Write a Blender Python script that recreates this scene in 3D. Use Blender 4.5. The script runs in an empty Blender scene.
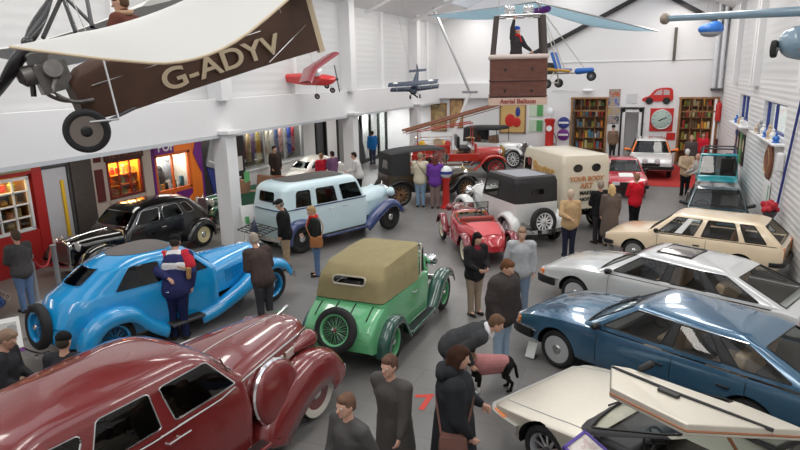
import bpy, bmesh, math, random
from mathutils import Vector, Matrix
random.seed(7)
SC = bpy.context.scene
COL = SC.collection
PI = math.pi
V = Vector
rad = math.radians

# ------------------------------------------------------------------ camera (from the vanishing points of the hall)
F_PX, PITCH, ROLL, YAW, CAM_H = 610.0, rad(13.80), rad(-1.17), rad(21.9), 4.57
def cam_axes():
    cy, sy, cp, sp = math.cos(YAW), math.sin(YAW), math.cos(PITCH), math.sin(PITCH)
    f = V((-sy*cp, cy*cp, -sp)); r = V((cy, sy, 0)); u = V((-sy*sp, cy*sp, cp))
    c, s = math.cos(ROLL), math.sin(ROLL)
    return f, c*r + s*u, -s*r + c*u
cf, cr, cu = cam_axes()
cam_d = bpy.data.cameras.new('camera'); cam = bpy.data.objects.new('camera', cam_d); COL.objects.link(cam)
cam_d.sensor_width = 36; cam_d.lens = F_PX/800*36; cam_d.clip_end = 200; cam_d.clip_start = 0.05
cam.matrix_world = Matrix(((cr.x, cu.x, -cf.x, 0), (cr.y, cu.y, -cf.y, 0), (cr.z, cu.z, -cf.z, CAM_H), (0, 0, 0, 1)))
SC.camera = cam
def ray(px, py): return cf + (px-400)/F_PX*cr + (225-py)/F_PX*cu
def on_z(px, py, z=0.0): d = ray(px, py); t = (z-CAM_H)/d.z; return V((d.x*t, d.y*t, z))
def on_x(px, py, x): d = ray(px, py); t = x/d.x; return V((x, d.y*t, CAM_H+d.z*t))
def on_y(px, py, y): d = ray(px, py); t = y/d.y; return V((d.x*t, y, CAM_H+d.z*t))

# ------------------------------------------------------------------ materials
def mat(name, col, rough=0.5, metal=0.0, coat=0.0, noise=0.0, nscale=8.0, bump=0.0, bscale=60.0, spec=0.5, emit=None, estr=0.0):
    m = bpy.data.materials.new(name); m.use_nodes = True
    nt = m.node_tree; b = nt.nodes['Principled BSDF']
    c = (*col, 1.0)
    b.inputs['Base Color'].default_value = c
    b.inputs['Roughness'].default_value = rough
    b.inputs['Metallic'].default_value = metal
    b.inputs['Coat Weight'].default_value = coat
    b.inputs['Coat Roughness'].default_value = 0.04
    b.inputs['Specular IOR Level'].default_value = spec
    if emit:
        b.inputs['Emission Color'].default_value = (*emit, 1); b.inputs['Emission Strength'].default_value = estr
    if noise or bump:
        tc = nt.nodes.new('ShaderNodeTexCoord')
    if noise:
        n = nt.nodes.new('ShaderNodeTexNoise'); n.inputs['Scale'].default_value = nscale; n.inputs['Detail'].default_value = 5
        nt.links.new(tc.outputs['Object'], n.inputs['Vector'])
        mx = nt.nodes.new('ShaderNodeMix'); mx.data_type = 'RGBA'
        mx.inputs['A'].default_value = (*[min(1, x*(1-noise)) for x in col], 1)
        mx.inputs['B'].default_value = (*[min(1, x*(1+noise)) for x in col], 1)
        nt.links.new(n.outputs['Fac'], mx.inputs['Factor']); nt.links.new(mx.outputs['Result'], b.inputs['Base Color'])
    if bump:
        n2 = nt.nodes.new('ShaderNodeTexNoise'); n2.inputs['Scale'].default_value = bscale; n2.inputs['Detail'].default_value = 4
        nt.links.new(tc.outputs['Object'], n2.inputs['Vector'])
        bp = nt.nodes.new('ShaderNodeBump'); bp.inputs['Strength'].default_value = bump; bp.inputs['Distance'].default_value = 0.01
        nt.links.new(n2.outputs['Fac'], bp.inputs['Height']); nt.links.new(bp.outputs['Normal'], b.inputs['Normal'])
    return m
def glass_mat(name, tint=(0.78, 0.80, 0.78), refl=0.10):
    m = bpy.data.materials.new(name); m.use_nodes = True; nt = m.node_tree
    nt.nodes.remove(nt.nodes['Principled BSDF'])
    out = nt.nodes['Material Output']
    tr = nt.nodes.new('ShaderNodeBsdfTransparent'); tr.inputs[0].default_value = (*tint, 1)
    gl = nt.nodes.new('ShaderNodeBsdfGlossy'); gl.inputs['Roughness'].default_value = 0.02
    lw = nt.nodes.new('ShaderNodeLayerWeight'); lw.inputs['Blend'].default_value = 0.35
    mm = nt.nodes.new('ShaderNodeMath'); mm.operation = 'MULTIPLY_ADD'; mm.inputs[1].default_value = 0.22; mm.inputs[2].default_value = refl*0.4
    mx = nt.nodes.new('ShaderNodeMixShader')
    nt.links.new(lw.outputs['Fresnel'], mm.inputs[0]); nt.links.new(mm.outputs[0], mx.inputs[0])
    nt.links.new(tr.outputs[0], mx.inputs[1]); nt.links.new(gl.outputs[0], mx.inputs[2]); nt.links.new(mx.outputs[0], out.inputs['Surface'])
    return m
_pm = {}
def paint(col, rough=0.22, metal=0.0, coat=1.0):
    k = (tuple(col), rough, metal, coat)
    if k not in _pm: _pm[k] = mat('car_paint', col, rough, metal, coat, noise=0.05, nscale=3)
    return _pm[k]
_cm = {}
def cloth(col):
    k = tuple(round(c, 3) for c in col)
    if k not in _cm: _cm[k] = mat('cloth', col, 0.9, noise=0.22, nscale=14, bump=0.35, bscale=90, spec=0.2)
    return _cm[k]
M = dict(
    chrome=mat('chrome', (0.78, 0.78, 0.78), 0.12, 1.0), steel=mat('brushed_steel', (0.55, 0.55, 0.55), 0.35, 1.0),
    rubber=mat('tyre_rubber', (0.018, 0.018, 0.019), 0.75, bump=0.2, bscale=120), black=mat('black_trim', (0.012, 0.012, 0.013), 0.45),
    gloss_black=paint((0.006, 0.006, 0.007)), white_rubber=mat('white_sidewall', (0.72, 0.68, 0.6), 0.6),
    white=mat('white_paint', (0.80, 0.80, 0.81), 0.55), cream=mat('cream_paint', (0.80, 0.72, 0.56), 0.4),
    glass=glass_mat('window_glass'), dglass=glass_mat('tinted_glass', (0.22, 0.25, 0.24), 0.10),
    lamp_glass=mat('lamp_lens', (0.75, 0.78, 0.80), 0.1, 0.0, 1.0), amber=mat('amber_lens', (0.75, 0.20, 0.02), 0.25, coat=1),
    red_lens=mat('red_lens', (0.55, 0.02, 0.02), 0.2, coat=1), interior=mat('dark_interior', (0.075, 0.065, 0.055), 0.8, noise=0.3),
    brown_leather=mat('brown_leather', (0.24, 0.13, 0.08), 0.55, noise=0.25), tan_trim=mat('tan_trim', (0.62, 0.46, 0.32), 0.8, noise=0.2),
    wood=mat('wood', (0.30, 0.15, 0.06), 0.5, noise=0.35, nscale=5), skin=mat('skin', (0.62, 0.36, 0.26), 0.6, noise=0.08, spec=0.3),
    eye=mat('eye_white', (0.75, 0.75, 0.72), 0.3), pupil=mat('pupil', (0.02, 0.015, 0.01), 0.2), lip=mat('lip', (0.45, 0.16, 0.13), 0.5),
    paper=mat('white_card', (0.82, 0.82, 0.80), 0.7), red=mat('red_gloss', (0.55, 0.025, 0.02), 0.35), orange=mat('orange_gloss', (0.85, 0.20, 0.02), 0.4),
    purple=mat('purple_gloss', (0.16, 0.02, 0.22), 0.4), navy=mat('navy_gloss', (0.03, 0.05, 0.25), 0.4), green=mat('green_gloss', (0.10, 0.35, 0.12), 0.4),
    grey=mat('grey_paint', (0.30, 0.31, 0.33), 0.5), dgrey=mat('dark_grey_paint', (0.07, 0.07, 0.075), 0.55), rope=mat('red_rope', (0.5, 0.05, 0.06), 0.8),
    gold=mat('gilt_lettering', (0.62, 0.34, 0.08), 0.45), yellow=mat('yellow_paint', (0.80, 0.50, 0.03), 0.4), blue=mat('blue_paint', (0.03, 0.16, 0.55), 0.4),
)

# ------------------------------------------------------------------ mesh building
class MB:
    def __init__(self): self.v = []; self.f = []; self.m = []; self.xf = Matrix.Identity(4)
    def add(self, vs, fs, mi=0):
        b = len(self.v); self.v += [self.xf @ V(p) for p in vs]
        self.f += [[i+b for i in f] for f in fs]; self.m += [mi]*len(fs); return self
    def grid(self, rows, cu=False, cv=False, mi=0, flip=False):
        n, k = len(rows), len(rows[0]); vs = [p for r in rows for p in r]; fs = []
        for i in range(n if cu else n-1):
            for j in range(k if cv else k-1):
                q = [i*k+j, i*k+(j+1) % k, ((i+1) % n)*k+(j+1) % k, ((i+1) % n)*k+j]
                fs.append(q[::-1] if flip else q)
        return self.add(vs, fs, mi)
    def box(self, c, s, rz=0.0, mi=0, ry=0.0, rx=0.0):
        R = Matrix.Rotation(rz, 3, 'Z') @ Matrix.Rotation(ry, 3, 'Y') @ Matrix.Rotation(rx, 3, 'X')
        vs = [V(c) + R @ V((x*s[0]/2, y*s[1]/2, z*s[2]/2)) for x in (-1, 1) for y in (-1, 1) for z in (-1, 1)]
        return self.add(vs, [(0, 1, 3, 2), (4, 6, 7, 5), (0, 4, 5, 1), (2, 3, 7, 6), (0, 2, 6, 4), (1, 5, 7, 3)], mi)
    def tube(self, pts, r, n=8, mi=0, closed=False):
        pts = [V(p) for p in pts]; N = len(pts); rows = []; up = V((0, 0, 1))
        for i, p in enumerate(pts):
            if closed: d = pts[(i+1) % N]-pts[i-1]
            else: d = pts[min(i+1, N-1)]-pts[max(i-1, 0)]
            d = d.normalized() if d.length > 1e-9 else V((0, 0, 1))
            a = up if abs(d.z) < 0.95 else V((1, 0, 0))
            s = d.cross(a).normalized(); t = s.cross(d)
            rr = r[i] if isinstance(r, (list, tuple)) else r
            rows.append([p + rr*(math.cos(2*PI*k/n)*s + math.sin(2*PI*k/n)*t) for k in range(n)])
        b = len(self.v); self.grid(rows, cu=closed, cv=True, mi=mi)
        if not closed:
            self.f += [[b+k for k in range(n)][::-1], [b+(N-1)*n+k for k in range(n)]]; self.m += [mi, mi]
        return self
    def lathe(self, prof, o=(0, 0, 0), axis=(0, 1, 0), n=24, mi=0, caps=True):   # prof: (radius, offset along axis)
        a = V(axis).normalized(); s = a.orthogonal().normalized(); t = a.cross(s); o = V(o)
        rows = [[o + a*h + r*(math.cos(2*PI*k/n)*s+math.sin(2*PI*k/n)*t) for k in range(n)] for r, h in prof]
        b = len(self.v); self.grid(rows, cv=True, mi=mi)
        if caps:
            L = (len(prof)-1)*n
            if prof[0][0] > 1e-6: self.f.append([b+k for k in range(n)][::-1]); self.m.append(mi)
            if prof[-1][0] > 1e-6: self.f.append([b+L+k for k in range(n)]); self.m.append(mi)
        return self
    def ball(self, c, r, nu=14, nv=10, mi=0, R=None):
        r = r if isinstance(r, (tuple, list)) else (r, r, r); c = V(c); rows = []
        for i in range(nv+1):
            a = PI*i/nv
            row = []
            for k in range(nu):
                q = V((r[0]*math.sin(a)*math.cos(2*PI*k/nu), r[1]*math.sin(a)*math.sin(2*PI*k/nu), r[2]*math.cos(a)))
                row.append(c + (R @ q if R else q))
            rows.append(row)
        return self.grid(rows, cv=True, mi=mi, flip=True)
    def prism(self, poly, h0, h1, mi=0, frame=None):        # poly in XY of frame (default XY plane), extruded along Z
        n = len(poly); fr = frame or Matrix.Identity(4)
        vs = [fr @ V((x, y, h0)) for x, y in poly]+[fr @ V((x, y, h1)) for x, y in poly]
        fs = [list(range(n))[::-1], list(range(n, 2*n))]+[[i, (i+1) % n, n+(i+1) % n, n+i] for i in range(n)]
        return self.add(vs, fs, mi)
    def capsule(self, p, q, r0, r1, n=12, flat=None, mi=0):  # tapered limb; flat=(dir, factor) widens it along dir
        p, q = V(p), V(q); d = q-p; L = d.length; d = d.normalized() if L > 1e-9 else V((0, 0, 1))
        s = d.orthogonal().normalized(); t = d.cross(s); rows = []
        for i in range(5):
            a = PI/2*i/4; rows.append((p - d*r0*math.cos(a), r0*math.sin(a)))
        for i in range(5):
            a = PI/2*i/4; rows.append((q + d*r1*math.sin(a), r1*math.cos(a)))
        g = []
        for c, r in rows:
            row = []
            for k in range(n):
                o = max(r, 1e-4)*(math.cos(2*PI*k/n)*s+math.sin(2*PI*k/n)*t)
                if flat: fd = V(flat[0]).normalized(); o = o + fd*(o.dot(fd))*(flat[1]-1)
                row.append(c+o)
            g.append(row)
        b = len(self.v); self.grid(g, cv=True, mi=mi)
        self.f += [[b+k for k in range(n)][::-1], [b+9*n+k for k in range(n)]]; self.m += [mi, mi]
        return self
    def build(self, name, mats, parent=None, smooth=40, bevel=0.0, loc=None, fix=True):
        me = bpy.data.meshes.new(name); me.from_pydata([tuple(p) for p in self.v], [], self.f)
        mats = mats if isinstance(mats, (list, tuple)) else [mats]
        for m in mats: me.materials.append(M[m] if isinstance(m, str) else m)
        if len(mats) > 1:
            for p, i in zip(me.polygons, self.m): p.material_index = i
        bm = bmesh.new(); bm.from_mesh(me)
        bmesh.ops.remove_doubles(bm, verts=bm.verts, dist=1e-5)
        bmesh.ops.dissolve_degenerate(bm, dist=1e-6, edges=bm.edges)
        if fix: bmesh.ops.recalc_face_normals(bm, faces=bm.faces)
        bm.to_mesh(me); bm.free()
        if smooth:
            for p in me.polygons: p.use_smooth = True
            me.set_sharp_from_angle(angle=rad(smooth))
        o = bpy.data.objects.new(name, me); COL.objects.link(o)
        if parent: o.parent = parent
        if loc is not None: o.location = loc
        if bevel:
            md = o.modifiers.new('bevel', 'BEVEL'); md.width = bevel; md.segments = 2; md.limit_method = 'ANGLE'
        return o
TMP = bpy.data.scenes.new('workbench')
def bake(o):                                     # apply the modifiers of o without operators (in a scene of its own: fast)
    TMP.collection.objects.link(o)
    vl = TMP.view_layers[0]; vl.update(); dg = vl.depsgraph; dg.update()
    me = bpy.data.meshes.new_from_object(o.evaluated_get(dg), preserve_all_data_layers=False, depsgraph=dg)
    TMP.collection.objects.unlink(o)
    o.modifiers.clear(); o.data = me
    return o
def remesh(mb, name, mats, parent=None, voxel=0.012, it=4, dec=None):
    o = mb.build(name, mats, parent, smooth=0)
    m = o.modifiers.new('r', 'REMESH'); m.mode = 'VOXEL'; m.voxel_size = voxel
    s = o.modifiers.new('s', 'SMOOTH'); s.factor = 0.5; s.iterations = it
    if dec: d = o.modifiers.new('d', 'DECIMATE'); d.ratio = dec
    bake(o)
    if not o.data.materials:
        for q in (mats if isinstance(mats, (list, tuple)) else [mats]): o.data.materials.append(M[q] if isinstance(q, str) else q)
    for p in o.data.polygons: p.use_smooth = True
    return o
def thing(name, label, cat, loc=(0, 0, 0), rz=0.0, group=None, R=None):
    o = bpy.data.objects.new(name, None); COL.objects.link(o); o.empty_display_size = 0.2
    if R is not None: o.matrix_world = Matrix.Translation(V(loc)) @ R.to_4x4()
    else: o.location = loc; o.rotation_euler = (0, 0, rz)
    o['label'] = label; o['category'] = cat
    if group: o['group'] = group
    return o
def tag(o, label, cat, group=None):
    o['label'] = label; o['category'] = cat
    if group: o['group'] = group
    return o
def struct(o): o['kind'] = 'structure'; return o
def text_obj(s, name, m, parent, M4, size=1.0, depth=0.004, bold=0.0, sx=1.0):
    cu_ = bpy.data.curves.new('txt', 'FONT'); cu_.body = s; cu_.size = size; cu_.extrude = depth; cu_.align_x = 'CENTER'; cu_.align_y = 'CENTER'; cu_.offset = bold
    t = bpy.data.objects.new('txt', cu_); TMP.collection.objects.link(t)
    vl = TMP.view_layers[0]; vl.update(); dg = vl.depsgraph; dg.update()
    me = bpy.data.meshes.new_from_object(t.evaluated_get(dg))
    bpy.data.objects.remove(t); bpy.data.curves.remove(cu_)
    me.transform(Matrix.Diagonal((sx, 1, 1, 1))); me.transform(M4); me.materials.clear(); me.materials.append(M[m] if isinstance(m, str) else m)
    o = bpy.data.objects.new(name, me); COL.objects.link(o)
    if parent: o.parent = parent
    return o
def frame(o, x, y):                              # 4x4 whose X, Y axes are the given directions
    x = V(x).normalized(); y = V(y); y = (y-x*y.dot(x)).normalized(); z = x.cross(y)
    return Matrix(((x.x, y.x, z.x, o[0]), (x.y, y.y, z.y, o[1]), (x.z, y.z, z.z, o[2]), (0, 0, 0, 1)))

# ------------------------------------------------------------------ splines
def cr_interp(tab, x):                           # tab: list of (x, (values...)); monotone-ish Catmull-Rom on x
    if x <= tab[0][0]: return tab[0][1]
    if x >= tab[-1][0]: return tab[-1][1]
    i = 0
    while tab[i+1][0] < x: i += 1
    x0, x1 = tab[i][0], tab[i+1][0]; t = (x-x0)/(x1-x0); out = []
    for k in range(len(tab[0][1])):
        p0, p1 = tab[i][1][k], tab[i+1][1][k]; h = x1-x0
        def slope(j):
            if j == 0: return (tab[1][1][k]-tab[0][1][k])/(tab[1][0]-tab[0][0])
            if j == len(tab)-1: return (tab[-1][1][k]-tab[-2][1][k])/(tab[-1][0]-tab[-2][0])
            a = (tab[j][1][k]-tab[j-1][1][k])/(tab[j][0]-tab[j-1][0]); b = (tab[j+1][1][k]-tab[j][1][k])/(tab[j+1][0]-tab[j][0])
            return 0 if a*b <= 0 else 2*a*b/(a+b)
        m0, m1 = slope(i)*h, slope(i+1)*h
        out.append((2*t**3-3*t**2+1)*p0+(t**3-2*t**2+t)*m0+(-2*t**3+3*t**2)*p1+(t**3-t**2)*m1)
    return tuple(out)
def spline(pts, n, closed=False):                # Catmull-Rom through points
    pts = [V(p) for p in pts]; N = len(pts); out = []
    segs = N if closed else N-1
    for i in range(segs):
        a = pts[(i-1) % N] if closed or i > 0 else pts[0]*2-pts[1]
        b, c = pts[i], pts[(i+1) % N]
        d = pts[(i+2) % N] if closed or i+2 < N else pts[-1]*2-pts[-2]
        for k in range(n):
            t = k/n
            out.append(0.5*((2*b)+(c-a)*t+(2*a-5*b+4*c-d)*t*t+(3*b-a-3*c+d)*t**3))
    if not closed: out.append(pts[-1])
    return out
# ------------------------------------------------------------------ vehicle building blocks
def lv(z, xf, xr, wf, wr=None, r=0.12, bf=0.0, br=0.0, bs=0.0, za=0.0):
    zf, zr = z if isinstance(z, (tuple, list)) else (z, z)
    return dict(zf=zf, zr=zr, xf=xf, xr=xr, wf=wf, wr=wf if wr is None else wr, r=r, bf=bf, br=br, bs=bs, za=za)
def ring_pt(L, u, shrink=0.0, crown=0.0):
    cs = [V((L['xf'], L['wf'], 0)), V((L['xf'], -L['wf'], 0)), V((L['xr'], -L['wr'], 0)), V((L['xr'], L['wr'], 0))]
    bows = [V((L['bf'], 0, 0)), V((0, -L['bs'], 0)), V((-L['br'], 0, 0)), V((0, L['bs'], 0))]
    def edge(s, t): s %= 4; return cs[s].lerp(cs[(s+1) % 4], t) + bows[s]*4*t*(1-t)
    def tr(s): s %= 4; return min(0.46, L['r']/max(1e-6, (cs[(s+1) % 4]-cs[s]).length))
    u = u % 4; s = int(u); t = u-s; a = tr(s)
    if t < a: w = 0.5+0.5*t/a; A, Cc, B = edge(s-1, 1-tr(s-1)), cs[s], edge(s, a)
    elif t > 1-a: w = 0.5*(t-1+a)/a; A, Cc, B = edge(s, 1-a), cs[(s+1) % 4], edge(s+1, tr(s+1))
    else: w = None
    p = edge(s, t) if w is None else A*(1-w)**2+Cc*2*w*(1-w)+B*w*w
    xm = (L['xf']+L['xr'])/2
    x, y = xm+(p.x-xm)*(1-shrink), p.y*(1-shrink)
    k = (L['xf']-x)/max(1e-6, L['xf']-L['xr'])
    return V((x, y, L['zf']+(L['zr']-L['zf'])*k+L['za']*4*k*(1-k)+crown*(1-(1-shrink)**2)))
class Shell:
    """a car cabin: rings stacked from sill to roof, closed by a domed roof, with real window openings"""
    def __init__(self, levels, crown=0.08, smooth=False): self.L = levels; self.crown = crown; self.sm = smooth
    def S(self, u, v):
        n = len(self.L)-1
        if v >= n: return ring_pt(self.L[n], u, min(1, v-n), self.crown)
        i = int(v); t = v-i
        if not self.sm: return ring_pt(self.L[i], u).lerp(ring_pt(self.L[i+1], u), t)
        P = [ring_pt(self.L[max(0, min(n, i+k))], u) for k in (-1, 0, 1, 2)]
        if i == 0: P[0] = P[1]*2-P[2]
        return 0.5*((2*P[1])+(P[2]-P[0])*t+(2*P[0]-5*P[1]+4*P[2]-P[3])*t*t+(3*P[1]-P[0]-3*P[2]+P[3])*t**3)
    def N(self, u, v):
        e = 1e-3; a = self.S(u+e, v)-self.S(u-e, v); b = self.S(u, min(v+e, len(self.L)-.01))-self.S(u, max(0, v-e))
        n = b.cross(a)
        if n.length < 1e-12: return V((0, 0, 1))
        n.normalize(); return n
    def rr(self, w, off=0.0, k=6, inset=0.0):
        s, t0, t1, v0, v1, r = w[:6]; u0, u1 = s+t0, s+t1
        um, vm = (u0+u1)/2, (v0+v1)/2
        lu = (self.S(u1, vm)-self.S(u0, vm)).length/(u1-u0); lvv = (self.S(um, v1)-self.S(um, v0)).length/(v1-v0)
        ru, rv = min(r/lu, (u1-u0)*.49), min(r/lvv, (v1-v0)*.49)
        iu, iv = inset/lu, inset/lvv
        out = []
        for cu_, cv_, a0 in ((u1-ru, v1-rv, 0), (u0+ru, v1-rv, 90), (u0+ru, v0+rv, 180), (u1-ru, v0+rv, 270)):
            for i in range(k):
                a = rad(a0+90*i/(k-1)); out.append((cu_+(ru-iu)*math.cos(a), cv_+(rv-iv)*math.sin(a)))
        full = []
        for i, p in enumerate(out):
            q = out[(i+1) % len(out)]; m = 6 if (i % k) == k-1 else 1
            for j in range(m): full.append((p[0]+(q[0]-p[0])*j/m, p[1]+(q[1]-p[1])*j/m))
        return full, (ru, rv)
    def pt(self, u, v, off=0.0): return self.S(u, v)+self.N(u, v)*off if off else self.S(u, v)
    def build(self, parent, name, mats, windows=(), vm=None, glass='dglass', trim='chrome', tr=0.009, names=('windscreen', 'side_window', 'rear_window', 'side_window'), roof=True, step=0.13, bottom=False):
        mb = MB(); n = len(self.L)-1
        vb = set(range(n+1)); ub = set()
        for s in range(4):
            ln = (ring_pt(self.L[1], s+.99)-ring_pt(self.L[1], s+.01)).length
            for i in range(max(4, int(ln/step))): ub.add(round(s+i/max(4, int(ln/step)), 5))
            for L in self.L:
                a = min(.46, L['r']/max(ln, .1))
                for q in (.33, .66, 1): ub.add(round(s+a*q, 5)); ub.add(round(s+1-a*q, 5))
        for w in windows: ub.add(round(w[0]+w[1], 5)); ub.add(round(w[0]+w[2], 5)); vb.add(round(w[3], 5)); vb.add(round(w[4], 5))
        ub = sorted(ub); vb = sorted(vb)
        if self.sm:
            ex = []
            for a, b in zip(vb, vb[1:]): ex += [a+(b-a)*j/3 for j in range(3)]
            vb = ex+[vb[-1]]
        if roof: vb = vb+[n+q for q in (.12, .25, .45, .7, .9, 1.0)]
        for a, b in zip(ub, ub[1:]+[4.0]):
            um = (a+b)/2
            for c, d in zip(vb, vb[1:]):
                v2 = (c+d)/2
                if any(w[0]+w[1]-1e-6 < um < w[0]+w[2]+1e-6 and w[3]-1e-6 < v2 < w[4]+1e-6 for w in windows): continue
                mb.add([self.S(a, c), self.S(b, c), self.S(b, d), self.S(a, d)], [(3, 2, 1, 0)], vm(um, v2) if vm else 0)
        for w in windows:                                    # body metal left in the rounded corners
            full, (ru, rv) = self.rr(w); s, t0, t1, v0, v1 = w[:5]
            for (cu_, cv_), test in (((s+t1, v1), lambda p: p[0] >= s+t1-ru-1e-9 and p[1] >= v1-rv-1e-9), ((s+t0, v1), lambda p: p[0] <= s+t0+ru+1e-9 and p[1] >= v1-rv-1e-9),
                                     ((s+t0, v0), lambda p: p[0] <= s+t0+ru+1e-9 and p[1] <= v0+rv+1e-9), ((s+t1, v0), lambda p: p[0] >= s+t1-ru-1e-9 and p[1] <= v0+rv+1e-9)):
                arc = [p for p in full if test(p)]
                if len(arc) > 6 : arc = arc[:6] if True else arc
                for p, q in zip(arc, arc[1:]):
                    mb.add([self.S(cu_, cv_), self.S(*p), self.S(*q)], [(0, 1, 2)], vm((s+t0+s+t1)/2, (v0+v1)/2) if vm else 0)
        body = mb.build(name, mats, parent, smooth=38)
        if bottom: pass
        for w in windows:
            if len(w) > 6 and w[6] == 'OPEN': continue
            full, _ = self.rr(w); um, v2 = w[0]+(w[1]+w[2])/2, (w[3]+w[4])/2
            g = MB(); rings = [[self.S(um+(p[0]-um)*k, v2+(p[1]-v2)*k) for p in full] for k in (0.001, .35, .7, 1)]
            g.grid(rings, cv=True)
            nm = w[6] if len(w) > 6 and w[6] else names[w[0]]
            go = g.build(nm, glass, parent, smooth=60)
            if trim: MB().tube([self.pt(p[0], p[1], .004) for p in full], tr, 5, closed=True).build('window_trim', trim, go)
        return body
    def patch(self, parent, name, m, u0, u1, v0, v1, off=0.004, r=0.05, nu=14, nv=8):
        """a raised panel (door, roof cover) following the shell"""
        g = MB(); rows = []
        for i in range(nu+1):
            row = []
            for j in range(nv+1):
                u, v = u0+(u1-u0)*i/nu, v0+(v1-v0)*j/nv
                edge = i in (0, nu) or j in (0, nv)
                row.append(self.pt(u, v, 0.0005 if edge else off))
            rows.append(row)
        g.grid(rows); return g.build(name, m, parent, smooth=60)
    def outline(self, parent, name, m, pts, r=0.005, off=0.002, closed=False):
        return MB().tube([self.pt(u, v, off) for u, v in pts], r, 5, closed=closed).build(name, m, parent)

SEC = [(0, 0), (.72, 0), (.93, .06), (.985, .25), (1, .5), (.985, .8), (.95, 1.0), (.82, 1.35), (.5, 1.78), (0, 2)]
class Loft:
    """a body lofted along X; stations (x, (half width, z bottom, z shoulder, z top))"""
    def __init__(self, tab, sec=SEC, n=44, sub=3, sharp=False):
        self.tab = tab; self.n = n
        self.sec = [V((a, b, 0)) for a, b in sec] if sharp else spline([(a, b, 0) for a, b in sec], sub)
    def ring(self, x):
        w, zb, zs, zt = cr_interp(self.tab, x); out = []
        for p in self.sec:
            f = p.y; z = zb+(zs-zb)*f if f <= 1 else zs+(zt-zs)*(f-1)
            out.append(V((x, p.x*w, z)))
        return out
    def S(self, x, k):                    # k in 0..1 bottom centre -> top centre (left side)
        r = self.ring(x); q = k*(len(r)-1); i = min(int(q), len(r)-2); return r[i].lerp(r[i+1], q-i)
    def zt(self, x): return cr_interp(self.tab, x)[3]
    def zs(self, x): return cr_interp(self.tab, x)[2]
    def w(self, x): return cr_interp(self.tab, x)[0]
    def build(self, parent, name, mats, mfun=None, arches=(), smooth=35, xs=None):
        mb = MB(); x0, x1 = self.tab[0][0], self.tab[-1][0]
        xs = xs or sorted(set([round(x0+(x1-x0)*i/self.n, 4) for i in range(self.n+1)]+[t[0] for t in self.tab]))
        rows = []
        for x in xs:
            r = self.ring(x); rows.append(r+[V((p.x, -p.y, p.z)) for p in r[-2:0:-1]])
        for a, b in zip(rows, rows[1:]):
            k = len(a)
            for j in range(k):
                q = [a[j], a[(j+1) % k], b[(j+1) % k], b[j]]
                c = sum(q, V((0, 0, 0)))/4
                mb.add(q, [(0, 1, 2, 3)], mfun(c) if mfun else 0)
        for r in (rows[0], rows[-1]): mb.add(r, [list(range(len(r)))])
        o = mb.build(name, mats, parent, smooth=0)
        if arches:
            o.data.materials.append(M['black'])
            idx = len(o.data.materials)-1
            cut = MB()
            for (x, z, r, y0, y1) in arches: cut.lathe([(r, y0), (r, y1)], (x, 0, z), (0, 1, 0), 32)
            c = cut.build('cut', [M['black']]*1, None, smooth=0)
            for p in c.data.polygons: p.material_index = 0
            c.matrix_world = parent.matrix_world.copy() if parent else Matrix.Identity(4)
            m = o.modifiers.new('b', 'BOOLEAN'); m.object = c; m.operation = 'DIFFERENCE'; m.solver = 'EXACT'; m.material_mode = 'TRANSFER'
            bpy.context.view_layer.update(); bake(o)
            bpy.data.objects.remove(c)
        for p in o.data.polygons: p.use_smooth = True
        o.data.set_sharp_from_angle(angle=rad(smooth))
        return o
    def patch(self, parent, name, m, x0, x1, k0, k1, side=1, off=0.005, nx=12, nk=10):
        g = MB(); rows = []
        for i in range(nx+1):
            x = x0+(x1-x0)*i/nx; row = []
            for j in range(nk+1):
                k = k0+(k1-k0)*j/nk; e = 1e-3
                p = self.S(x, k); n = (self.S(x+e, k)-self.S(x-e, k)).cross(self.S(x, min(1, k+e))-self.S(x, max(0, k-e)))
                n = n.normalized() if n.length > 1e-12 else V((0, 0, 1))
                if n.y < -1e-6 or (abs(n.y) < 1e-6 and n.z < 0): n = -n
                p = p+n*(0.0008 if i in (0, nx) or j in (0, nk) else off)
                row.append(V((p.x, p.y*side, p.z)))
            rows.append(row)
        g.grid(rows); return g.build(name, m, parent, smooth=60)
    def line(self, parent, name, m, pts, side=1, r=0.006, off=0.003):
        P = [self.S(x, k) for x, k in pts]
        return MB().tube([(p.x, (p.y+off)*side, p.z) for p in P], r, 5).build(name, m, parent)

def fender(parent, path, ymid, hw, drop, m, name='fender', side=1, pw=2.4, thick=0.012, ns=12, sub=5, skirt=0.0):
    """wing swept along a side-view path [(x,z,(hw,drop))]"""
    pts = spline([(p[0], 0, p[1]) for p in path], sub); N = len(pts)
    ext = [(p[2] if len(p) > 2 else (hw, drop)) for p in path]
    rows = []
    for i, p in enumerate(pts):
        t = (pts[min(i+1, N-1)]-pts[max(i-1, 0)]).normalized(); nrm = V((-t.z, 0, t.x))
        q = i/(N-1)*(len(path)-1); a = min(int(q), len(path)-2); f = q-a
        w, d = ext[a][0]+(ext[a+1][0]-ext[a][0])*f, ext[a][1]+(ext[a+1][1]-ext[a][1])*f
        row = []
        for j in range(-ns, ns+1):
            s = j/ns; off = -d*(1-max(0.0, 1-abs(s)**pw)**(1/pw))
            row.append(p + nrm*off + V((0, (ymid+w*s)*side, 0)))
        if skirt: row.append(row[-1]-nrm*skirt)
        rows.append(row)
    o = MB().grid(rows).build(name, m, parent, smooth=50)
    sd = o.modifiers.new('s', 'SOLIDIFY'); sd.thickness = thick; sd.offset = 0
    return o

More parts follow.
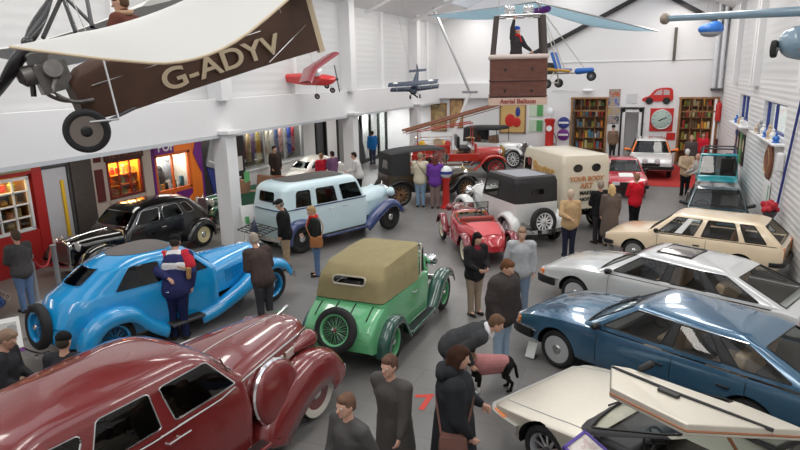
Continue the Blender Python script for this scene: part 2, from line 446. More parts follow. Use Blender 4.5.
def sweep(path, prof, closed_prof=True, closed=False):
    """profile (out, up) swept along a path; 'out' is horizontal, to the right of travel"""
    mb = MB(); path = [V(p) for p in path]; N = len(path); rows = []
    for i, p in enumerate(path):
        d = path[(i+1) % N if closed else min(i+1, N-1)]-path[i-1 if closed else max(i-1, 0)]
        s = V((d.y, -d.x, 0)); s = s.normalized() if s.length > 1e-9 else V((0, 1, 0))
        rows.append([p+s*a+V((0, 0, b)) for a, b in prof])
    mb.grid(rows, cu=closed, cv=closed_prof)
    if not closed and closed_prof:
        mb.add(rows[0], [list(range(len(prof)))[::-1]]); mb.add(rows[-1], [list(range(len(prof)))])
    return mb

def wheel(parent, c, R, w=0.13, style='disc', col='grey', side=1, axis=None, ww=0.0, cap='chrome', name='wheel', tw=0.62, spoke=None):
    ax = V(axis) if axis is not None else V((0, side, 0)); h = w/2
    prof = [(R*tw, -h*.7), (R*(tw+.13), -h), (R*.92, -h*.9), (R*.985, -h*.55), (R, 0), (R*.985, h*.55), (R*.92, h*.9), (R*(tw+.13), h), (R*tw, h*.7), (R*tw, -h*.7)]
    o = MB().lathe(prof, c, ax, 32, caps=False).build(name, 'rubber', parent, smooth=50)
    if ww: MB().lathe([(R*(tw+.02), h*.86), (R*(tw+.13), h+.004), (R*(tw+.13+ww), h+.001)], c, ax, 32, caps=False).build('whitewall', 'white_rubber', o, smooth=50)
    rp = [(R*(tw+.03), h*.85), (R*tw, h*.80), (R*(tw-.05), h*.55)]
    if style == 'disc':
        MB().lathe(rp+[(R*.42, h*.35), (R*.30, h*.62), (R*.12, h*.7), (0.0, h*.7)], c, ax, 28).build('rim', col, o, smooth=40)
        MB().lathe([(R*.27, h*.6), (R*.25, h*.85), (R*.13, h*1.02), (0, h*1.06)], c, ax, 20).build('hub_cap', cap, o, smooth=60)
    else:
        MB().lathe([(R*(tw+.02), -h*.8)]+[(R*(tw-.05), -h*.5)]+rp[::-1]+[], c, ax, 28, caps=False).build('rim', col, o, smooth=40)
        MB().lathe([(R*.13, -h*.6), (R*.16, h*.3), (R*.12, h*.9), (0, h*1.0)], c, ax, 16).build('hub_cap', cap, o, smooth=50)
        sp = MB(); n = {'wire': 26, 'artillery': 12, 'alloy': 10}[style]; a_ = ax.normalized(); s = a_.orthogonal().normalized(); t = a_.cross(s); C0 = V(c)
        for k in range(n):
            a = 2*PI*k/n; d = math.cos(a)*s+math.sin(a)*t; d2 = math.cos(a+.16)*s+math.sin(a+.16)*t
            if style == 'wire':
                z = h*(.5 if k % 2 else -.3); sp.tube([C0+d*R*.13+a_*z, C0+d2*R*(tw-.03)+a_*h*.1], .0045, 4)
            else:
                r0 = R*.06 if style == 'artillery' else R*.075
                sp.tube([C0+d*R*.13+a_*h*.25, C0+d*R*(tw-.03)+a_*h*.2], [r0*.9, r0*.75], 6)
        sp.build('spokes', spoke or col, o)
        MB().lathe([(R*(tw-.04), -h*.4), (0, -h*.4)], c, ax, 24).build('brake_drum', 'dgrey', o)
    return o
def headlamp(parent, c, r, d=(1, 0, 0), m='chrome', ln=1.1, name='headlamp'):
    o = MB().lathe([(0, -r*ln*1.0), (r*.35, -r*ln*.92), (r*.75, -r*ln*.55), (r*.97, -r*.1), (r*1.04, 0), (r*1.0, r*.12)], c, d, 20, caps=False).build(name, m, parent, smooth=60)
    MB().lathe([(r*.97, r*.08), (r*.7, r*.2), (0, r*.28)], c, d, 20).build('lens', 'lamp_glass', o, smooth=70)
    return o
def seat(parent, x, y, z, w=0.5, m='brown_leather', hd=True, h=0.55):
    b = MB(); b.box((x, y, z), (.48, w, .16)); b.box((x-.27, y, z+h*.5), (.13, w*.96, h), ry=-.18)
    if hd: b.box((x-.36, y, z+h+.08), (.09, w*.5, .17), ry=-.15)
    return b.build('seat', m, parent, bevel=.035)
def steering(parent, x, y, z, r=0.19, tilt=0.5, m='black'):
    ax = V((-math.cos(tilt), 0, math.sin(tilt))); s = V((0, 1, 0)); t = ax.cross(s)
    c = V((x, y, z)); b = MB().tube([c+r*(math.cos(a)*s+math.sin(a)*t) for a in [2*PI*k/20 for k in range(20)]], .014, 6, closed=True)
    for a in (0.3, PI-.3, -PI/2): b.tube([c-ax*.02, c+r*(math.cos(a)*s+math.sin(a)*t)], .012, 5)
    b.tube([c-ax*.02, c-ax*.3], .02, 6)
    return b.build('steering_wheel', m, parent)
def place_car(name, label, x, y, deg, scale=1.0):
    t = thing(name, label, 'car', (x, y, 0), rad(deg)); t.scale = (scale,)*3
    bpy.context.view_layer.update()
    return t
def plate(parent, c, size, m, s, tm, nx=(1, 0, 0), ux=(0, 1, 0)):
    """number plate: thin box with raised characters; ux runs along the text, facing nx"""
    ux = V(ux); n = V(nx).normalized(); up = n.cross(ux).normalized()
    b = MB(); fr = frame(c, ux, up)
    b.xf = fr; b.box((0, 0, 0), (size[0], size[1], .012)); o = b.build('number_plate', m, parent)
    if s: text_obj(s, 'lettering', tm, o, fr @ Matrix.Translation((0, 0, .007)), size[1]*.95, .002)
    return o
# ------------------------------------------------------------------ the hall
XR, XP, XS, YF, Y0 = 3.3, -10.65, -14.0, 33.0, -3.0
def tile_mat():
    m = mat('slate_floor_tiles', (0.2, 0.2, 0.2), 0.36); nt = m.node_tree; b = nt.nodes['Principled BSDF']; L = nt.links.new
    tc = nt.nodes.new('ShaderNodeTexCoord'); mp = nt.nodes.new('ShaderNodeMapping'); mp.inputs['Rotation'].default_value = (0, 0, rad(0))
    br = nt.nodes.new('ShaderNodeTexBrick'); br.offset = 0.5; br.inputs['Scale'].default_value = 1.0; br.inputs['Brick Width'].default_value = 1.0; br.inputs['Row Height'].default_value = 0.6
    br.inputs['Mortar Size'].default_value = 0.006; br.inputs['Color1'].default_value = (0.185, 0.178, 0.172, 1); br.inputs['Color2'].default_value = (0.21, 0.202, 0.196, 1); br.inputs['Mortar'].default_value = (0.135, 0.131, 0.127, 1)
    n = nt.nodes.new('ShaderNodeTexNoise'); n.inputs['Scale'].default_value = 1.3; n.inputs['Detail'].default_value = 6
    mx = nt.nodes.new('ShaderNodeMix'); mx.data_type = 'RGBA'; mx.blend_type = 'MULTIPLY'; mx.inputs['Factor'].default_value = 0.45
    cr_ = nt.nodes.new('ShaderNodeValToRGB'); cr_.color_ramp.elements[0].color = (.6, .6, .6, 1); cr_.color_ramp.elements[1].color = (1.25, 1.25, 1.25, 1)
    L(tc.outputs['Object'], mp.inputs['Vector']); L(mp.outputs['Vector'], br.inputs['Vector']); L(tc.outputs['Object'], n.inputs['Vector']); L(n.outputs['Fac'], cr_.inputs[0])
    L(br.outputs['Color'], mx.inputs['A']); L(cr_.outputs[0], mx.inputs['B']); L(mx.outputs['Result'], b.inputs['Base Color'])
    return m
def ribbed_mat(name, col, period, depth=0.35, axis='Z', rough=0.6):
    m = mat(name, col, rough); nt = m.node_tree; b = nt.nodes['Principled BSDF']; L = nt.links.new
    tc = nt.nodes.new('ShaderNodeTexCoord'); w = nt.nodes.new('ShaderNodeTexWave'); w.bands_direction = axis; w.inputs['Scale'].default_value = 2*PI/20/period*1.0
    bp = nt.nodes.new('ShaderNodeBump'); bp.inputs['Strength'].default_value = depth; bp.inputs['Distance'].default_value = 0.012
    L(tc.outputs['Object'], w.inputs['Vector']); L(w.outputs['Fac'], bp.inputs['Height']); L(bp.outputs['Normal'], b.inputs['Normal'])
    return m
WALL = mat('white_wall', (0.78, 0.78, 0.79), 0.7, noise=0.03, nscale=0.7)
CLAD = ribbed_mat('pale_cladding', (0.66, 0.665, 0.67), 0.22)
BRICK = ribbed_mat('white_painted_block', (0.74, 0.74, 0.745), 0.15, 0.6)
def sbox(name, lo, hi, m, bevel=0.0):
    c = [(a+b)/2 for a, b in zip(lo, hi)]; s = [b-a for a, b in zip(lo, hi)]
    return struct(MB().box(c, s).build(name, m, smooth=0, bevel=bevel))
sbox('floor', (-15.2, Y0, -0.2), (XR+.3, YF+6, 0.0), tile_mat())
# red carpet at the far right doorway
struct(MB().box((1.5, 29.6, .006), (2.6, 6.4, .012)).build('floor_carpet', mat('red_carpet', (0.42, 0.025, 0.02), 0.95, noise=.2, nscale=30)))
# right wall with two window openings
W = [(18.1, 21.5, 2.78, 3.62), (24.3, 26.9, 2.70, 3.62)]
mb = MB()
def wall_yz(mb, x0, x1, y0, y1, z0, z1): mb.box(((x0+x1)/2, (y0+y1)/2, (z0+z1)/2), (x1-x0, y1-y0, z1-z0))
ys = [Y0, W[0][0], W[0][1], W[1][0], W[1][1], YF]
for i in range(5):
    if i in (1, 3):
        w = W[i//2]; wall_yz(mb, XR, XR+.3, w[0], w[1], 0, w[2]); wall_yz(mb, XR, XR+.3, w[0], w[1], w[3], 4.3)
    else: wall_yz(mb, XR, XR+.3, ys[i], ys[i+1], 0, 4.3)
struct(mb.build('wall_right', BRICK, smooth=0))
struct(MB().box((XR+.15, (Y0+YF)/2, 5.75), (.3, YF-Y0, 2.9)).build('wall_right_upper', CLAD, smooth=0))
for i, w in enumerate(W):
    t = MB(); zc, yc = (w[2]+w[3])/2, (w[0]+w[1])/2
    for z in (w[2]+.03, w[3]-.03): t.box((XR+.15, yc, z), (.08, w[1]-w[0], .06))
    for y in (w[0]+.03, w[0]+(w[1]-w[0])*.62, w[1]-.03): t.box((XR+.15, y, zc), (.08, .06, w[3]-w[2]))
    fr = struct(t.build('window_%d' % (i+1), 'navy', smooth=0))
    struct(MB().box((XR+.15, yc, zc), (.008, w[1]-w[0]-.06, w[3]-w[2]-.06)).build('pane', 'glass', fr, smooth=0))
    struct(MB().box((XR-.10, yc, w[2]-.13), (.34, w[1]-w[0]+.5, .05)).build('trim_%d' % (i+1), 'white', bevel=.008))
mb = MB()
for y in (16.3, 23.0, 23.5, 28.2): mb.box((XR-.09, y, 5.6), (.18, .34, 3.2))
struct(mb.build('trim_3', WALL, smooth=0))
# far wall
struct(MB().box((-5.7, YF+1.75, 4.9), (18.9, .3, 10.2)).build('wall_back', WALL, smooth=0))       # back of the rooms beyond the doorways
DO = [(-3.55, -1.88, 3.22), (-1.13, -.17, 2.72), (1.53, 3.12, 3.2)]
mb = MB(); xs = [-15.0]+[v for d in DO for v in d[:2]]+[XR+.3]
for i in range(0, len(xs), 2): mb.box(((xs[i]+xs[i+1])/2, YF+.12, 5), (xs[i+1]-xs[i], .24, 10))
for d in DO: mb.box(((d[0]+d[1])/2, YF+.12, (d[2]+10)/2), (d[1]-d[0], .24, 10-d[2]))
struct(mb.build('wall_far', WALL, smooth=0))
for i, (d, m, col) in enumerate(((DO[0], 'wood', 0), (DO[1], 'white', 0), (DO[2], 'wood', 0))):
    t = MB(); fw = .09
    for x in (d[0]-fw/2+.02, d[1]+fw/2-.02): t.box((x, YF-.03, d[2]/2), (fw, .12, d[2]))
    t.box(((d[0]+d[1])/2, YF-.03, d[2]+fw/2-.02), (d[1]-d[0]+2*fw, .12, fw))
    fr = struct(t.build('door_%d' % (i+2), m if i != 1 else 'black', smooth=0, bevel=.008))
    if i == 1:
        t = MB()
        for x in (d[0]+.09, d[1]-.09): t.box((x, YF+.02, d[2]/2), (.14, .1, d[2]-.06))
        t.box(((d[0]+d[1])/2, YF+.02, d[2]-.1), (d[1]-d[0], .1, .14)); struct(t.build('door_lining', 'white', fr, smooth=0))
    else:
        t = MB().box(((d[0]+d[1])/2, YF+.08, d[2]-.62), (d[1]-d[0], .07, .07))
        for k in range(1, 4): t.box((d[0]+(d[1]-d[0])*k/4, YF+.08, d[2]-.3), (.04, .05, .6))
        struct(t.build('transom', 'wood', fr, smooth=0))
# gable trim on the far wall, thin dado line, upper gallery band
def beam(name, a, b, w, h, m):
    a, b = V(a), V(b); d = b-a; L = d.length
    t = MB(); t.xf = frame((a+b)/2, d, (0, 1, 0)); t.box((0, 0, 0), (L, h, w)); return struct(t.build(name, m, smooth=0))
beam('beam_left', (-7.4, YF-.1, 4.62), (-.05, YF-.1, 8.3), .2, .18, 'black')
beam('beam_right', (-.05, YF-.1, 8.3), (3.2, YF-.1, 6.42), .2, .18, 'black')
struct(MB().box((1.05, YF-.08, 5.75), (.13, .14, 1.5)).build('post_gable', mat('dark_wood', (.10, .085, .07), .6), smooth=0))
struct(MB().box((-1.5, YF-.02, 5.03), (9.4, .03, .03)).build('trim_4', 'white', smooth=0))
struct(MB().box((-8.7, YF-.15, 3.68), (3.9, .3, .8)).build('parapet_far', WALL, smooth=0, bevel=.01))
# left side: parapet of the gallery, its floor, upper wall, pillars
struct(MB().box((XP-.1, (Y0+YF)/2, 3.575), (.2, YF-Y0, .95)).build('parapet_left', WALL, smooth=0, bevel=.012))
struct(MB().box((XP-.12, (Y0+YF)/2, 3.06), (.3, YF-Y0, .08)).build('trim_5', mat('pale_steel', (.55, .57, .6), .4), smooth=0))
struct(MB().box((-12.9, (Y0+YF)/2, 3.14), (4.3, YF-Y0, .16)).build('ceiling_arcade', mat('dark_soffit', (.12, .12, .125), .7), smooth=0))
struct(MB().box((XP-.35, (Y0+YF)/2, 7.0), (.2, YF-Y0, 6.0)).build('wall_left_upper', CLAD, smooth=0))
mb = MB()
for y in (7.0, 13.8, 21.6, 28.9): mb.box((XP-.03, y, 7.0), (.46, .46, 6.0))
for y in (10.6, 17.9, 25.2, 31.2): mb.box((XP-.2, y, 7.0), (.16, .2, 6.0))
struct(mb.build('trim_6', WALL, smooth=0, bevel=.01))
for y in (-.3, 13.8, 21.6, 28.9): struct(MB().box((XP-.03, y, 1.55), (.46, .46, 3.1)).build('pillar', WALL, smooth=0, bevel=.012))
for y in (13.8, 21.6, 28.9): struct(MB().box((XP+.1, y, 3.16), (.5, .62, .1)).build('trim_7', WALL, smooth=0, bevel=.01))
struct(MB().box((XS-.75, (Y0+YF)/2, 1.55), (.2, YF-Y0, 3.1)).build('wall_left', mat('plaster', (.45, .43, .42), .8), smooth=0))
struct(MB().box((-5.8, Y0-.1, 5), (18.8, .2, 10)).build('wall_near', WALL, smooth=0))
# roof: white decking between long glazed strips, steel ties
RX = -3.7; ZE, ZR = 7.2, 10.2
def roof_z(x): return ZE+(ZR-ZE)*(1-abs(x-RX)/7.1)
def roof_strip(mb, x0, x1, y0, y1, th=.12):
    vs = []
    for x in (x0, x1):
        for y in (y0, y1):
            for z in (0, th): vs.append((x, y, roof_z(x)+z))
    mb.add(vs, [(0, 2, 3, 1), (4, 5, 7, 6), (0, 1, 5, 4), (2, 6, 7, 3), (0, 4, 6, 2), (1, 3, 7, 5)])
mb = MB(); gl = MB()
for x0, x1, g in ((-10.8, -9.2, 0), (-9.2, -6.4, 1), (-6.4, -5.3, 0), (-5.3, -3.7, 1), (-3.7, -2.1, 1), (-2.1, -1.0, 0), (-1.0, 1.8, 1), (1.8, 3.4, 0)):
    if not g: roof_strip(mb, x0, x1, Y0, YF)
    else:
        for k in range(7):
            ya = Y0+k*36/7; roof_strip(mb, x0, x1, ya, ya+.9); roof_strip(gl, x0, x1, ya+.9, ya+36/7, .02)
struct(mb.build('ceiling', WALL, smooth=0)); struct(gl.build('window_3', glass_mat('roof_glazing', (.92, .93, .95), .05), smooth=0))
mb = MB()
for k in range(1, 7):
    y = Y0+k*36/7+.45
    for a, b in (((-10.6, y, 7.0), (RX, y, 9.9)), ((RX, y, 9.9), (3.2, y, 7.0))): mb.tube([a, b], .07, 6)
struct(mb.build('trim_8', 'white'))
# two steel ducts in the far right corner
for x in (2.85, 3.12): struct(MB().tube([(x, YF-.18, 3.65), (x, YF-.18, 8.0)], .10, 12).build('duct', mat('galvanised', (.72, .74, .77), .4, .3)))
struct(MB().box((3.0, YF-.2, 3.62), (.5, .3, .12)).build('duct_bracket', 'dgrey', smooth=0))
# blue cable conduit on the right wall
tag(MB().tube([on_x(806, 80, XR-.06), on_x(775, 215, XR-.06)], .03, 8).build('conduit', 'navy'), 'thin dark blue conduit pipe running down the white right wall', 'pipe')

# ------------------------------------------------------------------ shop fronts under the gallery
def pane_grid(parent, y0, y1, z0, z1, ny, nz, m, x=XS, bar=.035, fr=.07, glass='glass'):
    b = MB(); yc, zc = (y0+y1)/2, (z0+z1)/2
    for z in (z0, z1): b.box((x, yc, z), (.08, y1-y0+fr, fr))
    for y in (y0, y1): b.box((x, y, zc), (.08, fr, z1-z0))
    for k in range(1, ny): b.box((x, y0+(y1-y0)*k/ny, zc), (.05, bar, z1-z0))
    for k in range(1, nz): b.box((x, yc, z0+(z1-z0)*k/nz), (.05, y1-y0, bar))
    o = b.build('window_frame', m, parent, smooth=0)
    MB().box((x-.02, yc, zc), (.006, y1-y0, z1-z0)).build('pane', glass, o, smooth=0)
    return o
def goods(y0, y1, zs, x, n, cols, label, group, hmax=.3, names=('jar', 'box', 'tin')):
    protos = {}
    for z in zs:
        for k in range(n):
            y = y0+(y1-y0)*(k+.5+random.uniform(-.2, .2))/n; c = random.choice(cols); kind = random.choice(names)
            h = hmax*random.uniform(.45, 1); w = (y1-y0)/n*.36
            key = (kind, c)
            if key not in protos:
                b = MB()
                if kind == 'jar': b.lathe([(.5, 0), (.52, .1), (.52, .7), (.32, .82), (.34, .84), (.34, 1), (0, 1)], (0, 0, 0), (0, 0, 1), 12)
                elif kind == 'tin': b.lathe([(.5, 0), (.5, .02), (.47, .05), (.47, .93), (.5, .97), (.5, 1), (0, 1)], (0, 0, 0), (0, 0, 1), 14)
                else: b.box((0, 0, .5), (.8, .95, 1)).box((0, 0, .97), (.84, .99, .08))
                o = b.build(kind, c); protos[key] = o.data
            else:
                o = bpy.data.objects.new(kind, protos[key]); COL.objects.link(o)
            o.scale = (w*2*random.uniform(.8, 1), w*2, h); o.location = (x+random.uniform(-.06, .06), y, z); tag(o, label, kind, group)
gm = [mat('goods', c, .5) for c in ((.75, .42, .05), (.8, .25, .03), (.35, .30, .05), (.65, .55, .30), (.5, .05, .03), (.15, .09, .04), (.25, .4, .1))]
def display_case(parent, y0, y1, z0, z1, m, shelves=(), depth=.55, lamp=None, strength=25):
    b = MB(); x = XS-depth; yc = (y0+y1)/2; d = depth-.06
    b.box((x, yc, (z0+z1)/2), (.03, y1-y0+.1, z1-z0)); b.box((x+d/2, yc, z0-.02), (d, y1-y0+.1, .04)); b.box((x+d/2, yc, z1+.02), (d, y1-y0+.1, .04))
    for y in (y0-.03, y1+.03): b.box((x+d/2, y, (z0+z1)/2), (d, .03, z1-z0))
    for z in shelves: b.box((x+d/2-.04, yc, z-.015), (d-.1, y1-y0, .025))
    o = b.build('display_case', m, parent, smooth=0)
    if lamp:
        ld = bpy.data.lights.new('shop_light', 'AREA'); ld.shape = 'RECTANGLE'; ld.size = depth*.9; ld.size_y = (y1-y0)*.9; ld.energy = strength; ld.color = lamp
        lo = bpy.data.objects.new('shop_light', ld); COL.objects.link(lo); lo.location = (x+d*.55, yc, z1-.03); lo.parent = parent
    return o
# red small-paned shop
t = thing('shop_front', 'bright red shop front with a white small-paned window at the far left', 'shop front', (0, 0, 0))
b = MB(); RB = mat('red_shop_paint', (.42, .02, .02), .45)
b.box((XS-.05, 8.6, .5), (.16, 4.3, 1.0)); b.box((XS-.05, 10.6, 1.5), (.2, .28, 3.0)); b.box((XS-.05, 8.6, 2.72), (.16, 4.3, .66)); b.box((XS-.05, 6.5, 1.5), (.2, .28, 3.0))
b.build('facade', RB, t, smooth=0, bevel=.008)
pane_grid(t, 6.75, 10.34, 1.05, 2.32, 9, 4, 'white')
MB().box((XS+.06, 8.5, 2.66), (.05, 3.9, .36)).build('sign_board', mat('faded_sign', (.42, .34, .22), .6), t, smooth=0, bevel=.006)
b = MB()
for y in (9.55, 9.95, 10.2): b.box((XS+.09, y, 2.66), (.02, .26, .26))
b.build('sign_picture', 'green', t, smooth=0)
display_case(t, 6.75, 10.34, 1.03, 2.36, mat('sweet_shop_back', (.30, .14, .04), .8), (1.36, 1.68, 2.0), .6, (1, .74, .42), 70)
goods(8.1, 10.3, (1.04, 1.365, 1.685, 2.005), XS-.3, 9, gm, 'small jar, box or tin on the shelves of the red small-paned shop window', 'goods in the red shop window', .26)
# white door with a tall yellow handle
b = MB().box((XS-.05, 11.12, 1.22), (.06, .78, 2.42)); dr = struct(b.build('door_1', mat('grey_white_door', (.55, .55, .6), .5), smooth=0, bevel=.006))
b = MB()
for y in (10.72, 11.52): b.box((XS-.02, y, 1.25), (.12, .06, 2.5))
b.box((XS-.02, 11.12, 2.5), (.12, .86, .08)); struct(b.build('door_frame', 'dgrey', dr, smooth=0))
struct(MB().box((XS+.01, 11.3, 1.35), (.05, .09, 1.5)).build('door_handle', 'yellow', dr, smooth=0, bevel=.01))
b = MB(); b.box((XS-.05, 11.9, 1.55), (.25, .66, 3.1)); b.box((XS-.05, 11.12, 2.8), (.14, .9, .56))
struct(b.build('wall_recess', mat('dark_brown_render', (.075, .06, .055), .6, noise=.2), smooth=0, bevel=.01))
# sweet shop with the amber window
t = thing('shop_front', 'pale pink shop front with an amber lit window and a dark brown sign', 'shop front', (0, 0, 0))
b = MB(); PK = mat('pink_render', (.60, .50, .44), .7, noise=.06)
b.box((XS-.05, 12.5, 1.55), (.16, .5, 3.1)); b.box((XS-.05, 14.27, 1.55), (.2, .36, 3.1)); b.box((XS-.05, 13.4, .62), (.16, 1.4, 1.3)); b.box((XS-.05, 13.4, 2.85), (.16, 1.4, .5))
b.build('facade', PK, t, smooth=0, bevel=.008)
b = MB().box((XS+.05, 12.45, 1.75), (.06, .26, .9)); b.box((XS+.05, 12.45, 2.55), (.06, .22, .3)); b.build('side_panel', mat('oxblood', (.12, .02, .02), .4), t, smooth=0, bevel=.01)
so = MB().box((XS+.06, 13.4, 2.52), (.08, 1.42, .3)).build('sign_board', mat('brown_sign', (.10, .03, .02), .5), t, smooth=0, bevel=.01)
text_obj('TEMPTATION', 'lettering', mat('sign_gilt', (.35, .16, .08), .5), so, frame((XS+.11, 13.4, 2.52), (0, 1, 0), (0, 0, 1)), .22, .004, sx=.9)
pane_grid(t, 12.78, 14.02, 1.32, 2.34, 3, 1, mat('oxblood_frame', (.20, .03, .02), .4))
display_case(t, 12.78, 14.02, 1.3, 2.38, mat('amber_back', (.80, .33, .03), .7), (1.62, 1.92), .55, (1, .70, .34), 55)
goods(12.8, 14.0, (1.31, 1.625, 1.925), XS-.28, 7, gm, 'small jar, box or tin on the shelves of the amber lit shop window', 'goods in the amber shop window', .25)
# orange and purple shop
t = thing('shop_front', 'orange and purple shop front with large white letters POP on its fascia', 'shop front', (0, 0, 0))
b = MB(); b.box((XS-.05, 14.52, 1.55), (.2, .1, 3.1)); b.box((XS-.05, 16.72, 1.55), (.2, .1, 3.1)); b.box((XS-.05, 15.62, .55), (.16, 2.1, 1.1)); b.box((XS-.02, 15.4, 2.75), (.14, 1.9, .5)); b.build('facade', 'purple', t, smooth=0)
MB().box((XS-.03, 16.42, 1.6), (.16, .5, 3.1)).prism([(14.7, .45), (15.9, .45), (15.3, 1.05)], .06, .08, 0, Matrix(((0, 0, 1, XS), (1, 0, 0, 0), (0, 1, 0, 0), (0, 0, 0, 1)))).box((XS+.0, 16.2, .6), (.18, .4, .5), rx=.6).build('orange_panel', 'orange', t, smooth=0)
b = MB(); b.add([(XS+.07, 16.3, 2.2), (XS+.07, 16.64, 1.5), (XS+.07, 16.64, 2.9), (XS+.075, 16.3, 2.2), (XS+.075, 16.64, 1.5), (XS+.075, 16.64, 2.9)], [(0, 1, 2), (5, 4, 3), (0, 3, 4, 1), (1, 4, 5, 2), (2, 5, 3, 0)]); b.build('purple_flash', 'purple', t, smooth=0)
so = MB().box((XS+.0, 15.0, 2.52), (.14, .9, .4)).box((XS+.0, 15.85, 2.52), (.12, .9, .4)).build('fascia', 'purple', t, smooth=0)
MB().box((XS+.062, 15.85, 2.5), (.02, .84, .34)).build('fascia_panel', 'orange', so, smooth=0)
text_obj('POP', 'lettering', 'paper', so, frame((XS+.08, 15.08, 2.53), (0, 1, 0), (0, 0, 1)), .40, .006, .008)
pane_grid(t, 14.6, 16.12, 1.1, 2.3, 2, 1, mat('orange_frame', (.70, .14, .03), .4), bar=.07, fr=.13)
display_case(t, 14.6, 16.12, 1.08, 2.34, mat('pale_back', (.7, .66, .62), .7), (), .55, (1, .95, .85), 45)
cs = [mat('toy', c, .6) for c in ((.75, .76, .78), (.1, .25, .35), (.6, .08, .06), (.75, .35, .05), (.03, .03, .04), (.2, .4, .15), (.25, .28, .34))]
goods(14.62, 16.1, (1.1,), XS-.18, 9, cs, 'toy or box standing in the window of the orange and purple shop', 'toys in the orange shop window', .42)
for y, h, c in ((14.85, .95, cs[0]), (15.2, .8, cs[4]), (15.6, 1.05, cs[6])):   # display busts behind the toys
    b = MB(); z = 1.1
    b.ball((0, 0, h-.12), (.10, .10, .13)); b.capsule((0, 0, h-.28), (0, 0, h-.2), .05, .045); b.ball((0, 0, h*.5), (.13, .2, h*.42)); b.lathe([(.12, 0), (.1, .05), (.04, .08)], (0, 0, 0), (0, 0, 1), 12)
    o = b.build('mannequin', c); o.location = (XS-.42, y, z); tag(o, {cs[0]: 'white dressed display bust, left of three in the orange shop window', cs[4]: 'dark display bust, middle of three in the orange shop window', cs[6]: 'grey blue display bust, right of three in the orange shop window'}[c], 'mannequin')
# blue display boards between the shop and the pillar
for k, (y, z, w, h, c, a, lab) in enumerate(((17.55, 1.0, 1.0, 1.7, 'navy', .25, 'dark blue exhibition board leaning beside the orange and purple shop'), (17.3, 2.0, .7, 1.0, 'grey', -.35, 'grey slanting exhibition board above the dark blue board'), (18.5, 1.3, .8, 2.4, 'black', 0, 'tall black exhibition board behind the white pillar'))):
    b = MB(); b.xf = Matrix.Translation((XS+.1+.05*k, y, z+.03)) @ Matrix.Rotation(a, 4, 'X'); b.box((0, 0, 0), (.05, w, h)); o = b.build('exhibition_board', c, smooth=0, bevel=.008); tag(o, lab, 'board')
    b = MB(); b.xf = Matrix.Translation((XS+.1+.05*k, y, z+.03)) @ Matrix.Rotation(a, 4, 'X'); b.box((.03, .1, .2), (.012, w*.35, h*.22)); b.box((.03, -.1, -.3), (.012, w*.5, .06)); b.build('printed_panel', 'paper', o, smooth=0)
# costume shop
t = thing('shop_front', 'costume shop window with a pale blue header and a row of hanging clothes', 'shop front', (0, 0, 0))
b = MB(); b.box((XS-.05, 21.3, .55), (.16, 4.9, 1.1)); b.box((XS-.05, 18.98, 1.9), (.14, .14, 1.7)); b.box((XS-.05, 23.56, 1.9), (.14, .14, 1.7)); b.box((XS-.05, 21.3, 1.13), (.3, 4.7, .06)); b.build('facade', 'white', t, smooth=0)
MB().box((XS-.02, 21.3, 2.78), (.12, 4.8, .2)).build('header', mat('pale_blue', (.32, .5, .6), .5), t, smooth=0)
pane_grid(t, 19.05, 23.5, 1.18, 2.68, 3, 1, 'grey', bar=.05)
display_case(t, 19.05, 23.5, 1.16, 2.72, mat('dark_case', (.16, .15, .14), .8), (), .6, (1, .96, .9), 90)
MB().tube([(XS-.3, 19.05, 2.58), (XS-.3, 23.5, 2.58)], .012, 6).build('rail', 'chrome', t)
gcol = [(.30, .22, .10), (.06, .06, .09), (.45, .33, .2), (.12, .10, .2), (.36, .26, .06), (.1, .08, .07), (.5, .45, .38), (.55, .5, .48), (.05, .07, .2), (.6, .3, .3), (.5, .5, .55), (.06, .10, .45), (.4, .05, .08)]
for k, c in enumerate(gcol):
    y = 19.25+k*.33; b = MB(); Lh = random.uniform(.95, 1.3); rows = []
    for i in range(7):
        z = 2.5-Lh*i/6; w = [.03, .11, .13, .12, .13, .14, .15][i]
        rows.append([(XS-.3+(.06+.02*math.sin(6*a))*math.cos(a), y+w*math.sin(a), z) for a in [2*PI*q/12 for q in range(12)]])
    b.grid(rows, cv=True); b.add(rows[-1], [list(range(12))]); b.tube([(XS-.3, y, 2.5), (XS-.3, y, 2.58)], .008, 5)
    tag(b.build('garment', cloth(c)), 'costume on a hanger in the row behind the pale blue headed shop window', 'garment', 'costumes in the shop window')
# white panels, black door frames, bright glazed doors
b = MB(); b.box((XS-.05, 24.1, 1.5), (.12, 1.0, 3.0)); b.box((XS-.05, 26.2, 1.5), (.1, 1.1, 3.0)); struct(b.build('wall_panel', WALL, smooth=0))
b = MB()
for y in (24.7, 25.6, 26.8, 27.9, 29.5): b.box((XS, y, 1.45), (.14, .1, 2.9))
b.box((XS, 27.1, 2.75), (.14, 4.9, .12)); struct(b.build('trim_9', 'black', smooth=0))
b = MB(); b.box((XS-.1, 25.15, 1.3), (.05, .8, 2.5)); struct(b.build('door_5', 'dgrey', smooth=0))
b = MB(); b.xf = Matrix.Translation((XS+.35, 28.4, 1.4)) @ Matrix.Rotation(.35, 4, 'X'); b.box((0, 0, 0), (.05, .9, 2.6)); tag(b.build('sloping_panel', 'dgrey', smooth=0), 'dark grey panel leaning in the doorway beyond the costume shop', 'panel')
b = MB()
for y in (29.55, 30.7, 31.85, 32.95): b.box((XS, y, 1.45), (.12, .12, 2.9))
b.box((XS, 31.25, 2.6), (.12, 3.4, .14)); b.box((XS, 31.25, .1), (.12, 3.4, .2)); gd = struct(b.build('door_6', 'black', smooth=0))
struct(MB().box((XS, 31.25, 1.4), (.01, 3.3, 2.4)).build('pane', 'glass', gd, smooth=0))
struct(MB().box((XS-.6, 31.25, 1.5), (.05, 3.4, 3.0)).build('wall_lobby', WALL, smooth=0))
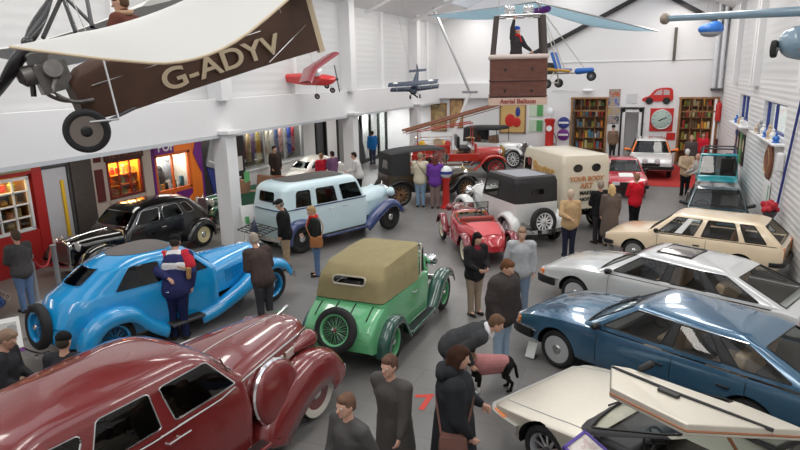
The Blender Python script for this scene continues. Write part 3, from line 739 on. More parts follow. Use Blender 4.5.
ld = bpy.data.lights.new('lobby_light', 'AREA'); ld.size = 1.0; ld.energy = 220; lo = bpy.data.objects.new('lobby_light', ld); COL.objects.link(lo); lo.location = (XS-.3, 31.2, 2.9)
# ------------------------------------------------------------------ pre-war cars
def mirror_windows(ws):
    """windows given for the right side (1) get twins on the left side (3)"""
    out = []
    for w in ws:
        out.append(w)
        if w[0] == 1: out.append((3, 1-w[2], 1-w[1])+tuple(w[3:]))
    return out
def vintage(t, P):
    c1, c2 = P['c1'], P.get('c2', P['c1'])
    sh = None
    if 'levels' in P:
        sh = Shell(P['levels'], P.get('crown', .08), P.get('sm', False))
        sh.build(t, P.get('bodyname', 'body'), P.get('bmats', [c1]), mirror_windows(P.get('windows', [])), P.get('vm'), P.get('glass', 'dglass'), P.get('trim', 'chrome'))
        xf, xr = P['levels'][1]['xf'], P['levels'][1]['xr']; wf = P['levels'][1]['wf']
        fz = P['levels'][0]['zf']+.06
        MB().box(((xf+xr)/2, 0, fz), (xf-xr-.25, wf*1.6, .05)).build('cabin_floor', 'interior', t)
        for x in P.get('seats', (.15, -.95)):
            b = MB(); b.box((x, 0, fz+.3), (.5, wf*1.35, .22)); b.box((x-.28, 0, fz+.62), (.16, wf*1.35, .62), ry=-.15); b.build('bench_seat', P.get('seatm', 'brown_leather'), t, bevel=.04)
        steering(t, xf-.48, -wf*.42 if P.get('rhd', True) else wf*.42, P['levels'][2]['zf']-.02, .20)
    if 'hood' in P:
        hl = Loft(P['hood'], P.get('hsec', [(0, 0), (.9, 0), (1, .1), (1, .5), (.98, .85), (.93, 1.0), (.75, 1.55), (.4, 1.9), (0, 2.0)]), 18)
        ho = hl.build(t, 'bonnet', P.get('hoodm', [c1]))
        x0, x1 = P['hood'][0][0], P['hood'][-1][0]
        MB().tube([(x, 0, hl.zt(x)+.004) for x in [x0+(x1-x0)*i/12 for i in range(13)]], .010, 6).build('bonnet_hinge', P.get('hinge', 'chrome'), ho)
        if P.get('louvres'):
            for s in (1, -1):
                b = MB(); n = P['louvres']
                for k in range(n):
                    x = x0+(x1-x0)*(.2+.6*k/n); p = hl.S(x, .36)
                    b.box((x, (p.y+.004)*s, (hl.zs(x)+P['hood'][0][1][1])/2+.03), (.02, .02, .22), rz=.4*s)
                b.build('louvres', P.get('louvrem', c1), ho)
    if 'grille' in P:
        x, z0, z1, w = P['grille']; b = MB(); pts = []
        for i in range(17):
            a = PI*i/16; pts.append((w*math.cos(a)*(1 if True else 0), z1-w*.55+w*.55*math.sin(a)))
        poly = [(w*.86, z0), ] + pts + [(-w*.86, z0)]
        fr = Matrix(((0, 0, 1, x), (1, 0, 0, 0), (0, 1, 0, 0), (0, 0, 0, 1)))
        g = b.prism(poly, -.05, .035, 0, fr).build('radiator_shell', P.get('grm', 'chrome'), t, bevel=.015)
        b = MB(); n = 15
        for k in range(n):
            y = -w*.8+1.6*w*k/(n-1); zt = z1-w*.62+w*.5*math.sqrt(max(0, 1-(y/w)**2)); b.box((x+.045, y, (z0+.04+zt)/2), (.02, .016, zt-z0-.06))
        b.build('grille_bars', P.get('grb', 'steel'), g)
        MB().lathe([(.035, 0), (.035, .03), (.015, .05), (.02, .09), (0, .12)], (x, 0, z1-.01), (0, 0, 1), 12).build('radiator_cap', 'chrome', g)
    for s in (1, -1):
        w = P['wh']
        for x in (w['xf'], w['xr']):
            wheel(t, (x, w['y']*s, w['R']), w['R'], w.get('w', .14), w.get('style', 'disc'), w.get('col', c1), s, ww=w.get('ww', 0), cap=w.get('cap', 'chrome'), tw=w.get('tw', .62), spoke=w.get('spoke'))
        if 'ff' in P: fender(t, P['ff'], P['fy'], P['fhw'], P['fdrop'], c2, 'front_wing', s, skirt=P.get('fskirt', 0), pw=P.get('fpw', 2.4))
        if 'rf' in P: fender(t, P['rf'], P.get('ry', P['fy']), P.get('rhw', P['fhw']), P.get('rdrop', P['fdrop']), P.get('c3', c2), 'rear_wing', s, skirt=P.get('rskirt', 0), pw=P.get('fpw', 2.4))
        if 'rb' in P:
            x0, x1, z, ya, yb = P['rb']; b = MB().box(((x0+x1)/2, (ya+yb)/2*s, z), (x1-x0, yb-ya, .05)).build('running_board', P.get('rbm', c2), t, bevel=.012)
            m = MB()
            for k in range(5): m.box(((x0+x1)/2, (ya+(yb-ya)*(.2+.15*k))*s, z+.028), (x1-x0-.06, .016, .008))
            m.build('tread_strips', P.get('tread', 'rubber'), b)
        for (c, r) in P.get('lamps', ()): headlamp(t, (c[0], c[1]*s, c[2]), r, m=P.get('lampm', 'chrome'), ln=P.get('lampln', 1.1))
        for (x, y, z) in P.get('handles', ()): MB().tube([(x-.06, (y)*s, z), (x-.05, (y+.045)*s, z), (x+.08, (y+.045)*s, z)], .011, 6).build('door_handle', 'chrome', t)
        for (c, r) in P.get('tails', ()): MB().ball((c[0], c[1]*s, c[2]), (r, r*.8, r)).build('tail_lamp', 'red_lens', t)
    b = MB(); w = P['wh']
    for x in (w['xf'], w['xr']): b.tube([(x, -w['y'], w['R']), (x, w['y'], w['R'])], .045, 8)
    for y in (.35, -.35): b.box(((w['xf']+w['xr'])/2, y, w['R']+.05), (w['xf']-w['xr']+.7, .07, .10))
    b.build('chassis', 'black', t)
    for (x, z, hw_, d) in P.get('bumpers', ()):
        pts = [(x-d*(abs(y)/hw_)**2.5*.14, y, z) for y in [hw_*(-1+2*k/14) for k in range(15)]]
        b = sweep(pts, [(-.014, -.05), (.014, -.055), (.022, 0), (.014, .055), (-.014, .05)])
        for y in (.38, -.38): b.box((x-d*.1, y, z), (.2, .04, .04))
        b.build('bumper', 'chrome', t)
    if 'spare' in P:
        c, ax, R = P['spare']; wheel(t, c, R, P['wh'].get('w', .14), P['wh'].get('style', 'disc'), P['wh'].get('col', c1), 1, axis=ax, ww=P['wh'].get('ww', 0), cap=P['wh'].get('cap', 'chrome'), name='spare_wheel', spoke=P['wh'].get('spoke'))
    return sh

# --- maroon saloon in the foreground
MAR = paint((.19, .020, .020), .26)
t = place_car('saloon_car', 'large glossy maroon 1930s saloon with whitewall tyre, nearest the camera at the left', -4.98, 4.68, 83.3, 1.02)
sh = vintage(t, dict(c1=MAR, rhd=False, crown=.10, glass='dglass',
    levels=[lv(.30, .80, -2.35, .82, .60, .2, br=.25, bs=.05), lv(.78, .82, -2.55, .85, .62, .22, .02, .3, .05), lv(1.14, .80, -2.3, .76, .62, .22, .03, .25, .05), lv(1.20, .72, -2.22, .745, .61, .2, .03, .24, .05),
            lv(1.52, .42, -1.85, .665, .56, .22, .05, .2, .04), lv(1.60, .33, -1.72, .62, .52, .28, .06, .18, .04), lv(1.655, .22, -1.6, .54, .46, .3, .06, .16, .04)],
    windows=[(0, .05, .485, 3.1, 3.95, .05), (0, .515, .95, 3.1, 3.95, .05), (1, .06, .34, 2.45, 4.25, .07), (1, .395, .64, 2.45, 4.25, .07), (1, .69, .86, 3.1, 3.92, .09), (2, .25, .48, 3.2, 3.9, .05), (2, .52, .75, 3.2, 3.9, .05)],
    hood=[(.62, (.74, .60, 1.12, 1.24)), (1.2, (.66, .58, 1.13, 1.29)), (1.9, (.52, .55, 1.11, 1.28)), (2.36, (.38, .52, 1.06, 1.22)), (2.46, (.30, .5, 1.0, 1.12))],
    wh=dict(R=.37, w=.19, xf=1.98, xr=-1.72, y=.74, style='disc', col=MAR, ww=.17, cap='chrome'),
    ff=[(.78, .24), (.86, .42), (1.15, .64), (1.55, .86), (1.96, .94), (2.32, .86), (2.56, .62), (2.61, .42)], fy=.72, fhw=.24, fdrop=.30, fskirt=.14,
    rf=[(-2.45, .3), (-2.35, .62), (-2.05, .84), (-1.7, .88), (-1.35, .78), (-1.1, .5), (-1.05, .3)], ry=.76, rhw=.20,
    rb=(-1.08, .86, .30, .80, .98), handles=[(-.28, .83, 1.05), (-.42, .83, 1.05)], tails=[((-2.3, .62, .9), .05)], bumpers=[(2.74, .45, .85, 1), (-2.72, .45, .85, -1)]))
b = MB(); NG = 13
for k in range(NG):
    y = -.22+.44*k/(NG-1); b.tube([(2.47-.6*y*y, y, .42), (2.50-.6*y*y, y, .75), (2.45-.6*y*y, y, 1.02)], .010, 5)
g = b.build('grille', 'chrome', t)
MB().tube([(2.52, 0, .4), (2.54, 0, .75), (2.47, 0, 1.10), (2.27, 0, 1.18)], .02, 6).build('grille_spine', 'chrome', g)
MB().capsule((2.22, 0, 1.24), (2.44, 0, 1.29), .018, .03).prism([(2.05, 1.22), (2.38, 1.28), (1.98, 1.38)], -.006, .006, 0, Matrix(((1, 0, 0, 0), (0, 0, 1, 0), (0, 1, 0, 0), (0, 0, 0, 1)))).build('hood_ornament', 'chrome', t)
for s in (1, -1):
    o = MB().capsule((1.80, .52*s, .96), (2.22, .53*s, 1.0), .045, .13, 16).build('headlamp', MAR, t)
    MB().lathe([(.128, 0), (.12, .03), (.10, .045)], (2.23, .53*s, 1.0), (1, 0, .05), 20, caps=False).build('lamp_rim', 'chrome', o); MB().lathe([(.115, .03), (.07, .06), (0, .07)], (2.24, .53*s, 1.0), (1, 0, .05), 20).build('lens', 'lamp_glass', o)
    c = None if s > 0 else MB().lathe([(0, -.10), (.33, -.09), (.40, -.03), (.415, .02), (.39, .07), (.33, .10), (0, .115)], (1.22, .76*s, .74), (0, s, .12), 32).build('spare_wheel_cover', MAR, t, smooth=60)
    if c: MB().lathe([(.405, .05), (.424, .03), (.424, .0), (.405, -.03)], (1.22, .76*s, .74), (0, s, .12), 32, caps=False).build('cover_band', 'chrome', c)
    for k in range(3):
        x = 1.14+k*.27; b = MB(); yy = .72-.15*(x-.66)
        b.box((x+.08, (yy+.002)*s, .98), (.21, .03, .11), rz=-.15*s); b.build('bonnet_vent', mat('vent_chrome', (.75, .72, .66), .3, .7), t, bevel=.005)
    MB().tube([(p[0], (p[1])*s, p[2]) for p in ((2.38, .365, 1.07), (1.9, .52, 1.12), (1.2, .655, 1.14), (.7, .735, 1.13), (.3, .80, 1.12), (-.6, .815, 1.13), (-1.5, .76, 1.13), (-2.1, .68, 1.12))], .011, 6).build('waist_moulding', 'chrome', t)
    MB().tube([(.55, .70*s, 1.2), (.52, .685*s, 1.36), (.46, .665*s, 1.5)], .012, 5).build('quarterlight_bar', 'chrome', t)

# --- bright blue saloon
BLU = paint((.010, .33, .72), .2)
t = place_car('saloon_car', 'bright sky blue 1930s sports saloon with dark roof panel and spare wheel on its tail', -8.24, 8.62, 74.0, 1.12)
sh = vintage(t, dict(c1=BLU, crown=.07, sm=False, trim=BLU,
    levels=[lv(.30, .55, -1.75, .66, .50, .15, br=.2, bs=.06), lv(.66, .56, -1.88, .70, .52, .18, 0, .22, .06), lv(.98, .55, -1.72, .68, .50, .2, .02, .2, .06), lv(1.04, .50, -1.62, .66, .48, .2, .03, .18, .06),
            lv(1.32, .18, -1.22, .585, .42, .22, .05, .14, .05), lv(1.40, .08, -1.05, .54, .38, .28, .06, .12, .05), lv(1.445, -.02, -.95, .47, .34, .3, .05, .1, .04)],
    windows=[(0, .08, .92, 3.15, 3.95, .06), (1, .08, .40, 2.5, 4.2, .07), (1, .46, .80, 2.5, 4.2, .10), (2, .20, .80, 3.4, 4.3, .05)],
    hood=[(.53, (.60, .5, .93, 1.05)), (1.0, (.46, .48, .92, 1.07)), (1.62, (.27, .46, .90, 1.06)), (1.74, (.22, .45, .88, 1.03))],
    louvres=12, grille=(1.78, .45, 1.08, .23), hinge=BLU,
    wh=dict(R=.34, w=.14, xf=1.66, xr=-1.36, y=.64, style='wire', col=BLU, cap='chrome', tw=.66, spoke=BLU),
    ff=[(.05, .30), (.4, .36), (.95, .55), (1.32, .76), (1.66, .84), (1.98, .75), (2.15, .52)], fy=.64, fhw=.16, fdrop=.16,
    rf=[(-1.9, .32), (-1.85, .55), (-1.62, .76), (-1.32, .83), (-1.0, .75), (-.75, .5), (-.5, .32)], ry=.68, rhw=.16, rdrop=.2,
    rb=(-.5, .1, .30, .64, .84), rbm='dgrey', lamps=[((1.75, .36, .88), .12)], tails=[((-1.75, .62, .62), .035)], handles=[(-.45, .74, .86)],
    seats=(.05,), spare=((-2.10, 0, .66), (-1, 0, .12), .34), bumpers=[(2.3, .42, .75, 1), (-2.35, .38, .6, -1)]))
MB().grid([[sh.pt(u, v, .006) for u in [4*k/40 for k in range(40)]] for v in (6.1, 6.3, 6.6, 6.99)], cv=True).build('roof_panel', mat('grey_roof_fabric', (.13, .12, .115), .7, bump=.3), t)
bb = MB(); bb.xf = Matrix.Identity(4)
tl = Loft([(-2.05, (.30, .42, .60, .64)), (-1.9, (.40, .38, .74, .80)), (-1.6, (.46, .36, .88, .97)), (-1.4, (.46, .36, .95, 1.04))], n=10); tl.build(t, 'boot', [BLU])

# --- green tourer with tan hood
GRN = paint((.13, .46, .21), .25); DGR = paint((.015, .075, .055), .22)
t = place_car('tourer_car', 'light green 1930s tourer with khaki canvas hood and dark green wings', -4.21, 9.71, 88.7, 1.08)
KHA = mat('khaki_canvas', (.30, .25, .125), .9, noise=.18, nscale=6, bump=.5, bscale=40)
P = dict(c1=GRN, c2=DGR, crown=.06, trim='chrome', seats=(.1,),
    levels=[lv(.32, .42, -1.35, .60, .56, .08), lv(.70, .42, -1.40, .64, .60, .1), lv(.98, .40, -1.36, .62, .58, .1)], windows=[],
    hood=[(.40, (.56, .48, .86, 1.03)), (.8, (.44, .46, .85, 1.03)), (1.28, (.27, .44, .83, 1.0)), (1.36, (.24, .44, .82, .98))], louvres=12, grille=(1.40, .42, 1.02, .25),
    wh=dict(R=.34, w=.12, xf=1.18, xr=-1.15, y=.60, style='wire', col=GRN, spoke=GRN, cap='chrome', tw=.66), 
    ff=[(.35, .30), (.55, .42), (.82, .66), (1.15, .78), (1.45, .72), (1.6, .52)], fy=.61, fhw=.13, fdrop=.12,
    rf=[(-1.62, .26), (-1.58, .5), (-1.4, .70), (-1.15, .76), (-.9, .68), (-.72, .45), (-.6, .30)], ry=.62, rhw=.13,
    rb=(-.65, .45, .30, .58, .76), lamps=[((1.35, .34, .88), .11)], handles=[(-.3, .63, .86)], tails=[((-1.55, .6, .45), .03)], bumpers=[(1.72, .4, .6, 1)])
vintage(t, P)
tl = Loft([(-1.78, (.52, .40, .55, .60)), (-1.72, (.56, .36, .66, .73)), (-1.5, (.585, .34, .84, .90)), (-1.25, (.60, .34, .95, 1.0))], [(0, 0), (.9, 0), (1, .1), (1, .8), (.97, 1.0), (.85, 1.5), (.5, 1.95), (0, 2)], n=12)
tk = tl.build(t, 'boot', [GRN])
for y in (-.42, -.14, .14, .42): MB().tube([(x, y, tl.zt(x)-.05*(abs(y)/.6)**3+.006) for x in (-1.62, -1.45, -1.32)], .010, 5).build('boot_strap', 'black', tk)
wheel(t, (-1.80, -.02, .70), .335, .12, 'wire', GRN, 1, axis=(-1, 0, .35), name='spare_wheel', spoke=GRN, tw=.66)
hs = Shell([lv((.98, 1.0), .02, -1.36, .625, .575, .1), lv((1.28, 1.3), .10, -1.30, .60, .54, .14), lv((1.49, 1.46), .34, -1.14, .53, .50, .2, za=.02)], .05)
ho = hs.build(t, 'canvas_hood', [KHA], [(2, .25, .75, .75, 1.25, .06)], None, 'dglass', mat('hood_trim', (.5, .45, .36), .7), tr=.016)
for y in (.53, -.53):
    MB().tube([(.37, y*1.07, 1.0), (.34, y, 1.30), (.32, y*.98, 1.47)], .016, 6).build('hood_stick', GRN, t)
    MB().tube([(.02, y*1.18, 1.0), (.12, y*1.12, 1.28), (.33, y, 1.48)], .012, 6).build('hood_seam', mat('hood_trim', (.5, .45, .36), .7), t)
b = MB(); b.box((.42, 0, 1.20), (.02, .98, .02)); b.box((.38, 0, 1.44), (.025, 1.04, .03))
for y in (.5, -.5): b.box((.40, y, 1.24), (.025, .025, .44))
wf = b.build('windscreen_frame', 'chrome', t, smooth=0); MB().box((.40, 0, 1.22), (.006, .98, .42)).build('windscreen', 'glass', wf)
for s in (1, -1):
    MB().prism([(.36, 1.0), (.12, 1.0), (.18, 1.26), (.34, 1.42)], .555*s-.003, .555*s+.003, 0, Matrix(((1, 0, 0, 0), (0, 0, 1, 0), (0, 1, 0, 0), (0, 0, 0, 1)))).build('side_screen', 'dglass', t)

# --- black saloon under the gallery
BLK = M['gloss_black']
t = place_car('saloon_car', 'black 1950s saloon with cream wheels and twin chrome headlamps, in front of the shops', -12.2, 12.0, 262.0, 1.03)
sh = vintage(t, dict(c1=BLK, crown=.06, rhd=False, trim='chrome',
    levels=[lv(.26, 1.0, -1.75, .70, .52, .12, br=.12, bs=.05), lv(.62, 1.0, -1.85, .73, .55, .15, 0, .14, .05), lv(.94, .92, -1.72, .71, .55, .18, .02, .14, .05), lv(1.0, .86, -1.66, .69, .54, .18, .02, .13, .05),
            lv(1.34, .52, -1.28, .60, .48, .2, .04, .1, .04), lv(1.41, .42, -1.15, .56, .44, .26, .05, .1, .04), lv(1.45, .32, -1.05, .49, .4, .28, .05, .08, .03)],
    windows=[(0, .06, .94, 3.08, 3.95, .06), (1, .07, .36, 3.06, 3.97, .06), (1, .41, .68, 3.06, 3.97, .06), (1, .73, .85, 3.1, 3.9, .06), (2, .2, .8, 3.2, 3.9, .06)],
    hood=[(.95, (.62, .45, .86, .98)), (1.4, (.48, .42, .84, .97)), (1.95, (.33, .40, .80, .92)), (2.05, (.29, .4, .78, .88))], grille=(2.08, .38, .94, .27), louvres=10,
    wh=dict(R=.34, w=.15, xf=1.62, xr=-1.38, y=.66, style='disc', col=mat('cream_wheel', (.72, .62, .35), .4), cap='chrome'),
    ff=[(.7, .28), (.85, .42), (1.2, .68), (1.6, .80), (1.98, .70), (2.2, .45)], fy=.66, fhw=.2, fdrop=.22,
    rf=[(-1.82, .3), (-1.78, .55), (-1.6, .74), (-1.35, .79), (-1.05, .70), (-.85, .48), (-.78, .3)], ry=.68, rhw=.16, rdrop=.16,
    rb=(-.78, .75, .27, .66, .84), lamps=[((2.0, .42, .82), .115)], tails=[((-1.75, .66, .7), .03)], handles=[(-.1, .74, .86)], bumpers=[(2.4, .42, .75, 1), (-2.1, .42, .7, -1)]))
# --- pale blue limousine
LBL = paint((.60, .77, .82), .3); NVY = paint((.02, .045, .16), .2)
t = place_car('limousine', 'pale blue tall 1930s limousine with navy blue wings and black roof panel', -8.37, 15.38, 67.7, 1.05)
sh = vintage(t, dict(c1=LBL, c2=NVY, crown=.06, trim=LBL, bmats=[LBL, NVY],
    vm=lambda u, v: 1 if 2.0 < v < 2.25 else 0,
    levels=[lv(.34, .72, -1.95, .74, .66, .12, bs=.03), lv(.80, .74, -2.05, .78, .68, .14, 0, .03, .03), lv(1.14, .72, -2.05, .76, .67, .14, .01, .04, .03), lv(1.18, .66, -2.04, .755, .665, .14, .01, .04, .03),
            lv(1.62, .48, -1.95, .70, .63, .16, .02, .05, .03), lv(1.72, .42, -1.86, .66, .60, .22, .03, .05, .03), lv(1.77, .34, -1.75, .59, .54, .24, .03, .04, .02)],
    windows=[(0, .06, .94, 3.1, 3.95, .06), (1, .05, .31, 2.7, 3.95, .07), (1, .37, .62, 2.7, 3.95, .07), (1, .68, .86, 2.7, 3.95, .08), (2, .24, .76, 3.3, 3.93, .08)],
    hood=[(.70, (.66, .55, 1.02, 1.20)), (1.2, (.48, .53, 1.0, 1.21)), (1.85, (.31, .5, .98, 1.19)), (1.98, (.27, .5, .96, 1.15))], grille=(2.02, .5, 1.2, .28), louvres=14, hinge=LBL,
    wh=dict(R=.38, w=.16, xf=1.62, xr=-1.55, y=.70, style='disc', col='black', cap='chrome', tw=.58),
    ff=[(.55, .34), (.75, .46), (1.1, .70), (1.55, .90), (1.9, .82), (2.12, .56)], fy=.70, fhw=.19, fdrop=.2,
    rf=[(-2.12, .3), (-2.05, .6), (-1.85, .82), (-1.55, .88), (-1.2, .78), (-.98, .5), (-.92, .34)], ry=.72, rhw=.17, rdrop=.16,
    rb=(-.92, .6, .34, .72, .94), rbm=NVY, lamps=[((1.98, .42, 1.03), .14)], lampm=LBL, tails=[((-2.0, .66, .8), .035)], handles=[(-.15, .79, 1.02), (-.6, .79, 1.02)], bumpers=[(2.3, .45, .8, 1), (-2.3, .45, .7, -1)]))
MB().grid([[sh.pt(u, v, .006) for u in [4*k/40 for k in range(40)]] for v in (6.15, 6.35, 6.7, 6.99)], cv=True).build('roof_panel', mat('black_roof_fabric', (.07, .065, .06), .7, bump=.3), t)
sh.outline(t, 'waist_line', NVY, [(4*k/80, 2.0) for k in range(80)], .016, .002, True)
# chrome luggage rack folded down at the tail
b = MB()
for y in (-.52, .52): b.tube([(-2.1, y, .72), (-2.62, y, .62)], .014, 6)
for k in range(6): b.tube([(-2.12-.1*k, -.52, .715-.02*k), (-2.12-.1*k, .52, .715-.02*k)], .012, 6)
for y in (-.17, .17): b.tube([(-2.1, y, .72), (-2.62, y, .62)], .012, 6)
b.build('luggage_rack', 'black', t)

# --- brown open tourer with black hood
BRN = paint((.055, .04, .022), .35, coat=.4)
t = place_car('tourer_car', 'dark brown vintage tourer with raised black hood, behind the pale blue limousine', -7.44, 21.26, 43.9, 1.0)
P = dict(c1=BRN, c2=mat('black_wing', (.02, .02, .02), .3), levels=[lv(.50, .55, -1.65, .62, .60, .1), lv(.82, .55, -1.75, .66, .64, .12), lv(1.12, .52, -1.72, .64, .62, .12)], crown=-.25,
    hood=[(.52, (.52, .62, .98, 1.14)), (1.0, (.40, .6, .97, 1.14)), (1.45, (.30, .58, .96, 1.12))], grille=(1.5, .55, 1.16, .3), grm=mat('brass', (.6, .42, .15), .3, 1.0), louvres=8,
    wh=dict(R=.42, w=.11, xf=1.32, xr=-1.32, y=.66, style='artillery', col=BRN, cap='black', tw=.72, spoke='wood'),
    ff=[(.5, .46), (.75, .6), (1.0, .86), (1.32, .95), (1.62, .88), (1.8, .66)], fy=.66, fhw=.13, fdrop=.06,
    rf=[(-1.85, .6), (-1.65, .86), (-1.32, .95), (-1.0, .86), (-.8, .6), (-.7, .46)], rb=(-.72, .52, .45, .58, .78), lamps=[((1.42, .42, .98), .13)], lampm='chrome', seats=(.0, -1.1))
vintage(t, P)
hs = Shell([lv((1.60, 1.55), -.7, -1.62, .66, .62, .1), lv((1.90, 1.84), .55, -1.62, .66, .62, .12, za=.05), lv((1.97, 1.9), .5, -1.5, .60, .56, .2, za=.06)], .03)
HB = mat('black_hood_cloth', (.025, .025, .027), .8, bump=.3)
MB().grid([[hs.S(u, v) for u in [4*k/60 for k in range(60)]] for v in (1, 1.5, 2, 2.12, 2.3, 2.6, 2.99)], cv=True).build('canvas_hood', HB, t, smooth=60)
for s in (1, -1):
    for x in (.5, -.35, -.95): MB().tube([(x*.85-.1, .64*s, 1.12), (x, .655*s, 1.92)], .016, 6).build('hood_stick', 'wood', t)
def sheet(parent, name, m, pts, th=.01):
    o = MB().add(pts, [list(range(len(pts)))]).build(name, m, parent, smooth=0); q = o.modifiers.new('s', 'SOLIDIFY'); q.thickness = th; return o
for s in (1, -1): sheet(t, 'side_curtain', HB, [(-.95, .655*s, 1.12), (-1.68, .63*s, 1.12), (-1.6, .62*s, 1.86), (-.95, .66*s, 1.92)])
b = MB()
for y0, y1, z0, z1 in ((-.63, .63, 1.12, 1.32), (-.63, .63, 1.66, 1.86), (-.63, -.25, 1.32, 1.66), (.25, .63, 1.32, 1.66)): b.box((-1.65+.05*(z0-1.12), (y0+y1)/2, (z0+z1)/2), (.02, y1-y0, z1-z0))
b.build('rear_curtain', HB, t, smooth=0)
MB().add([(-1.665, -.25, 1.32), (-1.665, .25, 1.32), (-1.625, .25, 1.66), (-1.625, -.25, 1.66)], [(0, 1, 2, 3)]).build('rear_window', 'glass', t)
b = MB(); b.box((.56, 0, 1.42), (.02, 1.1, .02)); b.box((.53, 0, 1.82), (.02, 1.1, .02))
for y in (.55, -.55): b.box((.545, y, 1.5), (.02, .02, .78))
wf = b.build('windscreen_frame', 'black', t, smooth=0); MB().box((.545, 0, 1.62), (.006, 1.08, .4)).build('windscreen', 'glass', wf)

# --- little red roadster
RED = paint((.46, .02, .03), .2); DRD = paint((.20, .01, .02), .2)
t = place_car('sports_car', 'small red open roadster with darker red wings and cream wire wheels', -4.03, 15.36, 121.0, 1.06)
bd = Loft([(-1.72, (.10, .40, .52, .54)), (-1.55, (.26, .34, .60, .70)), (-1.1, (.44, .30, .68, .80)), (-.6, (.54, .28, .72, .82)), (-.3, (.57, .28, .74, .78)), (.45, (.52, .30, .78, .86)), (.62, (.48, .34, .78, .90)), (1.1, (.33, .38, .76, .88)), (1.42, (.24, .40, .74, .84))],
    [(0, 0), (.85, 0), (.97, .15), (1, .5), (.99, .8), (.94, 1.0), (.78, 1.5), (.45, 1.9), (0, 2)], n=40)
bo = bd.build(t, 'body', [RED, M['interior']], lambda c: 1 if -.35 < c.x < .42 and abs(c.y) < .47 and c.z > .70 else 0)
wheelpos = dict(R=.33, w=.10, style='wire', col=M['cream'], tw=.70, spoke=M['cream'])
for s in (1, -1):
    for x in (1.1, -1.1): wheel(t, (x, .56*s, .33), .33, .10, 'wire', 'cream', s, tw=.70, spoke='cream')
    fender(t, [(.62, .32), (.78, .52), (1.0, .69), (1.2, .71), (1.4, .58), (1.5, .40)], .57, .09, .05, DRD, 'front_wing', s)
    fender(t, [(-1.46, .36), (-1.38, .56), (-1.18, .70), (-.95, .68), (-.78, .5), (-.7, .32)], .57, .09, .05, DRD, 'rear_wing', s)
    headlamp(t, (1.42, .30*s, .80), .10, m=DRD)
    MB().box((-.05, .52*s, .29), (1.3, .16, .03)).build('running_board', DRD, t, bevel=.01)
b = MB(); b.box((.46, 0, .95), (.02, .96, .02)); b.box((.40, 0, 1.12), (.02, .94, .02))
for y in (.47, -.47): b.box((.43, y, 1.0), (.02, .02, .26))
wf = b.build('windscreen_frame', 'chrome', t, smooth=0); MB().box((.43, 0, 1.03), (.006, .94, .17), ry=-.3).build('windscreen', 'glass', wf)
MB().box((.40, 0, .83), (.05, .84, .14)).build('dashboard', mat('walnut', (.38, .18, .06), .35, coat=1, noise=.3), t, bevel=.02)
b = MB()
for y in (-.25, -.12, .12, .25): b.lathe([(.05, 0), (.05, .02), (0, .022)], (.374, y, .84), (-1, 0, 0), 14)
b.build('dials', 'black', t)
steering(t, .12, -.22, .86, .17)
b = MB(); b.box((-.18, 0, .82), (.12, .86, .14)); b.build('seat_back', mat('red_leather', (.30, .05, .04), .5), t, bevel=.04)
MB().tube([bd.S(x, k)+V((0, .0, .01)) for x, k in ((.45, .80), (.2, .76), (-.2, .76), (-.42, .82))], .02, 6).build('cockpit_rim', 'red', t)
MB().tube([V((p.x, -p.y, p.z+.01)) for p in (bd.S(x, k) for x, k in ((.45, .80), (.2, .76), (-.2, .76), (-.42, .82)))], .02, 6).build('cockpit_rim', 'red', t)
b = MB().prism([(.24, .40), (.22, .78), (.12, .87), (-.12, .87), (-.22, .78), (-.24, .40)], -.03, .03, 0, Matrix(((0, 0, 1, 1.45), (1, 0, 0, 0), (0, 1, 0, 0), (0, 0, 0, 1)))).build('radiator_shell', 'chrome', t, bevel=.015)
b = MB()
for x in (1.1, -1.1): b.tube([(x, -.55, .33), (x, .55, .33)], .035, 8)
b.build('axles', 'black', t)

MB().grid([[bd.S(x, k)+V((0, 0, .014)) for k in [.80+.2*j/8 for j in range(9)]]+[V((p.x, -p.y, p.z)) for p in [bd.S(x, .80+.2*j/8)+V((0, 0, .014)) for j in range(7, -1, -1)]] for x in [-1.45+1.0*i/10 for i in range(11)]]).build('tonneau_cover', mat('pink_red_cover', (.62, .09, .10), .5), t)
# --- white vintage coupe with black top
WHT = paint((.74, .75, .74), .3)
t = place_car('coupe_car', 'white vintage coupe with black cabin and grey roof, spare wheel on its back', -3.63, 17.49, 131.8, 1.06)
LB = mat('black_leathercloth', (.022, .021, .022), .5, bump=.3); 
sh = vintage(t, dict(c1=WHT, crown=.04, trim='black', bmats=[WHT, LB, mat('grey_roof_cloth', (.30, .31, .34), .75)], vm=lambda u, v: 0 if v < 2 else (1 if v < 5.3 else 2),
    levels=[lv(.42, .30, -1.45, .60, .60, .1), lv(.80, .32, -1.52, .64, .64, .12, 0, .02), lv(1.10, .30, -1.52, .64, .64, .12, .01, .03), lv(1.16, .28, -1.52, .64, .64, .12, .01, .03), lv(1.62, .08, -1.50, .63, .63, .12, .02, .03), lv(1.74, .02, -1.46, .60, .60, .14, .02, .03)],
    windows=[(0, .05, .95, 3.05, 3.95, .04), (1, .10, .50, 3.0, 3.92, .06), (2, .36, .64, 3.3, 3.66, .04)], glass='glass',
    hood=[(.28, (.56, .55, .98, 1.12)), (.8, (.44, .53, .97, 1.12)), (1.45, (.30, .5, .95, 1.10))], grille=(1.5, .5, 1.14, .3), louvres=10,
    wh=dict(R=.38, w=.13, xf=1.3, xr=-1.25, y=.66, style='artillery', col='white', spoke='white', cap='chrome', tw=.66),
    ff=[(.35, .40), (.6, .5), (.95, .78), (1.28, .88), (1.6, .80), (1.78, .58)], fy=.66, fhw=.15, fdrop=.12,
    rf=[(-1.68, .4), (-1.6, .68), (-1.28, .86), (-.95, .78), (-.72, .5), (-.6, .40)], rb=(-.62, .4, .38, .6, .8), lamps=[((1.5, .40, .95), .14)], bumpers=[(-1.98, .45, .6, -1)], seats=(-.6,),
    spare=((-1.76, -.05, .64), (-1, 0, .1), .37)))
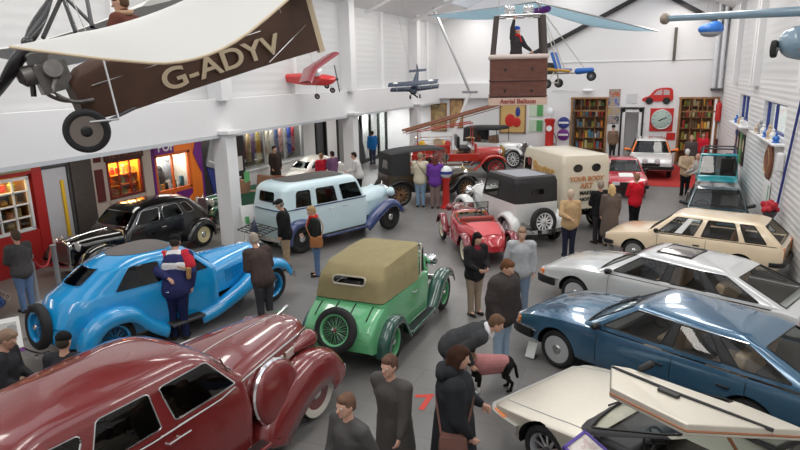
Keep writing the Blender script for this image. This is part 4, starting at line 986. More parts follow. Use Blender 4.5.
MB().tube([(-1.5, -.40, .62), (-1.72, -.40, .60), (-1.72, .40, .60), (-1.5, .40, .62)], .03, 8).build('spare_carrier', 'chrome', t)

# --- cream delivery van
CRM = paint((.78, .70, .55), .35, coat=.6)
t = place_car('delivery_van', 'cream vintage delivery van with gilt lettering and two oval rear windows', -2.55, 19.61, 124.8, 1.0)
sh = vintage(t, dict(c1=CRM, crown=.05, trim='black', seats=(.3,),
    levels=[lv(.70, .85, -1.9, .74, .74, .1), lv(1.0, .85, -1.9, .76, .76, .1, 0, .02), lv(1.3, .82, -1.9, .76, .76, .1, 0, .02), lv(1.34, .80, -1.9, .76, .76, .1, 0, .02), lv(2.05, .72, -1.9, .755, .755, .1, .01, .02), lv(2.24, .66, -1.86, .72, .72, .14, .02, .02)],
    windows=[(0, .05, .95, 3.1, 3.9, .05), (1, .06, .24, 3.1, 3.85, .05), (2, .22, .40, 3.63, 3.93, .2), (2, .60, .78, 3.63, 3.93, .2)],
    hood=[(.82, (.60, .62, 1.1, 1.28)), (1.3, (.46, .6, 1.08, 1.27)), (1.85, (.32, .58, 1.06, 1.24))], grille=(1.9, .55, 1.28, .32), louvres=8,
    wh=dict(R=.40, w=.14, xf=1.6, xr=-1.25, y=.68, style='artillery', col=CRM, spoke=CRM, cap='chrome', tw=.66),
    ff=[(.7, .45), (.95, .6), (1.25, .84), (1.6, .93), (1.92, .84), (2.1, .6)], fy=.68, fhw=.14, fdrop=.1, c2='black',
    rf=[(-1.7, .5), (-1.55, .78), (-1.25, .9), (-.95, .78), (-.8, .5)], rb=(-.8, .75, .42, .6, .8), lamps=[((1.85, .42, 1.05), .14)]))
rx = -1.945
tx = lambda s, y, z, sz, m, sx=1: text_obj(s, 'lettering', m, t, frame((rx, y, z), (0, -1, 0), (0, 0, 1)), sz, .004, .006, sx)
LE = mat('brown_lettering', (.58, .25, .10), .5)
tx('YOUR BODY', 0, 1.58, .185, LE); tx('ART', 0, 1.38, .21, LE); tx('MAKES', -.02, 1.17, .15, 'black'); tx('NOTES', -.02, .98, .14, 'black')
text_obj('Baxter', 'lettering', 'gold', t, frame((-.75, .785, 1.72), (-1, 0, 0), (0, 0, 1)), .52, .004, .008)
MB().lathe([(.13, 0), (.13, .015), (0, .016)], (.22, .775, 1.86), (0, 1, 0), 20).build('badge', mat('maroon_badge', (.18, .03, .03), .5), t)
for y in (-.35, .35): MB().tube([(-1.9, y, .72), (-1.98, y, .60), (-1.98, y, .45)], .02, 6).build('rear_bracket', 'black', t)
# ------------------------------------------------------------------ post-war cars
def modern(t, P):
    c1 = P['c1']; L = Loft(P['tab'], P.get('sec', SEC), 46)
    W = P['wh']; cab = P['cab']
    def mf(c): return 1 if cab[0] < c.x < cab[1] and c.z < L.zs(c.x)+.02 and abs(c.y) < L.w(c.x)*.93 and c.z > P.get('tubz', .5) else 0
    R = W['R']
    arch = [(x, W['R']+.02, P.get('ar', R+.04), s*(W['y']-.16) if s > 0 else s*(W['y']+.6), s*(W['y']+.6) if s > 0 else s*(W['y']-.16)) for x in (W['xf'], W['xr']) for s in (1, -1)]
    L.build(t, 'body', [c1, M['interior']], mf, arch)
    sh = Shell(P['levels'], P.get('crown', .03))
    sh.build(t, 'cabin', P.get('cmats', [c1]), mirror_windows(P['windows']), P.get('vm'), P.get('glass', 'glass'), P.get('trim', 'black'), P.get('tr', .011))
    for s in (1, -1):
        for x in (W['xf'], W['xr']): wheel(t, (x, W['y']*s, R), R, W.get('w', .18), W.get('style', 'alloy'), W.get('col', 'steel'), s, cap=W.get('cap', 'steel'), tw=W.get('tw', .66), spoke=W.get('spoke'))
        for (x, y, z) in P.get('mirrors', ()): MB().capsule((x, y*s, z), (x-.02, (y+.13)*s, z+.03), .05, .055, 10, ((0, 0, 1), 1.0)).build('wing_mirror', P.get('mirm', 'black'), t)
        for (x, k) in P.get('handles', ()):
            p = L.S(x, k); MB().box((p.x, (p.y+.012)*s, p.z), (.16, .02, .03)).build('door_handle', 'black', t, bevel=.006)
        for ln in P.get('lines', ()): L.line(t, 'door_seam', 'black', ln, s, .005, .0)
        if 'strip' in P: L.line(t, 'side_moulding', P.get('stripm', 'black'), [(P['strip'][0]+(P['strip'][1]-P['strip'][0])*i/16, P['strip'][2]) for i in range(17)], s, .016, .004)
    for (x, y, z) in P.get('seats', ()): seat(t, x, y, z, .5, P.get('seatm', 'tan_trim'))
    if 'bench' in P:
        x, z, w = P['bench']; b = MB(); b.box((x, 0, z), (.48, w, .16)); b.box((x-.28, 0, z+.27), (.14, w, .5), ry=-.2); b.build('rear_seat', P.get('seatm', 'tan_trim'), t, bevel=.04)
    if 'dash' in P: x, z, w = P['dash']; MB().box((x, 0, z), (.34, w, .16)).build('dashboard', 'black', t, bevel=.04)
    if 'steer' in P: steering(t, *P['steer'])
    for key, nm in (('fbump', 'front_bumper'), ('rbump', 'rear_bumper')):
        if key in P:
            z, h, th, xe, m = P[key]; sg = 1 if key == 'fbump' else -1; xn = P['tab'][-1 if sg > 0 else 0][0]
            xs = [xe+(xn-xe)*(i/10)**.6 for i in range(11)]
            side = [(x, L.w(x)+.012) for x in xs]; n2 = 9
            pts = [(x, y, z) for x, y in side]+[(xn+sg*.035*(1-(y/L.w(xn))**2)**.5+sg*.012, y, z) for y in [L.w(xn)*(1-2*k/n2)*.97 for k in range(n2+1)]]+[(x, -y, z) for x, y in side[::-1]]
            sweep(pts, [(-th, -h/2), (th*.8, -h/2), (th, -h*.3), (th, h*.3), (th*.8, h/2), (-th, h/2)]).build(nm, m, t)
    for (nm, c, sz, m, both) in P.get('boxes', ()):
        for s in ((1, -1) if both else (1,)): MB().box((c[0], c[1]*s, c[2]), sz[:3], rz=(sz[3]*s if len(sz) > 3 else 0)).build(nm, m, t, bevel=.008)
    return L, sh

SD_TAB = lambda d=.56: [(-2.44, (.74, .40, .74, .78)), (-2.36, (.80, .34, .86, .89)), (-2.1, (.85, .29, .905, .93)), (-2.0, (.86, .28, .905, .90)), (-1.92, (.865, .28, .905, d)), (-1.0, (.88, .26, .90, d)), (.70, (.885, .26, .885, d)), (.80, (.885, .26, .88, .90)), (.92, (.885, .26, .87, .925)), (1.4, (.88, .27, .83, .91)), (1.9, (.86, .30, .76, .85)), (2.15, (.82, .34, .69, .765)), (2.27, (.76, .38, .62, .68))]
def sd_levels(): return [lv((.885, .90), .98, -2.22, .80, .72, .10, bf=.10, bs=.02), lv((.93, .935), .90, -2.15, .785, .71, .10, bf=.10, bs=.02), lv((1.265, 1.225), .34, -1.42, .60, .565, .10, bf=.07, bs=.03), lv((1.30, 1.27), .27, -1.28, .575, .54, .12, bf=.06, bs=.03), lv((1.328, 1.30), .18, -1.2, .52, .49, .16, bf=.05, bs=.02)]
def executive(name, label, x, y, deg, c1, roofglass=False, hatch=True, wheelcol='steel', lampside=True):
    t = place_car(name, label, x, y, deg)
    win = [(0, .04, .96, .85, 2.12, .05), (1, .07, .365, 1.05, 2.0, .03), (1, .42, .635, 1.05, 2.0, .03), (1, .70, .90, 1.05, 2.0, .04), (2, .06, .94, .9, 2.1, .05)]
    L, sh = modern(t, dict(c1=c1, tab=SD_TAB(), levels=sd_levels(), windows=win, crown=.035, cab=(-2.0, .8), tubz=.5, 
        wh=dict(R=.315, w=.19, xf=1.41, xr=-1.405, y=.745, style='disc', col=mat('silver_wheel', (.55, .56, .57), .35, .3), cap='steel', tw=.68), mirrors=[(.72, .80, .93)], handles=[(-.25, .52), (-1.1, .52)],
        lines=[[(.70, k/20) for k in range(5, 15)], [(-.42, k/20) for k in range(5, 15)], [(-1.35, k/20) for k in range(8, 15)]], seats=[(.05, .38, .55), (.05, -.38, .55)], bench=(-.85, .56, 1.25), seatm='tan_trim', dash=(.66, .82, 1.35), steer=(.40, -.38, .86, .19, .5),
        fbump=(.47, .15, .04, 1.85, 'black'), rbump=(.50, .15, .04, -2.0, 'black'),
        boxes=[('indicator', (2.17, .76, .61), (.10, .13, .09, -.45), 'amber', True), ('headlamp', (2.27, .45, .60), (.05, .46, .10), 'lamp_glass', True), ('tail_lamp', (-2.40, .58, .74), (.07, .34, .14), 'red_lens', True)]))
    b = MB()
    sweep([(1.86+.0*k, L.w(1.9)*.0+(.86)*(1) , .545) for k in range(1)]*2, [(0, 0), (.001, 0), (0, .001)])
    xs = [1.75+(2.27-1.75)*i/8 for i in range(9)]
    pts = [(x, L.w(x)+.03, .545) for x in xs]+[(2.32, .7-1.4*k/8, .545) for k in range(9)]+[(x, -L.w(x)-.03, .545) for x in xs[::-1]]
    sweep(pts, [(-.01, -.012), (.025, -.012), (.025, .012), (-.01, .012)]).build('bumper_trim', 'chrome', t)
    # black pillars between the side windows, tailgate spoiler lip, wipers, bonnet seam
    for s, e in ((1, 1), (3, -1)):
        for a, bb in ((.366, .419), (.636, .699)):
            u0, u1 = (s+a, s+bb) if e > 0 else (s+1-bb, s+1-a)
            sh.patch(t, 'pillar_cover', 'black', u0, u1, 1.05, 2.0, .006)
        us = [s+(.06+.86*k/16 if e > 0 else .94-.86*k/16) for k in range(17)]
        sh.outline(t, 'drip_rail', 'chrome', [(u, 2.3) for u in us], .008, .003)
    for y0, y1 in ((.10, -.35), (-.30, -.65)): MB().tube([(1.03, y0, .93), (.96, (y0+y1)/2, .965), (.88, y1, .985)], .009, 5).build('wiper', 'black', t)
    for y in (.30, -.30): MB().tube([(x, y*(1-.08*(x-1)), L.zt(x)-.006) for x in (1.05, 1.4, 1.8, 2.1)], .004, 4).build('bonnet_crease', c1, t)
    if roofglass:
        rr_ = [(x, y) for x, y in ((.05, .33), (.05, -.33), (-.55, -.33), (-.55, .33))]
        b = MB(); rim = [V((x, y, 1.352-.02*abs(y))) for x, y in rr_]
        b.tube([p for p in rim], .02, 6, closed=True); o = b.build('sunroof', 'black', t)
        MB().grid([[V((.05-.6*i/6, -.33+.66*j/8, 1.349+.012*(1-(j/4-1)**2)*(1))) for j in range(9)] for i in range(7)]).build('sunroof_glass', mat('bronze_glass', (.16, .13, .11), .12, coat=1), o)
    return t, L, sh
t, L, sh = executive('hatchback_car', 'metallic blue 1980s five-door hatchback parked between the white hatchback and the silver gull-wing car', .577, 9.19, 151.4, paint((.05, .135, .23), .18, .35))
t2, L2, sh2 = executive('hatchback_car', 'silvery white 1980s five-door hatchback with a glass sunroof', .563, 11.94, 154.0, paint((.62, .63, .63), .2, .15), True)

# --- silver gull-wing sports car, its near door raised
STS = mat('brushed_stainless', (.70, .66, .57), .44, .7, noise=.05, nscale=20)
t = place_car('sports_car', 'brushed silver wedge-shaped sports car with its gull-wing door raised', .70, 6.42, 148.0)
GT = [(-2.12, (.86, .40, .76, .80)), (-2.0, (.92, .30, .82, .86)), (-1.3, (.96, .22, .84, .90)), (-1.15, (.97, .22, .83, .86)), (-1.08, (.97, .22, .83, .45)), (.58, (.96, .22, .80, .45)), (.66, (.96, .22, .79, .80)), (.8, (.95, .22, .77, .825)), (1.25, (.94, .24, .70, .765)), (1.8, (.91, .30, .615, .67)), (2.02, (.87, .36, .575, .61)), (2.08, (.82, .40, .54, .565))]
win = [(0, .025, .975, .12, 1.9, .04), (2, .08, .92, .4, 1.8, .04)]
GS = Shell([lv((.80, .86), .84, -1.95, .80, .74, .08, bf=.12), lv((1.06, 1.06), -.02, -.95, .60, .58, .08, bf=.06), lv((1.10, 1.10), -.14, -.85, .54, .52, .1, bf=.05)], .02)
L = Loft(GT, [(0, 0), (.85, 0), (.96, .06), (.985, .3), (1, .62), (.985, .95), (.955, 1.0), (.86, 1.3), (.5, 1.8), (0, 2)], 46)
arch = [(x, .33, .37, *((s*.58, s*1.5) if s > 0 else (s*1.5, s*.58))) for x in (1.24, -1.18) for s in (1, -1)]
L.build(t, 'body', [STS, M['interior']], lambda c: 1 if -1.1 < c.x < .64 and abs(c.y) < .88 and c.z > .4 and c.z < .80 else 0, arch)
GW = win+[(1, .10, .55, .15, .85, .04)]
# cabin: the near (left) side is open where the door has swung up
go = GS.build(t, 'cabin', [STS, M['black']], GW+[(3, .30, .93, .02, 1.98, .02, 'OPEN')], lambda u, v: 1 if v < 1.2 else 0, 'glass', 'black', .012)
for k in range(5):
    x = -1.0-.17*k; MB().box((x, 0, 1.075-.045*k), (.13, 1.16, .025), ry=-.12).build('louvre', 'black', t, bevel=.005)
for s in (1, -1):
    for x in (1.24, -1.18): wheel(t, (x, .78*s, .325), .325, .21, 'alloy', 'grey', s, tw=.66, spoke='steel', cap='dgrey')
    L.line(t, 'side_moulding', 'black', [(-.72+1.5*k/16, .40) for k in range(17)], s, .020, .004)
    MB().box((1.93, .895*s, .50), (.24, .05, .06), rz=-.30*s).build('indicator', 'amber', t, bevel=.01)
    L.line(t, 'bonnet_seam', 'grey', [(.84+1.14*k/10, .80) for k in range(11)], s, .007, -.004)
seat(t, -.25, .40, .38, .52, 'black'); seat(t, -.25, -.40, .38, .52, 'black'); MB().box((.45, 0, .70), (.4, 1.5, .2)).build('dashboard', 'dgrey', t, bevel=.05); steering(t, .18, .40, .78, .18, .5)
xs = [1.6+(2.08-1.6)*i/8 for i in range(9)]
pts = [(x, L.w(x)+.02, .47) for x in xs]+[(2.13, .78-1.56*k/8, .47) for k in range(9)]+[(x, -L.w(x)-.02, .47) for x in xs[::-1]]
sweep(pts, [(-.03, -.08), (.02, -.08), (.03, 0), (.02, .05), (-.03, .05)]).build('front_bumper', mat('satin_grey', (.38, .37, .35), .5), t)
sweep(pts, [(-.0, .0), (.045, .0), (.045, .03), (0, .03)]).build('bumper_strip', 'black', t)
for (y0, y1) in ((.2, -.3), (-.15, -.6)): MB().tube([(.90, y0, .835), (.80, (y0+y1)/2, .88), (.72, y1, .91)], .012, 5).build('wiper', 'black', t)
# raised door: flat outer skin nearly level, window frame dropping to the roof hinge
dr = MB(); outer = [(.38, .66, 1.66), (.50, .80, 1.69), (.12, 1.36, 1.80), (-.62, 1.40, 1.80), (-1.16, .50, 1.66)]
n_ = (V(outer[2])-V(outer[0])).cross(V(outer[4])-V(outer[0])).normalized()
if n_.z < 0: n_ = -n_
top = [V(p) for p in outer]; bot = [p-n_*.10 for p in top]; k = len(top)
dr.add(top+bot, [list(range(k)), [k+i for i in range(k)][::-1]]+[[i, k+i, k+(i+1) % k, (i+1) % k] for i in range(k)])
door = dr.build('gull_wing_door', STS, t, smooth=0, bevel=.012)
MB().tube([V((.45, .86, 1.70))+n_*.004, V((-.2, .87, 1.712))+n_*.004, V((-1.02, .80, 1.702))+n_*.004], .018, 6).build('rubbing_strip', 'black', door)
MB().tube([p-n_*.06 for p in (top[2], (top[2]+top[3])/2, top[3], top[4])], .011, 6).build('door_seal', mat('tan_seal', (.36, .15, .07), .6), door)
b = MB()
hin = [V((-.14, .10, 1.13)), V((-.82, .10, 1.13))]
for a, c in ((hin[0], top[0]-n_*.06), (hin[1], top[4]-n_*.06), (hin[0], hin[1])): b.tube([a, c], .028, 6)
b.build('window_frame', 'dgrey', door)
MB().add([hin[0], hin[1], top[4]-n_*.06, top[0]-n_*.06], [(0, 1, 2, 3)]).build('door_window', 'dglass', door)
MB().box((-.2, .95, 1.738), (.20, .06, .03)).build('door_pull', 'black', door, bevel=.01)
MB().tube([(-.62, .30, 1.0), (-.70, 1.0, 1.68)], .016, 6).build('gas_strut', mat('tan_seal', (.45, .17, .07), .6), door)
MB().capsule((.28, .62, 1.68), (.22, .57, 1.73), .035, .04, 10).build('wing_mirror', 'black', door)

# --- cream estate-like hatchback
CR2 = paint((.86, .70, .49), .3)
t = place_car('hatchback_car', 'cream small 1970s hatchback with a white card in its side window', 1.26, 15.75, 163.0, .95)
L, sh = modern(t, dict(c1=CR2, tab=[(-2.05, (.70, .42, .80, .84)), (-1.98, (.76, .34, .86, .89)), (-1.9, (.78, .30, .87, .88)), (-1.84, (.785, .28, .87, .55)), (-.8, (.80, .26, .87, .55)), (.66, (.80, .26, .85, .55)), (.75, (.80, .26, .85, .86)), (.88, (.80, .26, .84, .89)), (1.3, (.79, .28, .79, .85)), (1.75, (.76, .32, .73, .78)), (1.95, (.70, .36, .67, .71)), (2.0, (.66, .40, .62, .65))],
    levels=[lv((.86, .88), .92, -2.0, .73, .70, .1, bf=.07), lv((.91, .93), .85, -1.97, .72, .69, .1, bf=.07), lv((1.28, 1.28), .42, -1.60, .58, .57, .1, bf=.05, br=.02), lv((1.315, 1.315), .36, -1.52, .555, .545, .12, bf=.05, br=.02), lv((1.34, 1.34), .28, -1.44, .5, .5, .16, bf=.04)], crown=.03,
    windows=[(0, .05, .95, .85, 2.1, .05), (1, .07, .36, .6, 2.05, .05), (1, .42, .70, .6, 2.05, .05), (1, .75, .90, .6, 2.05, .06), (2, .08, .92, .95, 2.05, .06)], cab=(-1.88, .75), tubz=.5,
    wh=dict(R=.29, w=.15, xf=1.22, xr=-1.2, y=.68, style='disc', col='steel', cap='chrome', tw=.68), mirrors=[(.7, .74, .92)], handles=[(-.25, .52)], lines=[[(.66, k/20) for k in range(5, 15)], [(-.45, k/20) for k in range(5, 15)]],
    seats=[(.1, .36, .52), (.1, -.36, .52)], bench=(-.7, .54, 1.15), seatm='brown_leather', dash=(.62, .8, 1.2), steer=(.42, -.36, .84, .18, .5),
    fbump=(.46, .10, .04, 1.75, 'black'), rbump=(.48, .10, .04, -1.8, 'black'), boxes=[('tail_lamp', (-2.03, .58, .72), (.06, .16, .24), 'amber', True), ('headlamp', (2.0, .45, .58), (.05, .26, .12), 'lamp_glass', True)]))
a, b_ = sh.pt(3.62, 1.98, .012), sh.pt(3.80, 1.98, .012)
card = MB(); c = [sh.pt(u, v, .015) for u, v in ((3.735, .9), (3.795, .9), (3.795, 2.0), (3.735, 2.0))]; n_ = (c[1]-c[0]).cross(c[3]-c[0]).normalized()*.006
card.add([p+n_ for p in c]+[p-n_ for p in c], [(0, 1, 2, 3), (7, 6, 5, 4), (0, 4, 5, 1), (1, 5, 6, 2), (2, 6, 7, 3), (3, 7, 4, 0)]); card.build('window_card', 'paper', t, smooth=0)

# --- dark blue-grey saloon facing the camera by the right wall
DKB = paint((.025, .06, .075), .2, .2)
def saloon(name, label, x, y, deg, c1, sc=1.0, glass='glass', roof=None, hatch=False, cm=None, vm=None):
    t = place_car(name, label, x, y, deg, sc)
    xr = -1.95 if hatch else -1.35; rb = (-1.5 if hatch else -.85)
    tab = [(-2.1, (.70, .42, .80, .83)), (-2.0, (.77, .34, .86, .89)), (-1.7, (.80, .30, .88, .915)), (-1.38, (.81, .28, .88, .91)), (-1.3, (.81, .28, .88, .56)), (.68, (.81, .26, .86, .56)), (.76, (.81, .26, .86, .88)), (.9, (.81, .26, .85, .90)), (1.35, (.80, .28, .80, .86)), (1.85, (.77, .32, .74, .78)), (2.0, (.72, .36, .68, .71)), (2.05, (.68, .40, .63, .65))]
    if hatch: tab = [(-2.0, (.72, .42, .82, .86)), (-1.92, (.78, .32, .87, .885)), (-1.86, (.79, .3, .88, .56))]+tab[5:]
    return t, *modern(t, dict(c1=c1, tab=tab, levels=[lv((.87, .89), .92, xr, .74, .70, .1, bf=.07, br=.04), lv((.92, .94), .85, xr+.05, .73, .69, .1, bf=.07, br=.04), lv((1.30, 1.29), .36, rb-.06, .585, .57, .1, bf=.05, br=.04), lv((1.335, 1.325), .30, rb, .56, .545, .12, bf=.05, br=.04), lv((1.36, 1.35), .22, rb+.08, .5, .49, .16, bf=.04)], crown=.03, cmats=cm or [c1], vm=vm,
        windows=[(0, .05, .95, .85, 2.1, .05), (1, .08, .44, 1.05, 2.02, .05), (1, .49, .82 if not hatch else .72, 1.05, 2.02, .05), (2, .08, .92, .95, 2.05, .06)]+([(1, .77, .9, 1.05, 2.02, .05)] if hatch else []), cab=(-1.36 if not hatch else -1.9, .75), tubz=.5,
        wh=dict(R=.30, w=.17, xf=1.25, xr=-1.25, y=.69, style='alloy', col='steel', tw=.68), mirrors=[(.7, .76, .94)], handles=[(-.25, .52)], lines=[[(.66, k/20) for k in range(5, 15)], [(-.45, k/20) for k in range(5, 15)]],
        seats=[(.1, .36, .54), (.1, -.36, .54)], bench=(-.75, .56, 1.15), seatm='grey', dash=(.62, .82, 1.2), steer=(.42, -.36, .86, .18, .5), glass=glass,
        fbump=(.46, .12, .04, 1.7, 'black'), rbump=(.48, .12, .04, -1.75, 'black'), boxes=[('tail_lamp', (tab[0][0]+.01, .55, .72), (.06, .24, .14), 'red_lens', True), ('headlamp', (2.04, .47, .59), (.05, .28, .13), 'lamp_glass', True), ('grille', (2.05, 0, .59), (.04, .62, .12), 'black', False)]))
saloon('saloon_car', 'dark blue-grey 1970s saloon facing the camera beside the right wall', 2.02, 19.1, 266.0, DKB, 1.0)
CRD = paint((.52, .03, .05), .22)
t, L, sh = saloon('sports_coupe', 'red 1970s coupe with pale patch on its bonnet, behind the cream van', -.72, 25.4, 279.0, CRD, .92)
b = MB(); 
for s in (1, -1): pass
MB().grid([[V((x, y, L.zt(x)-.035*(abs(y)/.7)**2+.008)) for y in (-.30, -.1, .1, .25)] for x in (1.15, 1.3, 1.5, 1.7)]).build('bonnet_flash', 'paper', t)
RW = paint((.74, .74, .73), .25)
t, L, sh = saloon('rally_car', 'white rally hatchback with orange window pillars facing the camera under the clock',   .3, 30.2, 271.0, RW, 1.12, 'dglass', hatch=True, cm=[RW, M['orange']], vm=lambda u, v: 1 if .8 < v < 2.2 else 0)
for s in (1, -1):
    MB().capsule((.68, .80*s, .98), (.66, .95*s, 1.0), .06, .07, 10).build('door_mirror', 'orange', t)
    headlamp(t, (2.08, .22*s, .72), .10)
MB().box((.85, 0, .875), (.1, 1.3, .02)).build('cowl', 'black', t)

# --- small turquoise open-backed utility vehicle against the right wall
TEAL = paint((.02, .36, .42), .3)
t = place_car('utility_car', 'small turquoise utility car with a framed windscreen and roof hoop beside the right wall', 2.42, 23.3, 265.0, 1.0)
b = Loft([(-1.5, (.60, .45, .95, .97)), (-1.45, (.64, .40, 1.0, 1.02)), (.40, (.66, .38, 1.0, 1.02)), (.55, (.64, .38, 1.0, 1.06)), (1.3, (.60, .42, .95, 1.0)), (1.4, (.56, .45, .9, .93))], [(0, 0), (.9, 0), (.98, .1), (1, .5), (.99, .9), (.95, 1), (.8, 1.7), (0, 2)], 24)
b.build(t, 'body', [TEAL, M['interior']], None, [(x, .34, .40, *((s*.5, s*1.2) if s > 0 else (s*1.2, s*.5))) for x in (.95, -.95) for s in (1, -1)])
for s in (1, -1):
    for x in (.95, -.95): wheel(t, (x, .58*s, .34), .34, .16, 'disc', 'grey', s)
    headlamp(t, (1.42, .36*s, .72), .09)
f = MB(); w_ = [(.50, .58, 1.04), (.50, -.58, 1.04), (.22, -.53, 1.74), (.22, .53, 1.74)]
f.tube(w_, .055, 6, closed=True); wf = f.build('windscreen_frame', TEAL, t)
MB().add(w_, [(0, 1, 2, 3)]).build('windscreen', 'dglass', wf)
f = MB()
for x in (-.5, -1.35): f.tube([(x, .6, 1.0), (x, .55, 1.80), (x, .45, 1.86), (x, -.45, 1.86), (x, -.55, 1.80), (x, -.6, 1.0)], .03, 6)
for y in (.5, -.5): f.tube([(.22, y, 1.76), (-.5, y, 1.84), (-1.35, y, 1.84)], .025, 6)
f.build('roof_hoops', 'dgrey', t)
seat(t, -.15, .3, 1.0, .45, 'black'); seat(t, -.15, -.3, 1.0, .45, 'black'); steering(t, .25, -.3, 1.2, .17)

# --- dark blue car cut by the left edge, and rounded white car under the gallery
t = place_car('saloon_car', 'dark blue rounded car cut off by the left edge of the picture', -12.45, 6.35, 80.0, .9)
DNB = paint((.012, .04, .16), .2)
vintage(t, dict(c1=DNB, crown=.08, levels=[lv(.28, .8, -1.6, .68, .5, .2, br=.1, bs=.05), lv(.65, .85, -1.75, .72, .55, .25, 0, .15, .05), lv(.95, .75, -1.6, .68, .5, .25, .02, .15, .05), lv(1.0, .7, -1.5, .66, .48, .25, .02, .15, .05), lv(1.32, .35, -1.05, .55, .4, .25, .05, .1, .05), lv(1.42, .2, -.9, .46, .34, .3, .05, .1, .04)],
    windows=[(0, .06, .94, 3.1, 3.9, .06), (1, .08, .45, 3.1, 3.9, .07), (1, .5, .85, 3.1, 3.9, .1), (2, .2, .8, 3.2, 3.9, .06)], hood=[(.75, (.60, .45, .88, 1.0)), (1.3, (.46, .43, .84, .96)), (1.7, (.30, .42, .74, .82))],
    wh=dict(R=.31, w=.15, xf=1.15, xr=-1.2, y=.62, style='disc', col=DNB), ff=[(.5, .3), (.65, .45), (.9, .66), (1.2, .72), (1.5, .62), (1.66, .4)], fy=.60, fhw=.18, fdrop=.2, rf=[(-1.72, .3), (-1.6, .55), (-1.2, .72), (-.85, .6), (-.7, .35)], lamps=[((1.6, .42, .72), .1)], bumpers=[(1.85, .4, .7, 1)]))
t = place_car('saloon_car', 'rounded off-white small car under the gallery in front of the costume shop', -12.75, 21.9, 250.0, .92)
WB = paint((.74, .72, .66), .3)
vintage(t, dict(c1=WB, crown=.1, levels=[lv(.3, .9, -1.7, .66, .5, .25, br=.1, bs=.06), lv(.7, .95, -1.9, .70, .55, .3, 0, .2, .06), lv(1.0, .75, -1.7, .66, .5, .3, .02, .2, .06), lv(1.05, .70, -1.6, .64, .48, .3, .03, .2, .06), lv(1.36, .30, -1.0, .52, .4, .3, .05, .15, .05), lv(1.46, .15, -.85, .44, .32, .3, .05, .12, .04)],
    windows=[(0, .06, .94, 3.1, 3.9, .07), (1, .08, .45, 3.1, 3.9, .09), (1, .5, .8, 3.1, 3.9, .12), (2, .25, .75, 3.3, 3.9, .08)], hood=[(.8, (.60, .5, .9, 1.02)), (1.3, (.46, .46, .84, .95)), (1.75, (.30, .42, .66, .72))],
    wh=dict(R=.32, w=.14, xf=1.2, xr=-1.2, y=.62, style='disc', col=WB), ff=[(.5, .3), (.65, .48), (.9, .70), (1.2, .76), (1.55, .66), (1.7, .4)], fy=.62, fhw=.17, fdrop=.2, rf=[(-1.75, .3), (-1.6, .58), (-1.2, .76), (-.85, .64), (-.7, .35)], lamps=[((1.58, .58, .68), .1)], bumpers=[(1.9, .38, .7, 1), (-2.1, .38, .7, -1)], seatm='interior'))
# --- green vintage car behind the white pillar
GV = paint((.015, .10, .05), .25)
t = place_car('tourer_car', 'dark green vintage car half hidden behind the white pillar', -12.3, 16.4, 255.0, .95)
vintage(t, dict(c1=GV, crown=-.2, levels=[lv(.42, .5, -1.4, .56, .52, .1), lv(.75, .5, -1.5, .60, .56, .1), lv(1.02, .48, -1.48, .58, .54, .1)], hood=[(.48, (.5, .55, .92, 1.06)), (1.0, (.38, .53, .9, 1.05)), (1.4, (.27, .5, .88, 1.02))], louvres=8, grille=(1.45, .45, 1.06, .27),
    wh=dict(R=.36, w=.11, xf=1.25, xr=-1.2, y=.62, style='wire', col=GV, spoke='steel', tw=.7), ff=[(.5, .4), (.72, .55), (.95, .76), (1.25, .84), (1.55, .76), (1.7, .55)], fy=.62, fhw=.13, fdrop=.08, rf=[(-1.7, .5), (-1.5, .76), (-1.2, .84), (-.9, .76), (-.72, .5)], rb=(-.7, .5, .36, .55, .75), lamps=[((1.4, .38, .9), .13)]))
MB().box((.5, 0, 1.24), (.02, .98, .42)).build('windscreen', 'glass', t)

# --- old white car with a black hood behind the fire engine
t = place_car('tourer_car', 'white veteran car with a black hood behind the red fire engine', -7.05, 31.0, -18.0, 1.0)
vintage(t, dict(c1=WHT, c2=WHT, crown=-.2, levels=[lv(.5, .4, -1.6, .58, .56, .1), lv(.85, .4, -1.7, .62, .60, .1), lv(1.15, .38, -1.68, .60, .58, .1)], hood=[(.38, (.52, .62, 1.0, 1.2)), (1.0, (.42, .6, 1.0, 1.18)), (1.55, (.32, .58, .98, 1.14))], grille=(1.6, .52, 1.18, .32),
    wh=dict(R=.44, w=.12, xf=1.4, xr=-1.35, y=.68, style='artillery', col='white', spoke='white', tw=.74), ff=[(.55, .5), (.8, .66), (1.05, .92), (1.4, 1.0), (1.72, .92), (1.9, .7)], fy=.68, fhw=.13, fdrop=.06, rf=[(-1.9, .6), (-1.7, .9), (-1.35, 1.0), (-1.0, .9), (-.8, .6)], lamps=[((1.55, .42, 1.0), .14)]))
hs = Shell([lv((1.62, 1.6), .35, -1.6, .62, .6, .1), lv((1.9, 1.86), .4, -1.6, .62, .6, .12), lv((1.98, 1.92), .32, -1.5, .56, .54, .2)], .03)
MB().grid([[hs.S(u, v) for u in [4*k/48 for k in range(48)]] for v in (.6, 1, 1.5, 2, 2.2, 2.5, 2.99)], cv=True).build('canvas_hood', HB, t, smooth=60)
for s in (1, -1):
    sheet(t, 'side_curtain', HB, [(-.8, .6*s, 1.15), (-1.66, .58*s, 1.15), (-1.6, .6*s, 1.86), (-.8, .61*s, 1.86)]); MB().tube([(.38, .58*s, 1.18), (.38, .6*s, 1.9)], .02, 6).build('hood_stick', 'black', t)

